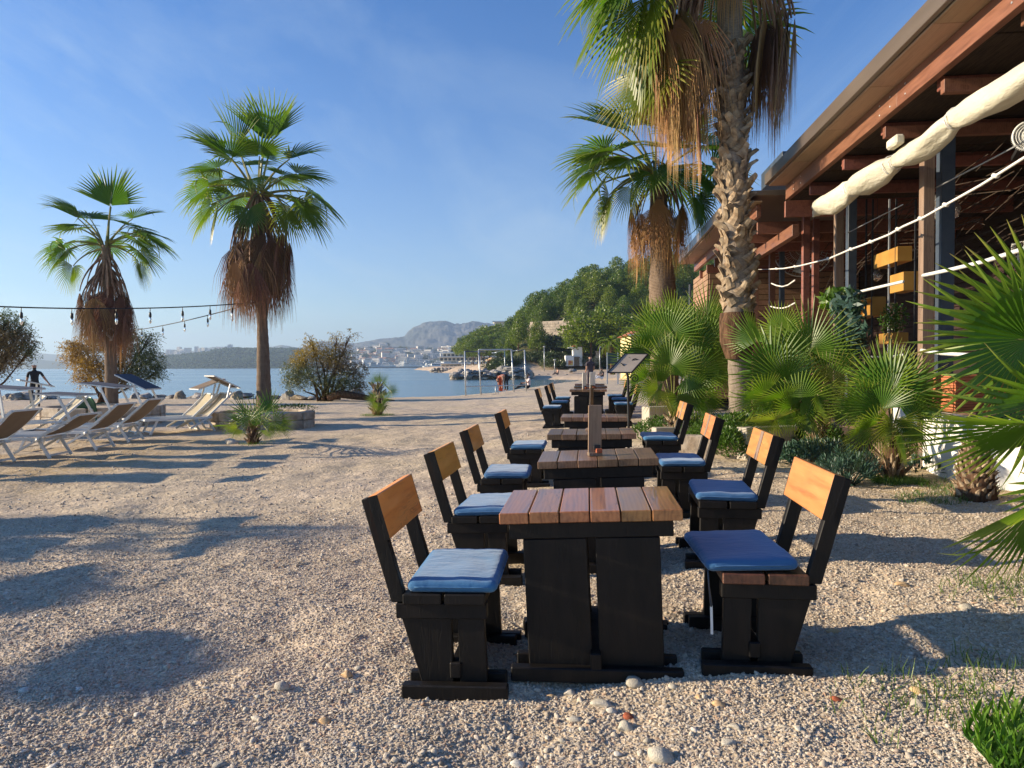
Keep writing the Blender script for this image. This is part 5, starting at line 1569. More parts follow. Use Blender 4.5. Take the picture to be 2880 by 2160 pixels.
# hanging shelf of black rods with mustard boxes
sh = empty('hanging_shelf', bw(4.6, sz_(2440, 4.6), FL), BRZ, 'black rod shelf with mustard coloured boxes inside the restaurant', 'shelf')
def shp(px, py, t):
    return Matrix.Rotation(-BRZ, 3, 'Z') @ (bwp(px, py, t) - Vector(sh.location))
for px in (2386, 2437, 2455, 2502, 2521, 2576):
    a = shp(px, 560, 4.6); b = shp(px, 1010, 4.6)
    MB().bar((a.x, a.y, b.z), (a.x, a.y, a.z), .022, .022).build('rod', MT['steel'] if px in (2386, 2502) else MT['black_metal'], sh)
def shbox(x0, y0, x1, y1, deep=.30, open_=False):
    a = shp(x0, y1, 4.58); b = shp(x1, y0, 4.58)
    c = (a + b) / 2; h = b.z - a.z; l = abs(b.y - a.y)
    if not open_:
        MB().box((0, 0, 0), (deep, l, h), ch=.004).build('box', MT['yellow'], sh, loc=(c.x + deep / 2, c.y, c.z))
    else:
        m = MB()
        for (dy, dz, ly, lz) in ((0, h / 2, l, .02), (0, -h / 2, l, .02), (l / 2, 0, .02, h), (-l / 2, 0, .02, h)):
            m.box((0, dy, dz), (deep, ly, lz))
        m.box((deep / 2, 0, 0), (.01, l, h))
        m.build('box', MT['yellow'], sh, loc=(c.x + deep / 2, c.y, c.z))
shbox(2458, 693, 2523, 757, .2); shbox(2503, 764, 2540, 826, .2); shbox(2392, 836, 2452, 897, .2, True)
# planter box with a small white flowering plant
pb = shp(2512, 952, 4.5)
pbo = empty('planter_box', sh.matrix_basis @ pb, BRZ, 'mustard planter box with a leafy pot plant on the black shelf', 'planter')
MB().box((0, 0, 0), (.2, .5, .15), ch=.004).build('box', MT['yellow'], pbo)
def leafcloud(name, c, r, n, L, W_, mat, parent, seed):
    rs = np.random.default_rng(seed)
    p = rs.normal(size=(n, 3)); p /= np.linalg.norm(p, axis=1)[:, None]; p *= (rs.random((n, 1)) ** .4) * np.array(r); p += np.array(c)
    d = rs.normal(size=(n, 3)); d /= np.linalg.norm(d, axis=1)[:, None]
    s = np.cross(d, rs.normal(size=(n, 3))); s /= np.linalg.norm(s, axis=1)[:, None]
    V = np.stack([p - d * L / 2, p - s * W_, p + d * L / 2, p + s * W_], 1).reshape(-1, 3)
    return obj(name, np_mesh(name, V, np.arange(4 * n).reshape(n, 4), mat, False, np.tile([.1, .4, .9, .4], n)), parent)
leafcloud('foliage', (0, 0, .28), (.16, .38, .24), 500, .05, .012, MT['ground_cover'], pbo, 3)
# broad leaved climber by the posts
cl_ = empty('climbing_plant', bw(3.75, 11.3, FL), BRZ, 'dark broad leaved climber between the second and third posts', 'plant')
for (px, py, rr_, n, mt) in ((2360, 830, (.2, .35, .10), 130, 'ground_cover'), (2330, 850, (.12, .2, .2), 70, 'fan'), (2385, 870, (.2, .35, .3), 240, 'spurge'), (2395, 945, (.2, .35, .35), 260, 'spurge'), (2385, 1000, (.2, .4, .25), 200, 'spurge')):
    p = Matrix.Rotation(-BRZ, 3, 'Z') @ (bwp(px, py, 3.75) - Vector(cl_.location))
    leafcloud('foliage', tuple(p), rr_, n, .17, .028, MT[mt], cl_, px)
# cage fans on the wall
def cage_fan(px, py, t, r, label):
    c = bwp(px, py, t)
    o = empty('cage_fan', c, R(-20), label, 'fan', 'round cage fans')
    m = MB()
    for q_ in (.25, .45, .65, .82, 1.0):
        for y in (-.07,):
            m.tube([(r * q_ * math.cos(a), y * (1 - q_ * q_ * .4), r * q_ * math.sin(a)) for a in np.linspace(0, 6.283, 33)], .004 if q_ < 1 else .012, 4)
    for k in range(48):
        a = k * 6.283 / 48
        m.tube([(.1 * r * math.cos(a), -.07, .1 * r * math.sin(a)), (r * math.cos(a), -.04, r * math.sin(a)), (r * math.cos(a), .03, r * math.sin(a))], .0028, 3)
    m.build('cage', MT['white_paint'], o)
    for k in range(3):
        a = k * 2.094 + .5
        b = MB(); b.add([(.05 * math.cos(a - .3), .0, .05 * math.sin(a - .3)), (r * .85 * math.cos(a - .38), .03, r * .85 * math.sin(a - .38)), (r * .9 * math.cos(a), .01, r * .9 * math.sin(a)), (r * .8 * math.cos(a + .35), -.03, r * .8 * math.sin(a + .35)), (.05 * math.cos(a + .3), -.01, .05 * math.sin(a + .3))], [(0, 1, 2, 3, 4)])
        b.build('blade', MT['steel'], o)
    MB().lathe([(.07, 0), (.08, .05), (.03, .09)], 14).build('hub', MT['white_paint'], o, rot=(R(90), 0, 0))
    MB().bar((0, .1, 0), (.0, .5, -.1), .05, .05).build('bracket', MT['black_metal'], o)
cage_fan(2258, 700, 5.0, .62, 'big round white cage fan behind the far posts')
cage_fan(2892, 385, 4.9, .15, 'small fan high at the right edge under the awning')
# round white lamp shade glimpsed above and glass bulbs
def bulb(px, py, t, r, label):
    c = bwp(px, py, t)
    o = empty('glass_bulb', c, 0, label, 'bulb', 'glass bulbs hanging in the restaurant')
    MB().lathe([(.012, r * 1.1), (.03, r * .95), (r * .9, r * .3), (r, 0), (r * .8, -r * .6), (.004, -r)], 14).build('globe', MT['glass'], o)
    MB().lathe([(.02, r * 1.0), (.022, r * 1.9), (.006, r * 2.0)], 8).build('socket', MT['black_metal'], o)
    MB().tube([(0, 0, r * 2), (0, 0, r * 2 + 1.1)], .004, 4).build('wire', MT['black_metal'], o)
bulb(2291, 748, 4.6, .085, 'glass bulb between the two slender posts')
bulb(2466, 776, 4.7, .085, 'glass bulb just under the closed mustard box')
bulb(2662, 590, 4.6, .16, 'large glass bulb high right of the thick post')
bulb(2640, 566, 5.2, .10, 'glass bulb dim in the dark, right of the thick post')
# small emergency lamp on a rafter
el_ = bwp(2518, 400, 3.56)
MBx = MB().box((0, 0, 0), (.10, .26, .11), ch=.02).build('spot_lamp', MT['canvas'], None, loc=el_, rot=(0, 0, BRZ))
tag(MBx, 'small cream lamp box fixed below a rafter over the awning', 'lamp')

# curved white wall with a terracotta box on it
wl = empty('curved_wall', (0, 0, 0), 0, 'curved low white rendered wall at the right', 'wall')
base = [G(2578, 1312), G(2620, 1335), G(2675, 1352), G(2735, 1362), G(2802, 1372), G(2900, 1385), G(3050, 1400)]
m = MB(); vs = []; fs = []
pl_ = []
for i in range(len(base) - 1):
    for j in range(5): pl_.append(base[i].lerp(base[i + 1], j / 5))
pl_.append(base[-1])
c0 = base[0]
ring = [c0 + Vector((.55, 1.6, 0)), c0 + Vector((.12, .8, 0)), c0 + Vector((.0, .3, 0))] + pl_
htop = [.78] * len(ring)
n = len(ring)
def off(i, w):
    a = ring[max(0, i - 1)]; b = ring[min(n - 1, i + 1)]; d = (b - a); d.z = 0; d.normalize()
    return Vector((-d.y, d.x, 0)) * w
for i, p in enumerate(ring):
    o_ = off(i, .28)
    z = .05
    vs += [(p.x, p.y, z - .3), (p.x, p.y, z + htop[i]), (p.x + o_.x, p.y + o_.y, z + htop[i]), (p.x + o_.x, p.y + o_.y, z - .3)]
for i in range(n - 1):
    a = i * 4
    for k in range(4): fs.append((a + k, a + (k + 1) % 4, a + 4 + (k + 1) % 4, a + 4 + k))
fs += [(0, 1, 2, 3), tuple((n - 1) * 4 + k for k in (3, 2, 1, 0))]
m.add(vs, fs, 0, False)
m.build('wall', MT['white_wall'], wl)
tb = P(2686, 1160, 8.3)
tc_ = empty('slatted_box', (tb.x, tb.y, .84), R(-4), 'terracotta coloured slatted counter on top of the white wall', 'counter')
for k in range(14):
    MB().box((0, 0, 0), (1.05, .03, .026), ch=.003).build('slat', MT['terracotta'], tc_, loc=(.52, 0, .018 + k * .0305))
    MB().box((0, 0, 0), (.03, 1.0, .026), ch=.003).build('slat', MT['terracotta'], tc_, loc=(0.0, .52, .018 + k * .0305))
MB().box((0, 0, 0), (1.02, .96, .42)).build('core', MT['terracotta'], tc_, loc=(.535, .51, .212))
# ---------------------------------------------------------------- sun loungers
def lounger_parts(mesh_mat, canopy_up, back_deg, can_tilt, seed):
    """local: head towards +x, feet -x, width along y"""
    rs = random.Random(seed)
    root = empty('sun_lounger', (0, 0, 0))
    Wd = .68; zs = .36; xh = .18
    Wm = MT['white_paint']
    m = MB()
    for s in (-1, 1):
        m.bar((-1.22, s * Wd / 2, zs - .02), (xh + .1, s * Wd / 2, zs - .02), .035, .05)
    m.bar((-1.22, -Wd / 2, zs - .02), (-1.22, Wd / 2, zs - .02), .035, .045)
    m.bar((xh, -Wd / 2, zs - .035), (xh, Wd / 2, zs - .035), .03, .03)
    m.build('seat_frame', Wm, root)
    def sling(name, x0, z0, x1, z1, sag, mat):
        vs = []; fs = []; nx, ny = 8, 4
        for i in range(nx + 1):
            f = i / nx
            for j in range(ny + 1):
                g = j / ny * 2 - 1
                dz = -sag * (1 - (2 * f - 1) ** 2) * 1.0 - .008 * (1 - g * g)
                vs.append((x0 + (x1 - x0) * f - dz * (z1 - z0) * .6, g * (Wd / 2 - .015), z0 + (z1 - z0) * f + dz * abs(x1 - x0)))
        for i in range(nx):
            for j in range(ny):
                a = i * (ny + 1) + j; fs.append((a, a + 1, a + ny + 2, a + ny + 1))
        MB().add(vs, fs, 0, True).build(name, mat, root)
    sling('seat_sling', -1.20, zs, xh, zs, .05, mesh_mat)
    b = R(back_deg); L = .80
    hx, hz = xh + L * math.cos(b), zs + L * math.sin(b)
    lx, lz = xh - .42 * math.cos(b) * .7, zs - .26
    m = MB()
    for s in (-1, 1):
        m.bar((xh - .02, s * (Wd / 2 + .022), zs - .02), (hx, s * (Wd / 2 + .022), hz), .032, .042)
    m.bar((hx, -Wd / 2, hz), (hx, Wd / 2, hz), .032, .032)
    m.build('back_frame', Wm, root)
    sling('back_sling', xh + .04, zs + .03, hx - .02, hz - .01, .06, mesh_mat)
    for x, lean in ((xh - .02, .20), (-.95, -.16)):
        for s in (-1, 1):
            m = MB(); m.bar((x, s * (Wd / 2 - .03), zs - .03), (x + lean, s * (Wd / 2 - .03), 0.0), .032, .045)
            m.build('leg', Wm, root)
        m = MB(); m.bar((x + lean * .8, -Wd / 2 + .03, .05), (x + lean * .8, Wd / 2 - .03, .05), .022, .03); m.build('leg_bar', Wm, root)
    # lower strut of the reclining frame
    for s in (-1, 1):
        m = MB(); m.bar((xh + .02, s * (Wd / 2 + .02), zs - .02), (xh - .40, s * (Wd / 2 + .02), .10), .026, .038); m.build('recline_strut', Wm, root)
        m = MB(); m.lathe([(.03, -.02), (.03, .02)], 10); m.build('pivot_plate', Wm, root, loc=(xh + .02, s * (Wd / 2 + .045), zs - .03), rot=(R(90), 0, 0))
    if canopy_up is not None:
        # two arms rising from the head of the back rest and a fabric shade in a frame
        ax, az_ = canopy_up
        ctl, cts = math.cos(R(can_tilt)), math.sin(R(can_tilt))
        cx, cz = hx + ax, hz + az_
        for s in (-1, 1):
            m = MB(); m.bar((hx - .12, s * (Wd / 2 + .04), hz - .10), (cx, s * (Wd / 2 + .02), cz), .024, .04); m.build('canopy_arm', Wm, root)
        l0, l1 = -.42, .28
        m = MB()
        for s in (-1, 1): m.bar((cx + l0 * ctl, s * Wd / 2, cz + .02 + l0 * cts), (cx + l1 * ctl, s * Wd / 2, cz + .02 + l1 * cts), .024, .024)
        for l in (l0, l1): m.bar((cx + l * ctl, -Wd / 2, cz + .02 + l * cts), (cx + l * ctl, Wd / 2, cz + .02 + l * cts), .024, .024)
        m.build('canopy_frame', Wm, root)
        m = MB(); m.box((0, 0, 0), ((l1 - l0), Wd, .006)); m.build('canopy_cloth', MT['mesh_grey'] if mesh_mat is not MT['mesh_cream'] else MT['mesh_tan'], root, loc=(cx + (l0 + l1) / 2 * ctl, 0, cz + .036 + (l0 + l1) / 2 * cts), rot=(0, -R(can_tilt), 0))
    return root
GRP = 'white framed sun loungers on the beach'
def place(proto, x, y, rz, label):
    proto.location = (x, y, float(nh(np.array(x), np.array(y)))); proto.rotation_euler = (0, 0, rz)
    return tag(proto, label, 'sun lounger', GRP)
TAN = MT['mesh_tan']
# legs at local x = xh+.18 = .36
place(lounger_parts(TAN, (-.20, .33), 40, -4, 1), -8.65, 11.80, 0.0, 'nearest sun lounger at the left edge, shade cloth held flat over its tan back')
place(lounger_parts(TAN, (-.34, .32), 29, -3, 2), -8.28, 12.75, 0.02, 'second sun lounger from the left, low tan back and flat shade on slanting arms')
place(lounger_parts(TAN, (-.32, .33), 40, -7, 3), -8.30, 14.20, 0.0, 'third sun lounger, tan back and thin shade tilted down to the right')
place(lounger_parts(TAN, (-.30, .31), 41, -26, 4), -8.32, 15.40, 0.02, 'fourth sun lounger, its dark shade tipped steeply towards the viewer')
place(lounger_parts(MT['mesh_cream'], (-.03, .25), 43, 20, 5), -8.25, 18.1, R(42), 'cream sun lounger at the right end of the group, shade raised above its head')
place(lounger_parts(MT['mesh_cream'], (-.03, .23), 43, -26, 6), -7.75, 17.8, R(42), 'cream sun lounger next to the right end one, shade tipped down')
place(lounger_parts(MT['mesh_cream'], None, 42, 0, 7), -10.7, 16.7, R(45), 'cream backed sun lounger without shade behind the second one')
place(lounger_parts(MT['mesh_cream'], (-.1, .28), 42, -14, 8), -11.9, 17.1, R(40), 'cream backed sun lounger with brown shade behind the nearest one')
place(lounger_parts(TAN, (-.34, .46), 42, -5, 9), -8.6, 10.4, 0.0, 'sun lounger just outside the picture on the left')
place(lounger_parts(TAN, (-.30, .52), 42, -5, 10), -7.8, 7.3, 0.0, 'sun lounger standing nearer outside the picture')
place(lounger_parts(TAN, (-.30, .52), 42, -10, 11), -7.6, 6.35, 0.05, 'sun lounger beside its twin outside the picture')
palm((-15.6, 7.3, base_h(-15, 7)), 3.3, [(0, .16), (3.3, .09)], [(82, 0, 20, .7), (62, 1, 100, .7), (62, 0, 200, .7), (62, 1, 320, .7), (42, 0, 60, .7), (42, 1, 150, .7), (42, 0, 250, .7), (42, 1, 340, .7), (22, 0, 30, .7), (22, 1, 120, .7), (22, 0, 210, .7), (22, 1, 290, .7), (2, 0, 0, .7), (2, 1, 90, .7), (2, 0, 180, .7), (2, 1, 270, .7)], auto_dead(10, 3, (-.3, .1), .5, .6), 'unseen young fan palm far to the left, added to shade the gravel', .85, (0, 0), 5)  # unseen palm added to throw soft, broken shade on the left gravel
for (x, y, r_, h_, lb) in ((-13.7, 5.6, .58, 3.2, 'middle sized unseen parasol on the left, added for its shadow'), (-12.3, 4.2, .52, 3.2, 'small unseen parasol on the left, added for its shadow')):  # unseen parasols, added and sized to cast round shadows on the gravel
    o = empty('shadow_parasol', (x, y, base_h(x, y)), 0, lb, 'parasol')
    MB().tube([(0, 0, -.1), (0, 0, h_ + .25)], .025, 8).build('pole', MT['white_paint'], o)
    m = MB(); m.lathe([(r_, 0), (r_ * .5, r_ * .16), (.03, r_ * .26)], 10, cap=False); m.build('shade', MT['canvas'], o, loc=(0, 0, h_))
# green plastic chair behind them
gc = G(262, 1160); gc = Vector((P(262, 1100, 19.5).x, 19.5, base_h(-11, 19.5)))
g_ = empty('plastic_chair', gc, R(170), 'dark green plastic garden chair behind the loungers', 'chair')
m = MB()
vs = []; 
for i in range(9):
    for j in range(7):
        u = i / 8 * 2 - 1; v = j / 6
        w = .30 * (1 - .35 * max(0, v - .6) ** 2 * 4)
        vs.append((u * w, .25 + .10 * v - .08 * (1 - u * u), .40 + .42 * v * (1 - .12 * u * u * v)))
m.add(vs, [(i * 7 + j, i * 7 + j + 1, (i + 1) * 7 + j + 1, (i + 1) * 7 + j) for i in range(8) for j in range(6)], 0, True)
o = m.build('backrest', MT['green_plastic'], g_); o.modifiers.new('thick', 'SOLIDIFY').thickness = .02
MB().box((0, 0, .40), (.56, .48, .03), ch=.012).build('seat', MT['green_plastic'], g_)
for sx in (-1, 1):
    for sy in (-1, 1):
        MB().tube([(sx * .25, sy * .21, .40), (sx * .28, sy * .25, 0)], [.022, .018], 6).build('leg', MT['green_plastic'], g_)
    MB().tube([(sx * .29, .26, .62), (sx * .31, 0, .63), (sx * .29, -.22, .60), (sx * .28, -.24, .40)], .02, 6).build('armrest', MT['green_plastic'], g_)
# ---------------------------------------------------------------- planters, tamarisks, strings, people
def ring_planter(cx, cy, rx, ry, h, n, label, rough=.05, fill=True, skip=None):
    z = base_h(cx, cy)
    root = empty('stone_planter', (cx, cy, z), label=label, cat='planter')
    rs = random.Random(int(cx * 10))
    for k in range(n):
        a0 = 2 * math.pi * k / n; a1 = 2 * math.pi * (k + 1) / n
        p0 = Vector((rx * math.cos(a0), ry * math.sin(a0), 0)); p1 = Vector((rx * math.cos(a1), ry * math.sin(a1), 0))
        c = (p0 + p1) / 2; L = (p1 - p0).length - .012; ang = math.atan2(p1.y - p0.y, p1.x - p0.x)
        for r_ in range(2 if h > .3 else 1):
            hh = h / (2 if h > .3 else 1)
            MB().box((0, 0, 0), (L, .24 + rs.uniform(-.02, .02), hh + (.1 if r_ == 0 else 0) - .008), ch=.018).build('stone_block', MT['limestone'], root, loc=(c.x, c.y, hh * (r_ + .5) - (.05 if r_ == 0 else 0)), rot=(0, 0, ang + rs.uniform(-.02, .02)))
    if fill:
        MB().lathe([(1.0, -.1), (1.0, 0.0), (.5, .06), (.01, .09)], 24).build('soil', MT['gravel'], root, loc=(0, 0, h - .09), scale=(rx - .08, ry - .08, 1))
    return root
ring_planter(-6.50, 19.0, 1.22, 1.05, .42, 14, 'low stone planter round the taller fan palm')
ring_planter(-11.6, 20.6, 1.55, 1.3, .50, 14, 'stone planter round the left fan palm, behind the loungers')
tufts('dry_grass', [(300, 1115, .9, 1600)], 'dry straw coloured grass on the left planter', 6, .10)
leaf_pile('planter_herbs', mound(-5.6, 18.7, .3, .6, .5, .12, 300, 3), MT['ground_cover'], .07, .012, 'low green herbs in the stone planter', 'herbs', seed=9)

def tamarisk(px, yy, hubs, label, seed, dense=1.0, trunkpts=None, mats=None):
    base = q(px, yy); root = empty('tamarisk', base, label=label, cat='tree'); rs = random.Random(seed)
    nrs = np.random.default_rng(seed)
    tp = MB()
    A = []; S = []; Mi = []
    for (hx, hy, dy, rr_, n, mi) in hubs:
        c = P(hx, hy, yy + dy) - base; r = rr_ * yy / FPX
        st = Vector((0, 0, 0)) + Vector((rs.uniform(-.3, .3), rs.uniform(-.2, .2), 0))
        mid = st.lerp(c, .55) + Vector((rs.uniform(-.2, .2), 0, rs.uniform(-.1, .25)))
        tp.tube([st, st.lerp(mid, .5) + Vector((0, 0, .08)), mid, c], [.07, .05, .03, .01], 6)
        for b in range(7):
            e = c + Vector((rs.gauss(0, 1), rs.gauss(0, 1), rs.gauss(0, .8))) * r * .55
            tp.tube([mid.lerp(c, .6), c.lerp(e, .5) + Vector((0, 0, .05)), e], [.016, .010, .004], 4)
        # feathery sprays: short chains of fine leaves
        k = int(n * dense * .8)
        cen = nrs.normal(size=(k, 3)); cen /= np.linalg.norm(cen, axis=1)[:, None]
        cen = cen * (nrs.random((k, 1)) ** .45) * r * np.array([1, 1, .8]) + np.array(c)
        dirs_ = nrs.normal(size=(k, 3)) + np.array([0, 0, .25]) + (cen - np.array(c)) / r * .8
        dirs_ /= np.linalg.norm(dirs_, axis=1)[:, None]
        for j in range(7):
            pj = cen + dirs_ * (.045 * j) + nrs.normal(size=(k, 3)) * .018 - np.array([0, 0, .004 * j * j])
            A.append(pj); S.append(np.full(k, 1.0)); Mi.append(np.full(k, mi))
    A = np.concatenate(A); Mi = np.concatenate(Mi); n = len(A)
    d = nrs.normal(size=(n, 3)); d /= np.linalg.norm(d, axis=1)[:, None]
    s = np.cross(d, nrs.normal(size=(n, 3))); s /= np.linalg.norm(s, axis=1)[:, None]
    L = .048; w = .012
    for mi, mt in enumerate(mats):
        k = Mi == mi
        if not k.any(): continue
        a, dd, ss = A[k], d[k], s[k]
        V = np.stack([a - dd * L, a - ss * w, a + dd * L, a + ss * w], 1).reshape(-1, 3)
        obj('crown', np_mesh('crown', V, np.arange(4 * len(a)).reshape(-1, 4), mt, False, np.tile([0, .4, .9, .4], len(a))), root)
    tp.build('trunk', MT['fibre'], root)
    return root
MT['tam_gold'] = leaf_mat('tamarisk_golden', (0.26, 0.16, 0.03), (0.36, 0.235, 0.05), (0.42, 0.28, 0.09), .3, .1)
MT['tam_green'] = leaf_mat('tamarisk_green', (0.085, 0.105, 0.035), (0.14, 0.15, 0.055), (0.20, 0.19, 0.08), .2, .1)
MT['tam_brown'] = leaf_mat('tamarisk_brown', (0.15, 0.105, 0.045), (0.22, 0.155, 0.07), (0.30, 0.21, 0.10), .2, .1)
TM = [MT['tam_gold'], MT['tam_green'], MT['tam_brown']]
tamarisk(300, 31, [(215, 1000, 0, 42, 500, 0), (250, 1030, -.3, 42, 550, 0), (200, 975, 0, 28, 200, 0), (255, 965, .2, 42, 450, 0), (300, 975, 0, 45, 450, 0), (345, 965, 0, 45, 380, 2), (300, 1045, -.3, 45, 500, 0),
                   (350, 1010, 0, 50, 500, 2), (395, 975, 0, 42, 350, 1), (420, 1010, -.2, 42, 450, 1), (400, 1045, -.2, 42, 450, 1), (350, 1060, -.4, 42, 400, 2), (440, 1050, 0, 28, 200, 1), (375, 940, 0, 30, 120, 1), (235, 1065, -.3, 28, 200, 0), (425, 950, 0, 26, 90, 1)],
         'golden brown tamarisk behind the left fan palm at the water', 3, 1.0, mats=TM)
tamarisk(-75, 25, [(15, 940, 0, 48, 400, 2), (60, 960, 0, 40, 350, 2), (20, 1000, 0, 50, 600, 2), (-30, 960, 0, 60, 500, 2), (55, 920, .2, 32, 140, 1), (20, 895, 0, 34, 110, 1), (-20, 900, 0, 40, 200, 1), (-10, 1030, 0, 36, 200, 2), (85, 985, 0, 24, 90, 1), (-60, 1010, 0, 50, 400, 2)],
         'brown tamarisk cut by the left edge of the picture', 5, 1.0, mats=TM)
tamarisk(915, 33.5, [(850, 1010, 0, 36, 350, 0), (885, 985, 0, 34, 260, 0), (835, 1040, 0, 40, 450, 1), (830, 1070, -.2, 36, 350, 1), (880, 1060, -.3, 42, 350, 1), (930, 1000, 0, 36, 300, 0), (965, 985, 0, 28, 180, 2), (960, 1030, 0, 42, 450, 2),
                     (1000, 1045, 0, 34, 320, 2), (975, 1075, -.3, 40, 420, 1), (930, 1080, -.4, 38, 300, 1), (1010, 1085, 0, 28, 200, 2), (870, 960, 0, 26, 70, 0), (945, 950, .2, 30, 60, 0), (985, 945, 0, 24, 40, 2), (915, 1030, .3, 50, 350, 2)],
         'green and golden tamarisk with dark leaning trunk in the middle distance', 8, 1.0, mats=TM)
# dark leaning trunks and driftwood of the middle tree
tw = q(915, 33.3)
o = empty('driftwood', q(985, 33.0), 0, 'dark driftwood trunk lying below the middle tamarisk', 'driftwood')
m = MB(); m.tube([(-1.0, 0, .15), (-.4, -.1, .35), (.3, 0, .22), (1.3, 0, .08), (2.0, .1, .02)], [.16, .2, .16, .08, .03], 8); m.build('log', MT['fibre'], o)
m = MB(); m.tube([(-.5, 0, .2), (-.3, 0, .6), (-.55, 0, .95)], [.12, .09, .02], 7); m.build('branch', MT['fibre'], o)
o = obj('tree_stump', MB().lathe([(.10, 0), (.09, .10), (.085, .22), (.0, .24)], 12, wob=.2).mesh('tree_stump', MT['fibre']), None, q(809, 21.5) + Vector((0, 0, .05)))
tag(o, 'short brown stump standing right behind the stone planter', 'stump')

# shore rocks along the near water line
RKM = [rock_mesh('shore_rock', 20 + k * 2.7, 3, .55, .7, MT['rock_warm' if k % 3 == 0 else 'rock'], True) for k in range(6)]
def rock(px, yy, wpx, label, k, z=None, group=None, rz=0, warm=None):
    b = q(px, yy); s = wpx * yy / FPX / 2.3
    zz_ = float(nh(np.array(b.x), np.array(b.y))) if z is None else z
    o = obj('rock', RKM[k % 6], None, (b.x, b.y, zz_ + s * .25), (0, 0, rz), (s, s * .9, s * (.75 + .35 * math.sin(k * 3.3))))
    return tag(o, label, 'rock', group)
rs = random.Random(17)
near = [(45, 36, 60), (80, 36.5, 70), (20, 36, 50), (120, 37, 60), (150, 37, 40), (480, 37, 42), (505, 36.5, 50), (450, 37.5, 40), (560, 38, 44), (595, 38, 40), (640, 38, 52), (690, 37, 60), (665, 36, 50), (770, 35.5, 46), (810, 35, 60), (845, 34.5, 52), (1000, 37, 56), (1035, 38, 52), (1015, 39, 60), (1050, 40, 40), (975, 36, 40), (540, 38, 34), (410, 37, 50), (380, 37, 44), (600, 37, 26), (735, 36.5, 34), (880, 34.5, 40), (940, 34.5, 38)]
for i, (px, yy, w) in enumerate(near):
    rock(px, yy, w, 'grey rock on the water edge at the far left, behind the loungers' if px < 200 else 'grey rock on the water edge between the two left palms' if px < 700 else 'rock on the water edge by the middle tamarisk' if px < 965 else 'rock on the water edge right of the middle tamarisk', i, group='rocks along the near water edge', rz=rs.random() * 3)

# string lights
def string_lights(p0, p1, sag, bulbs, label, r=.012):
    root = empty('string_lights', p0, label=label, cat='string lights')
    L = p1 - p0; pts = []
    for k in range(41):
        f = k / 40; p = L * f; p.z -= sag * 4 * f * (1 - f); pts.append(p)
    MB().tube(pts, r, 5).build('cable', MT['black_metal'], root)
    for f in bulbs:
        p = L * f; p.z -= sag * 4 * f * (1 - f)
        b = MB().tube([p, p - Vector((0, 0, .10))], .009, 5).build('drop_wire', MT['black_metal'], root)
        MB().lathe([(.016, 0), (.028, -.03), (.03, -.10), (.02, -.12)], 8).build('socket', MT['black_metal'], root, loc=p - Vector((0, 0, .09)))
        MB().lathe([(.018, 0), (.03, -.05), (.026, -.12), (.006, -.15)], 8).build('bulb', MT['glass'], root, loc=p - Vector((0, 0, .20)))
A_ = P(-160, 855, 13.0); Bp = P(722, 850, 18.9)
def frac(px, a, b):      # fraction along the string whose picture column is px
    best = min(np.linspace(0, 1, 400), key=lambda f: abs(1440 + FPX * ((a + (b - a) * f).x) / ((a + (b - a) * f).y) - px))
    return float(best)
string_lights(A_, Bp, .12, [frac(px, A_, Bp) for px in (64, 206, 330, 425, 516, 593, 656)], 'upper string of bulbs running from the left edge to the taller fan palm', .014)
C_ = P(712, 852, 18.9); D_ = P(330, 935, 30.0)
string_lights(C_, D_, .1, [frac(px, C_, D_) for px in (656, 587, 522, 460, 401)], 'lower string of bulbs sloping down from the taller fan palm', .016)
# round lamp on the left palm trunk
lp = P(312, 936, 21.75)
o = empty('round_lamp', lp, 0, 'round white lamp strapped to the left fan palm trunk', 'lamp')
MB().tube([(.12 * math.cos(a), 0, .12 * math.sin(a)) for a in np.linspace(0, 6.283, 25)], .035, 8).build('ring', MT['white_paint'], o)
MB().lathe([(.09, 0), (.07, .03)], 16).build('reflector', MT['black_metal'], o, rot=(R(90), 0, 0))
MB().box((0, 0, -.19), (.07, .06, .10), ch=.01).build('bracket', MT['white_paint'], o)

# bathing frame of steel tubes
fr_ = empty('tube_frame', q(1395, 39), 0, 'frame of thin steel tubes standing at the water edge', 'frame')
fb = Vector(fr_.location)
FP = [(1310, 37.5), (1353, 38.3), (1446, 39.5), (1480, 40.0)]
bases = [P(px, 1100, yy) for px, yy in FP]
tops = [P(px, py, yy) for (px, yy), py in zip([(1307, 37.5), (1346, 38.3), (1438, 39.5), (1475, 40.0)], (988, 984, 983, 984))]
for b_, t_ in zip(bases, tops):
    MB().tube([Vector((b_.x, b_.y, -.2)) - Vector((fb.x, fb.y, fb.z)), t_ - fb], .036, 8).build('pole', MT['steel'], fr_)
MB().tube([tops[1] - fb, tops[2] - fb], .036, 8).build('top_bar', MT['steel'], fr_)
MB().tube([tops[0] - fb, P(1365, 990, 40.5) - fb], .035, 6).build('top_bar', MT['slate_metal'], fr_)
MB().tube([tops[3] - fb, P(1440, 987, 40.5) - fb], .03, 6).build('top_bar', MT['slate_metal'], fr_)
zm = P(1350, 1086, 38.3).z
MB().tube([Vector((b_.x, b_.y, zm)) - fb for b_ in bases], .028, 6).build('rail', MT['steel'], fr_)
for px in (1394, 1401):
    p_ = P(px, 1100, 38.9); MB().tube([Vector((p_.x, p_.y, -.2)) - fb, Vector((p_.x, p_.y, zm)) - fb], .032, 6).build('short_post', MT['steel'], fr_)

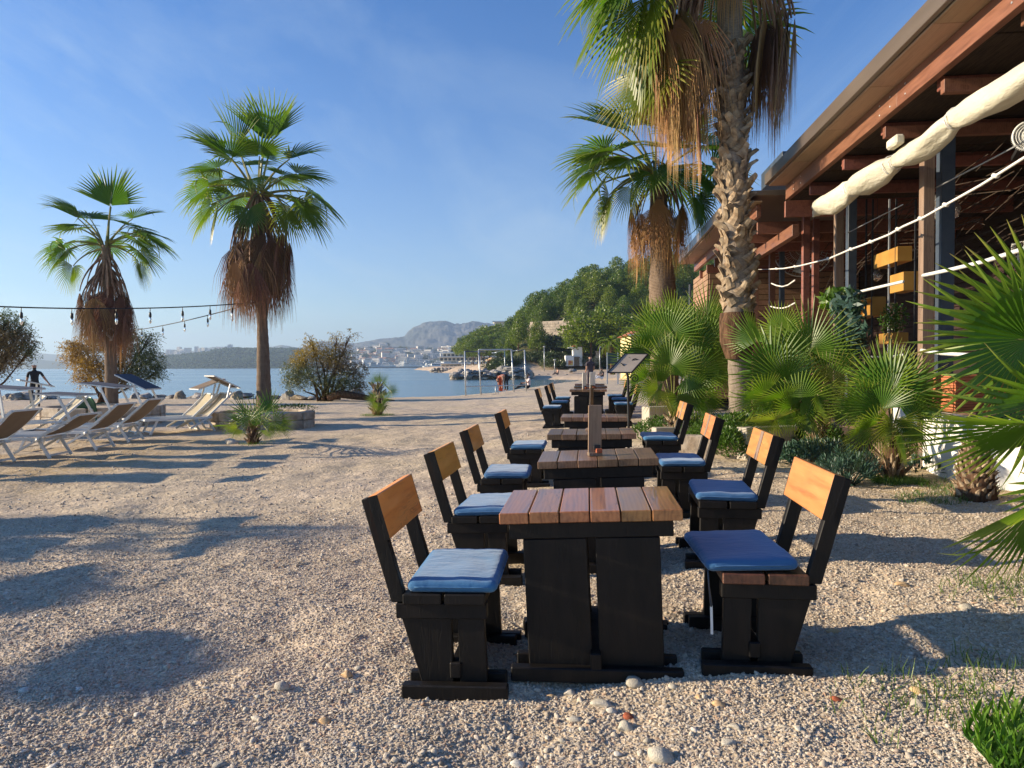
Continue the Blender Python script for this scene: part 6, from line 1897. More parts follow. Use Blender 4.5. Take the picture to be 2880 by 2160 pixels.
# ---------------------------------------------------------------- people
MT['skin'] = plain('skin', (0.36, 0.19, 0.125), (0.42, 0.235, 0.16), 8, rough=.55)
MT['cloth_black'] = plain('black_cloth', (0.010, 0.011, 0.016), (0.018, 0.019, 0.026), 10, rough=.85, bump=.3, bscale=20)
MT['cloth_grey'] = plain('grey_cloth', (0.045, 0.035, 0.045), (0.075, 0.058, 0.068), 10, rough=.85, bump=.3, bscale=20)
MT['cloth_red'] = plain('red_cloth', (0.30, 0.045, 0.02), (0.40, 0.08, 0.035), 10, rough=.85, bump=.3, bscale=20)
MT['cloth_pink'] = plain('pink_white_cloth', (0.62, 0.52, 0.50), (0.70, 0.60, 0.58), 10, rough=.85)
MT['cloth_white'] = plain('white_cloth', (0.70, 0.70, 0.72), (0.78, 0.78, 0.80), 10, rough=.85)
MT['hair_dark'] = plain('dark_hair', (0.012, 0.008, 0.006), (0.03, 0.02, 0.014), 20, rough=.6)
MT['hair_grey'] = plain('grey_hair', (0.16, 0.14, 0.13), (0.25, 0.23, 0.21), 20, rough=.7)
MT['shoe'] = plain('dark_shoe', (0.015, 0.014, 0.014), (0.03, 0.028, 0.026), 10, rough=.6)
def person(loc, rz, J, zones, label, hair, fingers=True, scale=1.0, hairlen=0, glasses=False, name='person'):
    """J: joint -> (x,y,z); x right of the figure, -y forward. zones: list of (material, bones)"""
    RD = dict(pelvis=(.155, .115), waist=(.135, .10), chest=(.165, .115), neckb=(.075, .07), neck=(.056, .056), head=(.078, .095), crown=(.068, .082),
              sh=(.062, .062), el=(.042, .042), wr=(.028, .024), ha=(.036, .018), hip=(.088, .09), kn=(.057, .058), an=(.040, .042), to=(.042, .028), heel=(.036, .036))
    bones = [('pelvis', 'waist'), ('waist', 'chest'), ('chest', 'neckb'), ('neckb', 'neck'), ('neck', 'head'), ('head', 'crown')]
    for s in 'lr':
        bones += [('chest', 'sh' + s), ('sh' + s, 'el' + s), ('el' + s, 'wr' + s), ('wr' + s, 'ha' + s), ('pelvis', 'hip' + s), ('hip' + s, 'kn' + s), ('kn' + s, 'an' + s), ('an' + s, 'to' + s)]
    names = list(J)
    names = [n for n in names if n != 'face']; idx = {n: i for i, n in enumerate(names)}; vs = [Vector(J[n]) for n in names]
    es = [(idx[a], idx[b]) for a, b in bones]; rad = [RD[n] if n in RD else RD[n[:-1]] for n in names]
    tips = []
    for s in 'lr':
        h = Vector(J['ha' + s]); w = Vector(J['wr' + s]); d = (h - w).normalized()
        side = d.cross(Vector((0, 1, 0))); side = side.normalized() if side.length > .1 else Vector((1, 0, 0))
        for k in range(4):
            o_ = side * (-.030 + .020 * k); L = (.062, .074, .070, .055)[k]
            a = len(vs); vs.append(h + d * .018 + o_); rad.append((.0085, .0085)); vs.append(h + d * (.018 + L * .55) + o_ * 1.1 + Vector((0, -.008, 0))); rad.append((.008, .008)); vs.append(h + d * (.018 + L) + o_ * 1.1 + Vector((0, -.022, 0))); rad.append((.006, .006))
            es += [(idx['ha' + s], a), (a, a + 1), (a + 1, a + 2)]
        a = len(vs); vs.append(w.lerp(h, .55) + side * -.034 + Vector((0, -.01, 0))); rad.append((.011, .011)); vs.append(h + side * -.055 + Vector((0, -.025, 0)) + d * .01); rad.append((.008, .008))
        es += [(idx['wr' + s], a), (a, a + 1)]
    me = bpy.data.meshes.new('skeleton'); me.from_pydata([tuple(v * scale) for v in vs], es, []); 
    tmp = bpy.data.objects.new('skeleton', me); COL.objects.link(tmp)
    sk = tmp.modifiers.new('skin', 'SKIN'); tmp.modifiers.new('sub', 'SUBSURF').levels = 2
    for i, d_ in enumerate(me.skin_vertices[0].data):
        d_.radius = (rad[i][0] * scale, rad[i][1] * scale); d_.use_root = (i == idx['pelvis'])
    dg = bpy.context.evaluated_depsgraph_get(); dg.update()
    bme = bpy.data.meshes.new_from_object(tmp.evaluated_get(dg)); bme.name = 'body'
    bpy.data.objects.remove(tmp)
    mats = [MT['skin']] + [z[0] for z in zones]
    bme.materials.clear()
    for m_ in mats: bme.materials.append(m_)
    def dist(p, a, b):
        ab = b - a; t_ = max(0, min(1, (p - a).dot(ab) / max(ab.length_squared, 1e-9))); return (p - a - ab * t_).length
    bz = {}
    for zi, (m_, bl) in enumerate(zones):
        for item in bl: bz[item] = zi + 1
    for p in bme.polygons:
        c = p.center / scale; best = None
        for a, b in bones:
            A0, B0 = Vector(J[a]), Vector(J[b]); dd = dist(c, A0, B0) - (RD[a] if a in RD else RD[a[:-1]])[0] * .8
            if best is None or dd < best[0]:
                ab = B0 - A0; t_ = max(0, min(1, (c - A0).dot(ab) / ab.length_squared)); best = (dd, a, b, t_)
        _, a, b, t_ = best
        key = (a, b); z = bz.get(key, 0)
        if isinstance(z, int) and z == 0:
            for item, zz in bz.items():
                if len(item) == 3 and item[:2] == key and t_ < item[2]: z = zz
        p.material_index = z; p.use_smooth = True
    root = empty(name, loc, rz, label, 'person')
    body = obj('body', bme, root)
    H = Vector(J['head']); Cw = Vector(J['crown']); up = (Cw - Vector(J['neck'])).normalized()
    fwd = Vector(J.get('face', (0, -1, 0))); fwd = (fwd - up * fwd.dot(up)).normalized(); rt = fwd.cross(up)
    M3 = Matrix((rt, -fwd, up)).transposed()
    hc = H.lerp(Cw, .5)
    def part(nm, mb_, mat): 
        o = mb_.build(nm, mat, root, loc=hc * scale, rot=M3.to_euler(), scale=scale); return o
    m = MB(); vs_ = []; fs_ = []
    nU, nV = 14, 8
    for j in range(nV + 1):
        for i in range(nU):
            th = math.pi * .5 * j / nV * 1.25; ph = 2 * math.pi * i / nU
            y_ = -math.cos(ph) ; lim = 1.0 if y_ > -.2 else .55
            th *= lim
            vs_.append((.088 * math.sin(th) * math.sin(ph), .105 * math.sin(th) * -math.cos(ph) + .006, .012 + .105 * math.cos(th) - (hairlen * max(0, y_ + .6) * (j / nV) ** 2)))
    for j in range(nV):
        for i in range(nU): fs_.append((j * nU + i, j * nU + (i + 1) % nU, (j + 1) * nU + (i + 1) % nU, (j + 1) * nU + i))
    m.add(vs_, fs_, 0, True)
    if hair: part('hair', m, hair)
    m = MB(); m.tube([(0, -.085, .02), (0, -.112, -.018), (0, -.088, -.026)], [.010, .014, .008], 6); part('nose', m, MT['skin'])
    for s in (-1, 1):
        m = MB(); m.lathe([(.002, -.003), (.013, 0), (.002, .004)], 8, (s * .031, 0, 0)); 
        o = MB().box((s * .031, -.085, .022), (.024, .010, .011), ch=.003); part('eye', o, MT['hair_dark'])
        o = MB().box((s * .082, .0, .0), (.014, .03, .052), ch=.006); part('ear', o, MT['skin'])
    o = MB().box((0, -.084, -.052), (.042, .008, .009), ch=.003); part('mouth', o, MT['cloth_red'])
    if glasses:
        o = MB(); o.box((-.034, -.098, .022), (.05, .008, .03), ch=.003); o.box((.034, -.098, .022), (.05, .008, .03), ch=.003); o.box((0, -.098, .030), (.03, .006, .006)); o.box((-.076, -.05, .028), (.004, .10, .006)); o.box((.076, -.05, .028), (.004, .10, .006))
        part('sunglasses', o, MT['black_metal'])
    return root
STAND = dict(pelvis=(0, 0, .93), waist=(0, 0, 1.10), chest=(0, .01, 1.33), neckb=(0, .02, 1.47), neck=(0, .015, 1.53), head=(0, 0, 1.61), crown=(0, 0, 1.70),
             shl=(-.19, .01, 1.41), ell=(-.25, .03, 1.13), wrl=(-.27, -.03, .89), hal=(-.275, -.05, .81), shr=(.19, .01, 1.41), elr=(.25, .03, 1.13), wrr=(.27, -.03, .89), har=(.275, -.05, .81),
             hipl=(-.10, 0, .88), knl=(-.11, -.01, .49), anl=(-.11, .02, .09), tol=(-.12, -.13, .035), hipr=(.10, 0, .88), knr=(.11, -.01, .49), anr=(.11, .02, .09), tor=(.12, -.13, .035))
SHIRT = [('pelvis', 'waist'), ('waist', 'chest'), ('chest', 'neckb'), ('chest', 'shl'), ('chest', 'shr'), ('shl', 'ell', .62), ('shr', 'elr', .62)]
TROU = [('pelvis', 'hipl'), ('pelvis', 'hipr'), ('hipl', 'knl'), ('hipr', 'knr'), ('knl', 'anl'), ('knr', 'anr')]
FEET = [('anl', 'tol'), ('anr', 'tor')]
# walking man
j = dict(STAND); j.update(elr=(.33, -.02, 1.17), wrr=(.47, -.10, .98), har=(.52, -.13, .92), ell=(-.25, .10, 1.14), wrl=(-.28, .05, .90), hal=(-.28, .03, .83),
                          knl=(-.10, -.16, .52), anl=(-.11, -.22, .12), tol=(-.11, -.36, .07), knr=(.10, .05, .50), anr=(.10, .26, .15), tor=(.10, .17, .04), face=(.45, -.9, 0))
gp = q(98, 27.6); person((gp.x, gp.y, gp.z), R(28), j, [(MT['cloth_black'], SHIRT), (MT['cloth_black'], TROU), (MT['shoe'], FEET)], 'bald man in black shirt and sunglasses walking along the shore at the left', None, glasses=True)
# standing man on the beach, seen from the side
j = dict(STAND); j.update(elr=(.20, .02, 1.13), wrr=(.19, -.14, .95), har=(.17, -.20, .90), ell=(-.20, .02, 1.13), wrl=(-.19, -.14, .95), hal=(-.17, -.20, .90))
gp = q(1660, 36); person((gp.x, gp.y, gp.z), R(200), j, [(MT['cloth_grey'], SHIRT), (MT['cloth_grey'], TROU), (MT['shoe'], FEET)], 'bald man in dark grey clothes standing on the beach behind the white menus', None)
# bending bather
j = dict(pelvis=(0, 0, .86), waist=(0, -.16, .93), chest=(0, -.38, .86), neckb=(0, -.50, .76), neck=(0, -.55, .72), head=(0, -.62, .66), crown=(0, -.69, .60),
         shl=(-.18, -.40, .82), ell=(-.20, -.44, .55), wrl=(-.14, -.42, .32), hal=(-.12, -.42, .25), shr=(.18, -.40, .82), elr=(.20, -.44, .55), wrr=(.14, -.42, .32), har=(.12, -.42, .25),
         hipl=(-.10, .0, .82), knl=(-.11, -.03, .46), anl=(-.11, .02, .09), tol=(-.12, -.13, .035), hipr=(.10, 0, .82), knr=(.11, -.03, .46), anr=(.11, .02, .09), tor=(.12, -.13, .035), face=(0, -.3, -1))
gp = q(1424, 42); person((gp.x, gp.y, gp.z), R(-50), j, [(MT['cloth_red'], [('waist', 'chest'), ('chest', 'neckb')]), (MT['cloth_black'], TROU + [('pelvis', 'waist')])], 'bather in red bending forward behind the steel frame', MT['hair_dark'])
o = empty('red_towel', (gp.x - .35, gp.y - .1, gp.z + .45), 0, 'red towel held hanging by the bending bather', 'towel')
vs = []
for i in range(7):
    for k_ in range(6):
        vs.append((-.16 + .05 * i + .02 * math.sin(k_ + i), .04 * math.sin(i * 1.9), -.42 + .17 * k_ - .01 * i))
MB().add(vs, [(i * 6 + k_, i * 6 + k_ + 1, (i + 1) * 6 + k_ + 1, (i + 1) * 6 + k_) for i in range(6) for k_ in range(5)], 0, True).build('cloth', MT['cloth_red'], o).modifiers.new('thick', 'SOLIDIFY').thickness = .012
# seated woman
SIT = dict(pelvis=(0, 0, .14), waist=(0, .02, .30), chest=(0, .02, .52), neckb=(0, .0, .65), neck=(0, -.01, .70), head=(0, -.03, .78), crown=(0, -.03, .87),
           shl=(-.17, .01, .60), ell=(-.22, -.12, .40), wrl=(-.14, -.32, .36), hal=(-.11, -.39, .37), shr=(.17, .01, .60), elr=(.22, -.12, .40), wrr=(.14, -.32, .36), har=(.11, -.39, .37),
           hipl=(-.10, -.05, .12), knl=(-.13, -.42, .30), anl=(-.11, -.74, .07), tol=(-.11, -.88, .05), hipr=(.10, -.05, .12), knr=(.13, -.42, .24), anr=(.11, -.76, .07), tor=(.11, -.90, .05))
gp = q(1487, 42.5); person((gp.x, gp.y, gp.z), R(-75), SIT, [(MT['cloth_pink'], SHIRT), (MT['cloth_black'], TROU), (MT['shoe'], FEET)], 'woman in a pale top sitting on the gravel by the steel frame', MT['hair_dark'], hairlen=.16, glasses=True)
gp = q(1693, 60); person((gp.x, gp.y, gp.z + .05), R(-60), SIT, [(MT['cloth_black'], SHIRT), (MT['cloth_white'], TROU)], 'person in a black top sitting left of the slanting menu board', MT['hair_dark'], scale=1.1)
gp = q(1569, 96); person((gp.x, gp.y, .18), R(-60), SIT, [(MT['cloth_grey'], TROU)], 'sunbather sitting on the far sand beyond the green water', MT['hair_dark'])
# ---------------------------------------------------------------- far shore, hill with pines, town, mountain
def land_h(x, y):
    xs = np.interp(y, [55, 62, 75, 88, 95, 100, 105, 112, 122, 140, 170, 210, 260, 330, 420, 520], [4, 5.5, 8.2, 8.8, 7, 3.5, -1, -5, -6, -7, -13, -20, -30, -40, -58, -60])
    e = x - xs + 1.2 * fbm(x * .2, y * .2, 3)
    z = -1.2 + np.clip(e * .22, 0, 1.15)
    z = z + np.clip((y - 104) / 22, 0, 1) * np.clip(e / 8, 0, 1) * .75          # up to the promenade
    # wooded hill
    k = y / 155.0
    pxx = x / y * FPX + 1440
    hx = np.interp(pxx, [1150, 1290, 1380, 1440, 1478, 1500, 1560, 1640, 1760, 1900, 2300, 3200], [0, .5, 1.2, 2.2, 9.0, 10.5, 14, 18.5, 21, 24, 27, 27])
    f1 = np.clip((y - 142) / 16, 0, 1) ** 1.2
    low = np.clip((y - 128) / 16, 0, 1) * np.clip(hx, 0, 5.2)
    z = z + low + f1 * np.clip(hx - 5.2, 0, 40) * np.clip(.55 + (y - 158) / 90, .55, 1.0)
    z = z + np.clip((y - 128) / 10, 0, 1) * .8 * fbm(x * .15, y * .15, 4)
    return z
xs_ = np.linspace(-75, 330, 300); ys_ = 56 + (540 - 56) * np.linspace(0, 1, 260) ** 1.5
X, Y = np.meshgrid(xs_, ys_)
Z = land_h(X, Y)
def land_mat():
    t = NT('hillside')
    v = t.coords(rnd=False)
    ge = t.n('ShaderNodeNewGeometry'); sp = t.n('ShaderNodeSeparateXYZ'); t.l(ge.outputs['Position'], sp.inputs[0])
    n = t.noise(v, .35, 6, .6)
    sand = t.ramp(t.noise(v, 1.5, 5), [(.3, (.44, .34, .24)), (.7, (.58, .46, .34))])
    scrub = t.ramp(n, [(.35, (.035, .05, .018)), (.55, (.10, .10, .04)), (.72, (.36, .28, .18))])
    f = t.math('MULTIPLY_ADD', sp.outputs['Z'], .8, -1.2, clamp=True)
    c = t.mixc(f, sand, scrub)
    return t.bsdf(c, .95, t.bump(n, .6, .6), .1)
MT['hill'] = land_mat()
tag(obj('hillside', np_mesh('hillside', np.stack([X, Y, Z], -1).reshape(-1, 3), grid_faces(len(ys_), len(xs_)), MT['hill'], True)), kind='structure')
def LH(x, y): return float(land_h(np.array([float(x)]), np.array([float(y)]))[0])

# ---- trees of the hill: each its own crown and trunk
def tree_mesh(name, seed, kind, n, mats):
    """unit height 1"""
    rs = np.random.default_rng(seed); rp = random.Random(seed)
    blobs = []
    if kind == 'pine':
        for k in range(42):
            f = (k + .5) / 42
            h = .22 + .76 * f
            rad = (.30 * (1 - f) ** .55 + .03) * rp.uniform(.8, 1.2)
            a = k * 2.4 + rp.uniform(-.4, .4); d = rad * rp.uniform(.55, 1.0)
            blobs.append((d * math.cos(a), d * math.sin(a), h, rad * .42 + .022))
        blobs.append((0, 0, .97, .035))
    elif kind == 'round':
        for k in range(22):
            a = k * 2.4; f = rp.random(); z = .35 + .5 * f; d = .34 * math.sqrt(max(.05, 1 - ((z - .55) / .48) ** 2)) * rp.uniform(.5, 1)
            blobs.append((d * math.cos(a), d * math.sin(a), z, rp.uniform(.10, .17)))
    else:
        for k in range(14):
            a = k * 2.4; d = .5 * math.sqrt(rp.random()); blobs.append((d * math.cos(a), d * math.sin(a), .35 + .3 * rp.random() * (1 - d), rp.uniform(.16, .3)))
    B = np.array(blobs); w = B[:, 3] ** 2; w /= w.sum()
    idx = rs.choice(len(B), n, p=w)
    u = rs.normal(size=(n, 3)); u /= np.linalg.norm(u, axis=1)[:, None]
    rr = B[idx, 3][:, None] * (rs.random((n, 1)) ** .33) * rs.uniform(.85, 1.25, (n, 1))
    p = B[idx, :3] + u * rr * np.array([1, 1, .75])
    d = u + rs.normal(size=(n, 3)) * .6 + [0, 0, .35]; d /= np.linalg.norm(d, axis=1)[:, None]
    s = np.cross(d, rs.normal(size=(n, 3))); s /= np.linalg.norm(s, axis=1)[:, None]
    L = .026 if kind != 'bush' else .05; W_ = L * .42
    V = np.stack([p - s * W_, p + d * L, p + s * W_, p - d * L * .7], 1).reshape(-1, 3)
    tt = np.repeat(np.clip(rs.random(n) * .8, 0, 1), 4)
    return np_mesh(name, V, np.arange(4 * n).reshape(n, 4), mats, False, tt)
MT['pine'] = leaf_mat('pine_needles', (0.085, 0.130, 0.013), (0.165, 0.215, 0.022), (0.24, 0.27, 0.040), .30, .22)
MT['shrubgreen'] = leaf_mat('hill_shrub', (0.035, 0.060, 0.018), (0.075, 0.09, 0.030), (0.14, 0.12, 0.05), .2, .35)
PINE = [tree_mesh('pine_crown', 40 + k, 'pine', 4600, MT['pine']) for k in range(5)]
ROUND = [tree_mesh('round_crown', 60 + k, 'round', 5200, MT['pine']) for k in range(3)]
BUSH = [tree_mesh('bush_crown', 70 + k, 'bush', 1500, MT['shrubgreen']) for k in range(3)]
m = MB(); m.tube([(0, 0, -.05), (.004, 0, .3), (0, 0, .8)], [.022, .016, .006], 6); TRK = m.mesh('pine_trunk', MT['fibre'])
rs = random.Random(77)
def tree(x, y, h, kind, w=1.0, label='', group=None, z=None, name='pine_tree', cat='tree'):
    z = LH(x, y) - .2 if z is None else z
    r = empty(name, (x, y, z), rs.random() * 6.28, label, cat, group)
    me = {'p': PINE, 'r': ROUND, 'b': BUSH}[kind]
    obj('crown', me[rs.randrange(len(me))], r, (0, 0, 0), (rs.uniform(-.05, .05), rs.uniform(-.05, .05), 0), (h * w, h * w, h))
    if kind != 'b': obj('trunk', TRK, r, (0, 0, 0), None, h)
    return r
def tpx(px, y, h, kind, w, label, group=None, **kw):
    return tree(P(px, 1100, y).x, y, h, kind, w, label, group, **kw)
# front face of the wooded hill: rows rising with distance
GP = 'pines covering the steep hill'
prof_px = [1478, 1510, 1540, 1562, 1600, 1640, 1700, 1760, 1830, 1900, 1980]
for row, (y, x0, n, h0) in enumerate(((160, 1492, 14, 7.0), (168, 1488, 15, 7.5), (178, 1486, 15, 8.0), (190, 1490, 15, 8.5), (203, 1520, 14, 8.5), (218, 1560, 13, 9.0), (150, 1640, 9, 7.0))):
    for i in range(n):
        px = x0 + (2010 - x0) * (i + rs.uniform(.1, .9)) / n
        if row == 6: px = 1640 + 40 * i + rs.uniform(-12, 12)
        tpx(px, y + rs.uniform(-4, 4), h0 * rs.uniform(.75, 1.2), 'p', rs.uniform(.85, 1.25), ('dense pine in the lowest full row on the steep hill', 'dense pine in the second row up the steep hill', 'dense pine in the middle of the steep wooded hill', 'dense pine in the fourth row up the steep hill', 'dense pine near the crest of the wooded hill', 'pine on the crest of the hill against the sky', 'pine at the foot of the wooded hill')[row], GP)
# nearer big pines below the hill
for (px, y, h, w, kd, lb) in ((1662, 128, 12.0, 1.15, 'r', 'large bright pine standing forward of the hill, above the white kiosk'), (1700, 132, 9.5, 1.1, 'r', 'full pine behind the stone gate, right of the large bright one'),
                              (1765, 125, 9.8, 1.1, 'r', 'broad pine behind the date palm, left of the yellow house'), (1812, 128, 10.5, 1.2, 'r', 'broad pine above the red roof'), (1640, 134, 7.6, 1.0, 'r', 'lower pine directly behind the white kiosk'),
                              (1512, 137, 6.6, 1.0, 'p', 'slender pine in front of the retaining wall'), (1459, 140, 8.0, .75, 'p', 'narrow pointed pine left of the retaining wall'), (1438, 143, 5.6, .7, 'p', 'small pointed pine beside the narrow tall one'),
                              (1548, 138, 4.6, 1.3, 'b', 'dark round bush below the retaining wall'), (1575, 137, 5.0, 1.3, 'b', 'grey green bush at the right under the retaining wall'), (1530, 131, 3.4, 1.2, 'b', 'olive bush behind the lamp post on the slope')):
    tpx(px, y, h, kd, w, lb)
for i in range(34):
    px = rs.uniform(1395, 1720); y = rs.uniform(127, 136)
    tpx(px, y, rs.uniform(1.6, 3.4), 'b', rs.uniform(.9, 1.6), 'scrubby bush on the slope below the retaining wall', 'bushes on the slope', name='bush', cat='bush')
# group of big pines left of the hill
for (px, y, h, w) in ((1310, 262, 9, 1.0), (1328, 258, 10, 1.2), (1345, 256, 11.0, 1.2), (1362, 255, 11.5, 1.1), (1378, 252, 12.5, 1.2), (1400, 252, 13, 1.2), (1420, 250, 13.5, 1.25), (1440, 248, 12.5, 1.2), (1355, 240, 8.5, 1.3), (1382, 238, 9, 1.3), (1408, 236, 9.0, 1.3), (1332, 246, 8, 1.2), (1430, 232, 8.6, 1.2), (1455, 240, 11, 1.0), (1470, 255, 13.0, .8)):
    tpx(px, y, h + 1.5, 'r', w, 'broad dark pine in the clump between the hotel and the hill', 'pines between the hotel and the hill')
for (px, h) in ((1303, 6.5), (1312, 7.5), (1318, 6.0)):
    o = tpx(px, 420, h * 1.3, 'r', 1.1, 'dark tree showing above the terraced hotel roof', 'trees above the hotel', z=10.0)

# retaining wall of stone blocks
rw = empty('retaining_wall', (0, 150, 0), 0, 'pale stone retaining wall across the slope below the pines', 'wall')
xa, xb = P(1474, 1000, 150).x, P(1640, 1000, 150).x
me_ = [MB().box((0, 0, 0), (1.06 + .1 * k, .5, .52), ch=.03).mesh('wall_stone', MT['limestone']) for k in range(2)]
for r_ in range(7):
    for k in range(int((xb - xa) / 1.12)):
        x = xa + (k + .5 * (r_ % 2)) * 1.12 + rs.uniform(-.03, .03)
        top = 10.4 - .12 * (x - xa) * 0 ; z = 6.9 + r_ * .54
        if z > 10.7 - max(0, 1.2 - (x - xa) * .5): continue
        obj('stone', me_[k % 2], rw, (x, rs.uniform(-.05, .05), z), None, (1, 1, 1))
MB().box(((xa + xb) / 2, .6, 8.6), (xb - xa, .7, 3.9)).build('backing', MT['limestone'], rw)
xm = (xa + xb) / 2; wa = R(-32)
rw.rotation_euler = (0, 0, wa); rw.location = (xm - xm * math.cos(wa), 149 - xm * math.sin(wa), 0); rw.scale = (1.12, 1, 1)

# breakwater and beach rocks
GB = 'boulders of the breakwater'
for i in range(70):
    f = i / 70
    px = 1272 + (1495 - 1272) * f + rs.uniform(-4, 4); y = 104 + rs.uniform(-1.5, 2.5)
    layer = i % 3
    w = rs.uniform(20, 34) * (1.0 if px < 1400 else 1.2)
    hgt = (-.45 + .45 * layer * (min(1, f * 4 + .5)))
    rock(px, y, w, 'boulder piled in the breakwater across the bay', i, z=hgt, group=GB, rz=rs.random() * 3)
for (px, y, w, z, lb) in ((1435, 103.5, 58, .55, 'very large grey boulder on top of the breakwater'), (1462, 103.8, 52, .45, 'large angular boulder at the right of the breakwater top'), (1417, 104, 40, .5, 'big grey boulder left of the largest one on the breakwater'), (1610, 112, 34, .4, 'dark rock lying on the far beach'), (1300, 103, 34, -.2, 'pale boulder at the left tip of the breakwater'), (1318, 102.6, 36, -.3, 'warm coloured boulder near the left tip of the breakwater')):
    rock(px, y, w, lb, int(px), z=z, rz=px)
for i in range(34):
    px = 1215 + 125 * i / 34; rock(px, 225 + rs.uniform(-3, 3), rs.uniform(13, 22), 'rock on the far point beyond the breakwater', i, z=-.6 + .5 * (i % 3), group='rocks of the far point', rz=rs.random() * 3)
for i in range(10):
    rock(1490 + i * 13, 108 + rs.uniform(-1, 1), rs.uniform(9, 15), 'small rock at the end of the far sand', i, z=-.1, group='small rocks on the far sand', rz=rs.random() * 3)
# far beach kiosk, house, gate, lamps, board
MT['pale_plaster'] = plain('pale_plaster', (.66, .60, .50), (.76, .71, .62), 1.5, rough=.85, bump=.15, bscale=4)
MT['yellow_plaster'] = plain('yellow_plaster', (.62, .47, .22), (.70, .55, .29), 1.5, rough=.85)
MT['roof_tile'] = plain('roof_tile', (.30, .095, .045), (.44, .16, .08), 3, (1, 1, 6), .85, .5, 8, .05)
MT['window_dark'] = plain('window_dark', (.03, .035, .04), (.06, .07, .08), 3, rough=.2)
MT['graffiti'] = plain('graffiti', (.60, .16, .08), (.70, .50, .12), 1.3, rough=.8, lo=.45, hi=.55)
def X_(px, y): return P(px, 1100, y).x
def Z_(py, y): return P(1440, py, y).z
y = 128.0
kz = Z_(1030, y)
kk = empty('beach_kiosk', (X_(1610, y), y, kz), 0, 'small white kiosk with flat roof and coloured graffiti on the far beach', 'kiosk')
w1 = (1613 - 1590) * y / FPX; h1 = Z_(1001, y) - kz
MB().box((0, 0, 0), (w1, 3, h1)).build('wall', MT['white_wall'], kk, loc=(X_(1601, y) - kk.location.x, 0, h1 / 2))
MB().box((0, 0, 0), (w1 * .55, .06, h1 * .45)).build('graffiti', MT['graffiti'], kk, loc=(X_(1603, y) - kk.location.x, -1.53, h1 * .3))
h2 = Z_(980, y) - kz
MB().box((0, 0, 0), (1.6, 2.4, h2)).build('tower', MT['white_wall'], kk, loc=(X_(1624, y) - kk.location.x, .5, h2 / 2))
MB().box((0, 0, 0), (2.4, 3.2, .18)).build('roof', MT['white_paint'], kk, loc=(X_(1616, y) - kk.location.x, .5, h2 + .08))
MB().box((0, 0, 0), (1.0, .08, 1.6)).build('door', MT['post_wood'], kk, loc=(X_(1620, y) - kk.location.x, -1.0, .8))
MB().lathe([(1.3, 0), (.02, .5)], 4).build('tiled_cap', MT['roof_tile'], kk, loc=(X_(1622, y) - kk.location.x, .5, h2 + .17))
gw = empty('stone_gate', (X_(1660, y), y, kz), 0, 'low stone wall with a tall gate pillar on the far beach', 'wall')
for px0, px1, py in ((1622, 1640, 1014), (1642, 1656, 1012), (1664, 1676, 1010)):
    h = Z_(py, y) - kz; MB().box((0, 0, 0), ((px1 - px0) * y / FPX, .5, h), ch=.03).build('wall_piece', MT['limestone'], gw, loc=(X_((px0 + px1) / 2, y) - gw.location.x, 0, h / 2))
h = Z_(990, y) - kz; MB().box((0, 0, h / 2), (.55, .55, h), ch=.03).box((0, 0, h + .05), (.75, .75, .1)).build('pillar', MT['limestone'], gw, loc=(X_(1680, y) - gw.location.x, 0, 0))
# yellow house with red roof
y = 62.0
hz_ = .1; hx0 = X_(1775, y)
yh = empty('yellow_house', (hx0, y, hz_), 0, 'yellow house with a red hipped roof behind the squat palm', 'house')
hh = Z_(944, y) - hz_; hw = 4.6
MB().box((hw / 2, 3, hh / 2), (hw, 6, hh)).build('wall', MT['yellow_plaster'], yh)
rt = Z_(912, y) - hz_
m = MB(); e_ = .35
m.add([(-e_, -e_, hh), (hw + e_, -e_, hh), (hw + e_, 6 + e_, hh), (-e_, 6 + e_, hh), (hw / 2, 2.4, rt + .3), (hw / 2, 3.6, rt + .3)], [(0, 1, 4), (1, 2, 5, 4), (2, 3, 5), (3, 0, 4, 5), (3, 2, 1, 0)])
m.build('roof', MT['roof_tile'], yh)
m = MB(); m.box((hw / 2, -e_ - .03, hh - .02), (hw + 2 * e_, .08, .1)); m.build('gutter', MT['white_paint'], yh)
for k in range(2):
    f = MB().box((0, 0, 0), (.9, .1, 1.1)).build('window', MT['white_paint'], yh, loc=(1.2 + 2.1 * k, -.03, 1.9)); MB().box((0, 0, 0), (.74, .1, .94)).build('pane', MT['window_dark'], f, loc=(0, -.02, 0))
# info board, lamp posts
y = 48.0
bz_ = .05; bd = empty('info_board', (X_(1722, y), y, bz_), 0, 'dark green notice board on two posts at the beach edge', 'notice board')
for px in (1708, 1738):
    MB().box((0, 0, 0), (.08, .08, Z_(993, y) - bz_)).build('post', MT['steel'], bd, loc=(X_(px, y) - bd.location.x, 0, (Z_(993, y) - bz_) / 2))
hb = (Z_(994, y) - Z_(1024, y)); MB().box((0, 0, 0), (.62, .05, hb), ch=.01).build('panel', plain('board_green', (.015, .045, .04), (.03, .07, .065), 3, rough=.4), bd, loc=(0, -.05, (Z_(1009, y) - bz_)))
def lamp_post(px, y, ztop, label, arm=None, base=None):
    b = LH(X_(px, y), y) if base is None else base
    o = empty('street_lamp', (X_(px, y), y, b), 0, label, 'street lamp')
    zt = Z_(ztop, y) - b
    MB().tube([(0, 0, 0), (0, 0, zt)], [.09, .05], 8).build('pole', MT['steel'], o)
    if arm:
        ax = X_(arm, y) - X_(px, y)
        MB().tube([(0, 0, zt - .15), (ax * .5, 0, zt - .25), (ax, 0, zt - .45)], .04, 6).build('arm', MT['steel'], o)
        MB().box((ax * 1.05, 0, zt - .5), (.7, .25, .14), ch=.04).build('lamp_head', MT['white_paint'], o)
    else:
        MB().box((0, 0, zt + .05), (.35, .35, .14), ch=.04).build('lamp_head', MT['white_paint'], o)
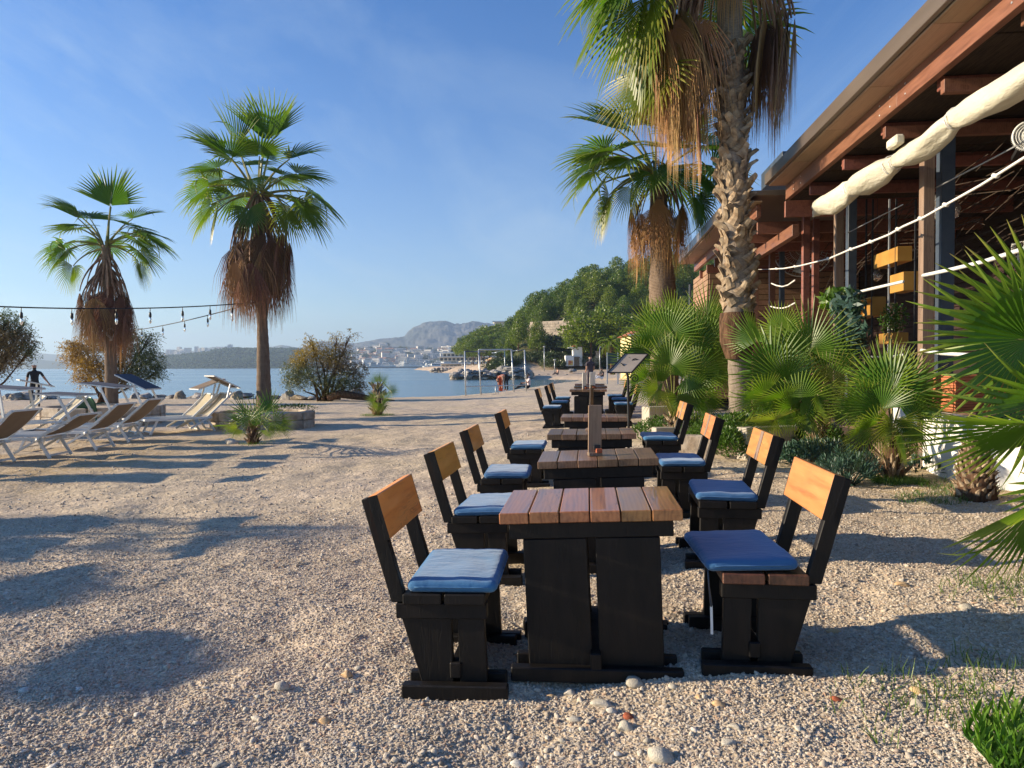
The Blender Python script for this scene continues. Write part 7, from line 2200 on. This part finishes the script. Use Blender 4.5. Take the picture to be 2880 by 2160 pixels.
lamp_post(1420, 110, 983, 'street lamp with a long arm reaching left above the breakwater', 1392)
lamp_post(1531, 120, 976, 'plain lamp post on the promenade below the slope')
lamp_post(1471, 150, 945, 'lamp post higher on the slope left of the retaining wall')
lamp_post(1560, 118, 1013, 'low post light on the promenade')
lamp_post(1687, 118, 978, 'thin lamp post behind the stone gate pillar')
# date palm on the far beach
DPM = None
def feather_palm(px, py, yy, r, label):
    base = Vector((X_(px, yy), yy, LH(X_(px, yy), yy) if yy > 100 else .1)); c = P(px, py, yy) - base
    root = empty('date_palm', base, label=label, cat='palm tree')
    MB().tube([(0, 0, 0), c * .5, c], [.35, .33, .4], 10).build('trunk', MT['fibre'], root)
    rs_ = random.Random(5)
    for k in range(34):
        a = k * 2.4; el = rs_.uniform(-.5, 1.2); L = r * rs_.uniform(.85, 1.1)
        m = MB(); p = Vector((0, 0, 0)); e = el; rib = [p.copy()]
        for j in range(7):
            p = p + Vector((math.cos(e), 0, math.sin(e))) * L / 7; e -= .22 + .05 * j * .5; rib.append(p.copy())
        m.tube(rib, [.05 - .006 * j for j in range(8)], 4, 0)
        for j in range(1, 7):
            for q2 in range(4):
                for s in (-1, 1):
                    b0 = rib[j].lerp(rib[j + 1], q2 / 4) if j < 7 else rib[j]
                    d = (rib[min(j + 1, 7)] - rib[j]).normalized() * .7 + Vector((0, s * .8, -.25)); d.normalize(); l_ = L * .24 * (1 - abs(j - 3) / 7)
                    m.add([b0, b0 + d * l_ * .5 + Vector((0, 0, .04)), b0 + d * l_, b0 + d * l_ * .5 - Vector((.09, 0, .04))], [(0, 1, 2, 3)], 1, False, [0, .4, .9, .4])
        m.build('frond', [MT['petiole'], MT['frond_y'] if el < .1 else MT['frond']], root, loc=c, rot=(0, 0, a))
feather_palm(1723, 968, 95, 2.4, 'feathery date palm in front of the pines, left of the yellow house')

# hotel: stepped terraces
y = 390.0
MT['hotel_white'] = plain('hotel_white', (.62, .57, .48), (.72, .66, .56), .6, rough=.85)
ht = empty('terraced_hotel', (X_(1330, y), y, 0), 0, 'long stepped white hotel on the point across the bay', 'hotel')
def HX(px): return X_(px, y) - X_(1330, y)
rows = [(1240, 1440, 1035, 1022, 0), (1236, 1410, 1012, 1003, 0), (1243, 1390, 1000, 991, 4), (1262, 1370, 990, 979, 8), (1278, 1330, 977, 968, 12)]
for i, (p0, p1, b_, t_, dy) in enumerate(rows):
    z0, z1 = Z_(b_ + 3, y), Z_(t_, y); x0, x1 = HX(p0), HX(p1)
    MB().box((0, 0, 0), (x1 - x0, 16, z1 - z0)).build('storey', MT['hotel_white'], ht, loc=((x0 + x1) / 2, 10 + dy, (z0 + z1) / 2))
    MB().box((0, 0, 0), (x1 - x0 + 2.4, 18.4, .55)).build('balcony_slab', MT['white_paint'], ht, loc=((x0 + x1) / 2, 9 + dy, z1 + .1))
    nwin = int((x1 - x0) / 2.2)
    wz = (z0 + z1) / 2 - .1; wh = min(1.3, (z1 - z0) * .55)
    for k in range(nwin):
        f = MB().box((0, 0, 0), (1.5, .12, wh)).build('window', MT['window_dark'], ht, loc=(x0 + 1.1 + k * 2.2, 1.97 + dy, wz))
ht2 = empty('upper_hotel', (X_(1420, 330), 330, 0), 0, 'flat roofed white hotel wing above the pines, partly hidden', 'hotel')
for (p0, p1, t_, b_) in ((1364, 1392, 921, 935), (1392, 1425, 908, 928), (1440, 1500, 905, 925)):
    z0, z1 = Z_(b_, 330), Z_(t_, 330); x0, x1 = X_(p0, 330) - X_(1420, 330), X_(p1, 330) - X_(1420, 330)
    MB().box((0, 0, 0), (x1 - x0, 12, z1 - z0)).build('storey', MT['hotel_white'], ht2, loc=((x0 + x1) / 2, 0, (z0 + z1) / 2))
    MB().box((0, 0, 0), (x1 - x0 + 1.6, 14, .5)).build('roof', MT['white_paint'], ht2, loc=((x0 + x1) / 2, 0, z1 + .2))
    for k in range(int((x1 - x0) / 2)): MB().box((0, 0, 0), (1.2, .1, (z1 - z0) * .4)).build('window', MT['window_dark'], ht2, loc=(x0 + 1 + 2 * k, -6.04, (z0 + z1) / 2))
# beach bar of reed and tents at the hotel foot
bb = empty('beach_bar', (X_(1385, 200), 200, .8), 0, 'rust red beach bar hut under the pines', 'hut')
MB().box((0, 0, 1.1), (2.6, 2, 2.2)).build('wall', MT['rust_stone'], bb); MB().lathe([(2.0, 0), (.05, .9)], 4).build('roof', MT['ochre_stone'], bb, loc=(0, 0, 2.2))
for k in range(6):
    o = empty('reed_parasol', (X_(1300 + k * 14, 215), 215 + k, .7), 0, 'pale parasol in the row on the beach before the hotel', 'parasol', 'parasols on the beach before the hotel')
    MB().tube([(0, 0, -1), (0, 0, 2.2)], .06, 5).build('pole', MT['steel'], o); MB().lathe([(1.3, 0), (.05, .55)], 10).build('shade', MT['canvas'], o, loc=(0, 0, 1.9))

# ---- green peninsula, town hills, mountain
def ridge(name, px_top, y0, depth, mat, base_py=1034, nz=.0, nx=260, ny=26, detail=.25, seed=0, zbase=-1.0, smooth=True, peak=.6):
    """terrain whose skyline passes the given picture points at distance y0"""
    pxs = np.array([a for a, b in px_top], float); pys = np.array([b for a, b in px_top], float)
    u = np.linspace(pxs[0], pxs[-1], nx)
    hy = np.interp(u, pxs, pys)
    V = np.zeros((ny, nx, 3))
    for j in range(ny):
        f = j / (ny - 1)
        yy = y0 + depth * (f - peak)
        hgt = np.array([P(a, b, y0).z for a, b in zip(u, hy)])
        prof = np.sin(np.clip(f / peak, 0, 1) * math.pi / 2) ** 1.0 if f <= peak else 1 - ((f - peak) / (1 - peak)) ** 1.5
        x = (u - 1440) / FPX * yy
        n_ = fbm(u * .03 + seed, np.full_like(u, j * .35) + seed, 5, .55)
        z = zbase + (hgt - zbase) * np.clip(prof + n_ * detail * prof * (0.9 if abs(f - peak) > .02 else .12), 0, 1.02)
        V[j, :, 0] = x; V[j, :, 1] = yy; V[j, :, 2] = z
    return obj(name, np_mesh(name, V.reshape(-1, 3), grid_faces(ny, nx), mat, smooth)), V
MT['wood_far'] = plain('far_woodland', (.030, .052, .018), (.07, .095, .035), .03, rough=.95, bump=1.0, bscale=.12, bdist=3.0, spec=.05, detail=8)
MT['town_ground'] = plain('town_hill', (.10, .11, .07), (.24, .20, .15), .012, rough=.95, spec=.05, detail=8)
MT['mountain'] = plain('bare_limestone_mountain', (.07, .085, .08), (.17, .165, .15), .0065, (1, .5, 1.6), .95, .5, .02, 12, .05, detail=10)
MT['farhill'] = plain('far_hill', (.09, .11, .08), (.16, .17, .13), .002, rough=.95, spec=.05)
o, Vp = ridge('wooded_peninsula', [(440, 1016), (470, 1003), (520, 1000), (575, 995), (620, 987), (660, 984), (700, 982), (760, 984), (830, 984), (900, 992), (960, 1003), (1010, 1010), (1060, 1020)], 1500, 420, MT['wood_far'], detail=.2)
tag(o, kind='structure')
# tree masses on it
n = 5200; nrs = np.random.default_rng(8)
ii = nrs.integers(0, Vp.shape[0] - 8, n); jj = nrs.integers(0, Vp.shape[1], n)
pp = Vp[ii, jj] + nrs.normal(size=(n, 3)) * [6, 6, 0]
r = nrs.uniform(2.0, 4.6, n)
ic = np.array([(0, 0, 1.0), (.9, 0, .35), (.28, .86, .35), (-.73, .53, .35), (-.73, -.53, .35), (.28, -.86, .35), (0, 0, -.6)])
V = (pp[:, None, :] + ic[None] * r[:, None, None]).reshape(-1, 3)
Fq = []
fo = [(0, 1, 2), (0, 2, 3), (0, 3, 4), (0, 4, 5), (0, 5, 1), (6, 2, 1), (6, 3, 2), (6, 4, 3), (6, 5, 4), (6, 1, 5)]
F = (np.arange(n)[:, None, None] * 7 + np.array(fo)[None]).reshape(-1, 3)
tag(obj('peninsula_woods', np_mesh('peninsula_woods', V, F, MT['wood_far'], False)), 'far woods covering the low green peninsula', 'woods', None, 'stuff')
o, Vt = ridge('town_hill', [(930, 1018), (980, 1000), (1020, 994), (1060, 988), (1085, 978), (1110, 986), (1150, 992), (1200, 990), (1260, 985), (1340, 983), (1420, 984)], 1500, 500, MT['town_ground'], detail=.15, seed=3)
tag(o, kind='structure')
o, Vt2 = ridge('town_hill', [(430, 1006), (480, 998), (530, 992), (580, 990), (640, 988), (700, 990), (800, 994), (900, 992), (1000, 990), (1060, 992)], 2000, 300, MT['town_ground'], detail=.1, seed=4)
tag(o, kind='structure')
o, _v = ridge('mountain', [(700, 1000), (780, 990), (850, 978), (905, 962), (950, 966), (1000, 968), (1050, 960), (1100, 952), (1140, 945), (1150, 934), (1165, 924), (1190, 914), (1215, 909), (1240, 906), (1256, 906), (1275, 910), (1300, 912), (1330, 910), (1350, 911), (1380, 915), (1420, 922), (1480, 930), (1600, 950), (1800, 975)], 2900, 900, MT['mountain'], nx=500, ny=70, detail=.16, seed=9)
tag(o, kind='structure')
o, _v = ridge('far_hills', [(-400, 1008), (-100, 1002), (40, 998), (110, 994), (180, 999), (260, 1002), (340, 1000), (440, 992), (520, 990), (560, 984), (600, 976), (650, 978), (700, 984), (740, 980), (790, 972), (850, 978), (920, 986), (1000, 990)], 3300, 500, MT['farhill'], detail=.1, seed=12)
tag(o, kind='structure')
o, _v = ridge('left_hills', [(-300, 1012), (0, 1010), (40, 1007), (80, 1004), (130, 1014), (180, 1018), (260, 1020), (360, 1022), (440, 1026), (470, 1034)], 2300, 400, MT['farhill'], detail=.15, seed=15)
tag(o, kind='structure')
# town houses: simple blocks with roof, windows on the bigger ones
HM = [plain('house_wall', (.62, .58, .52), (.74, .70, .64), .1, rough=.9, vary=.2, hue=.02), plain('house_roof', (.34, .16, .10), (.42, .22, .15), .1, rough=.9, vary=.2)]
def house_mesh(w, d, h, roof, win):
    m = MB(); m.box((0, 0, h / 2 - 2), (w, d, h + 4), 0)
    if roof: m.add([(-w / 2 - .4, -d / 2 - .4, h), (w / 2 + .4, -d / 2 - .4, h), (w / 2 + .4, d / 2 + .4, h), (-w / 2 - .4, d / 2 + .4, h), (-w / 2, 0, h + 2.2), (w / 2, 0, h + 2.2)], [(0, 1, 5, 4), (2, 3, 4, 5), (1, 2, 5), (3, 0, 4)], 1)
    else: m.box((0, 0, h + .3), (w + .8, d + .8, .6), 0)
    if win:
        for z in np.arange(1.8, h - .8, 3.0):
            for x in np.arange(-w / 2 + 1.8, w / 2 - 1, 3.0):
                m.box((x, -d / 2 - .05, z), (1.5, .1, 1.6), 2)
    return m.mesh('town_house', HM + [MT['window_dark']])
HS = [house_mesh(14, 10, 7, True, True), house_mesh(18, 11, 9, True, True), house_mesh(12, 10, 6, True, True), house_mesh(22, 12, 11, False, True), house_mesh(16, 12, 14, False, True), house_mesh(30, 12, 10, False, True)]
HTW = [house_mesh(14, 13, 26, False, True), house_mesh(18, 13, 20, False, True), house_mesh(26, 12, 16, False, True)]
def on(Vg, px, jf):
    j = int(jf * (Vg.shape[0] - 1)); u = (Vg[j, :, 0] / Vg[j, :, 1] * FPX + 1440); i = int(np.argmin(abs(u - px))); return Vg[j, i]
for k in range(190):
    px = 950 + (1345 - 950) * ((k * .618) % 1); jf = .04 + .54 * rs.random() ** 1.1
    p = on(Vt, px, jf)
    o = obj('town_house', HS[rs.randrange(6)], None, tuple(p), (0, 0, rs.uniform(-.6, .6)), rs.uniform(.55, .95))
    tag(o, 'small pale house with red roof among the houses on the hillside town', 'house', 'houses of the hillside town')
for k in range(46):
    px = 468 + (660 - 468) * ((k * .618) % 1); p = on(Vt2, px, .3 + .3 * rs.random())
    tw_ = rs.random() < .55
    o = obj('tower_block' if tw_ else 'town_house', HTW[rs.randrange(3)] if tw_ else HS[rs.randrange(6)], None, tuple(p), (0, 0, rs.uniform(-.4, .4)), rs.uniform(.5, .8))
    tag(o, 'pale tower block on the skyline behind the green peninsula' if tw_ else 'pale low block on the skyline behind the green peninsula', 'building', 'buildings on the skyline behind the peninsula')
for k in range(34):
    px = 900 + 260 * ((k * .618) % 1); p = on(Vt2, px, .45 + .15 * rs.random())
    o = obj('town_block', HTW[rs.randrange(3)], None, tuple(p), (0, 0, rs.uniform(-.4, .4)), rs.uniform(.45, .8)); tag(o, 'flat roofed apartment block behind the hillside town', 'building', 'apartment blocks behind the hillside town')
for k in range(80):
    px = 950 + (1345 - 950) * ((k * .618 + .3) % 1); p = on(Vt, px, .03 + .6 * rs.random())
    o = obj('bush', BUSH[k % 3], None, (p[0], p[1], p[2] - 1), (0, 0, k), rs.uniform(9, 17)); tag(o, 'green tree crown between the houses of the hillside town', 'tree', 'trees between the houses of the town')
# harbour: quay, boats
qy = obj('quay', MB().box((0, 0, 0), (80, 6, 2.6)).mesh('quay', MT['rock']), None, (X_(1122, 900), 900, -.2)); tag(qy, 'long dark quay wall in front of the moored boats', 'quay')
def boat_meshes():
    out = []
    for (L, H, cab, mast) in ((11, 1.7, 1, 0), (14, 2.2, 2, 0), (10, 1.4, 0, 12), (18, 3.0, 3, 0), (12, 1.5, 0, 15)):
        m = MB(); n_ = 9; vs = []; 
        for i in range(n_):
            f = i / (n_ - 1); w = 1.7 * (L / 12) * math.sin(min(1, f * 1.5 + .35) * math.pi / 2) * (1 if f < .65 else max(.03, 1 - ((f - .65) / .35) ** 2))
            x = -L / 2 + L * f; hh_ = H * (.8 + .35 * f * f)
            vs += [(x, -w, hh_), (x, -w * .7, 0), (x, w * .7, 0), (x, w, hh_)]
        fs = []
        for i in range(n_ - 1):
            a = i * 4; fs += [(a, a + 4, a + 5, a + 1), (a + 1, a + 5, a + 6, a + 2), (a + 2, a + 6, a + 7, a + 3), (a + 3, a + 7, a + 4, a)]
        fs += [(0, 1, 2, 3)]
        m.add(vs, fs)
        parts = [('hull', m, MT['white_paint'])]
        m = MB(); z = H * .9
        for c in range(cab):
            l = L * (.5 - .12 * c); m.box((-L * .06 - c * .3, 0, z + .6), (l, 2.0 - .3 * c, 1.3), ch=.15); z += 1.3
        if cab: parts.append(('cabin', m, MT['white_paint']))
        m2 = MB(); z = H * .9
        for c in range(cab):
            l = L * (.5 - .12 * c) + .04; m2.box((-L * .06 - c * .3, 0, z + .75), (l * .9, 2.06 - .3 * c, .45)); z += 1.3
        if cab: parts.append(('cabin_windows', m2, MT['window_dark']))
        if mast:
            m3 = MB(); m3.tube([(0, 0, H * .8), (0, 0, mast)], [.11, .06], 5); parts.append(('mast', m3, MT['steel']))
            m4 = MB(); m4.tube([(0, 0, 2.6), (-L * .4, 0, 2.5)], .16, 5); m4.box((0, 0, H + .3), (L * .4, 1.6, .7), ch=.1); parts.append(('boom', m4, MT['white_paint']))
        out.append([(nm, mm.mesh('boat_' + nm, mt)) for nm, mm, mt in parts])
    return out
BTS = boat_meshes()
for k in range(46):
    px = 1000 + (1290 - 1000) * ((k * .618) % 1) + rs.uniform(-2, 2); yy = rs.choice((915, 930, 950, 975)) if px < 1200 else rs.uniform(560, 900)
    o = empty('moored_boat', (X_(px, yy), yy, SEA + .1), rs.choice((0, math.pi)) + rs.uniform(-.9, .9), 'white boat moored among the others in the harbour', 'boat', 'white boats moored in the harbour')
    sc_ = rs.uniform(.8, 1.5)
    o.scale = (sc_, sc_, sc_)
    for nm, me in BTS[rs.randrange(5)]: obj(nm, me, o)

# ---------------------------------------------------------------- air
def haze():
    m = bpy.data.materials.new('air'); m.use_nodes = True; t = m.node_tree
    for n in list(t.nodes): t.nodes.remove(n)
    o = t.nodes.new('ShaderNodeOutputMaterial'); v = t.nodes.new('ShaderNodeVolumePrincipled')
    v.inputs['Density'].default_value = HAZE_D; v.inputs['Color'].default_value = (.60, .78, 1.0, 1); v.inputs['Anisotropy'].default_value = .45
    t.links.new(v.outputs[0], o.inputs['Volume'])
    mb = MB(); mb.box((0, 0, 0), (12900, 4700, 210))
    o = mb.build('haze', m, loc=(0, 2150, 96))
    tag(o, 'thin sea haze lying over the bay', 'haze', None, 'stuff')
HAZE_D = 0.00029
haze()
print("BUILD DONE", len(bpy.data.objects))
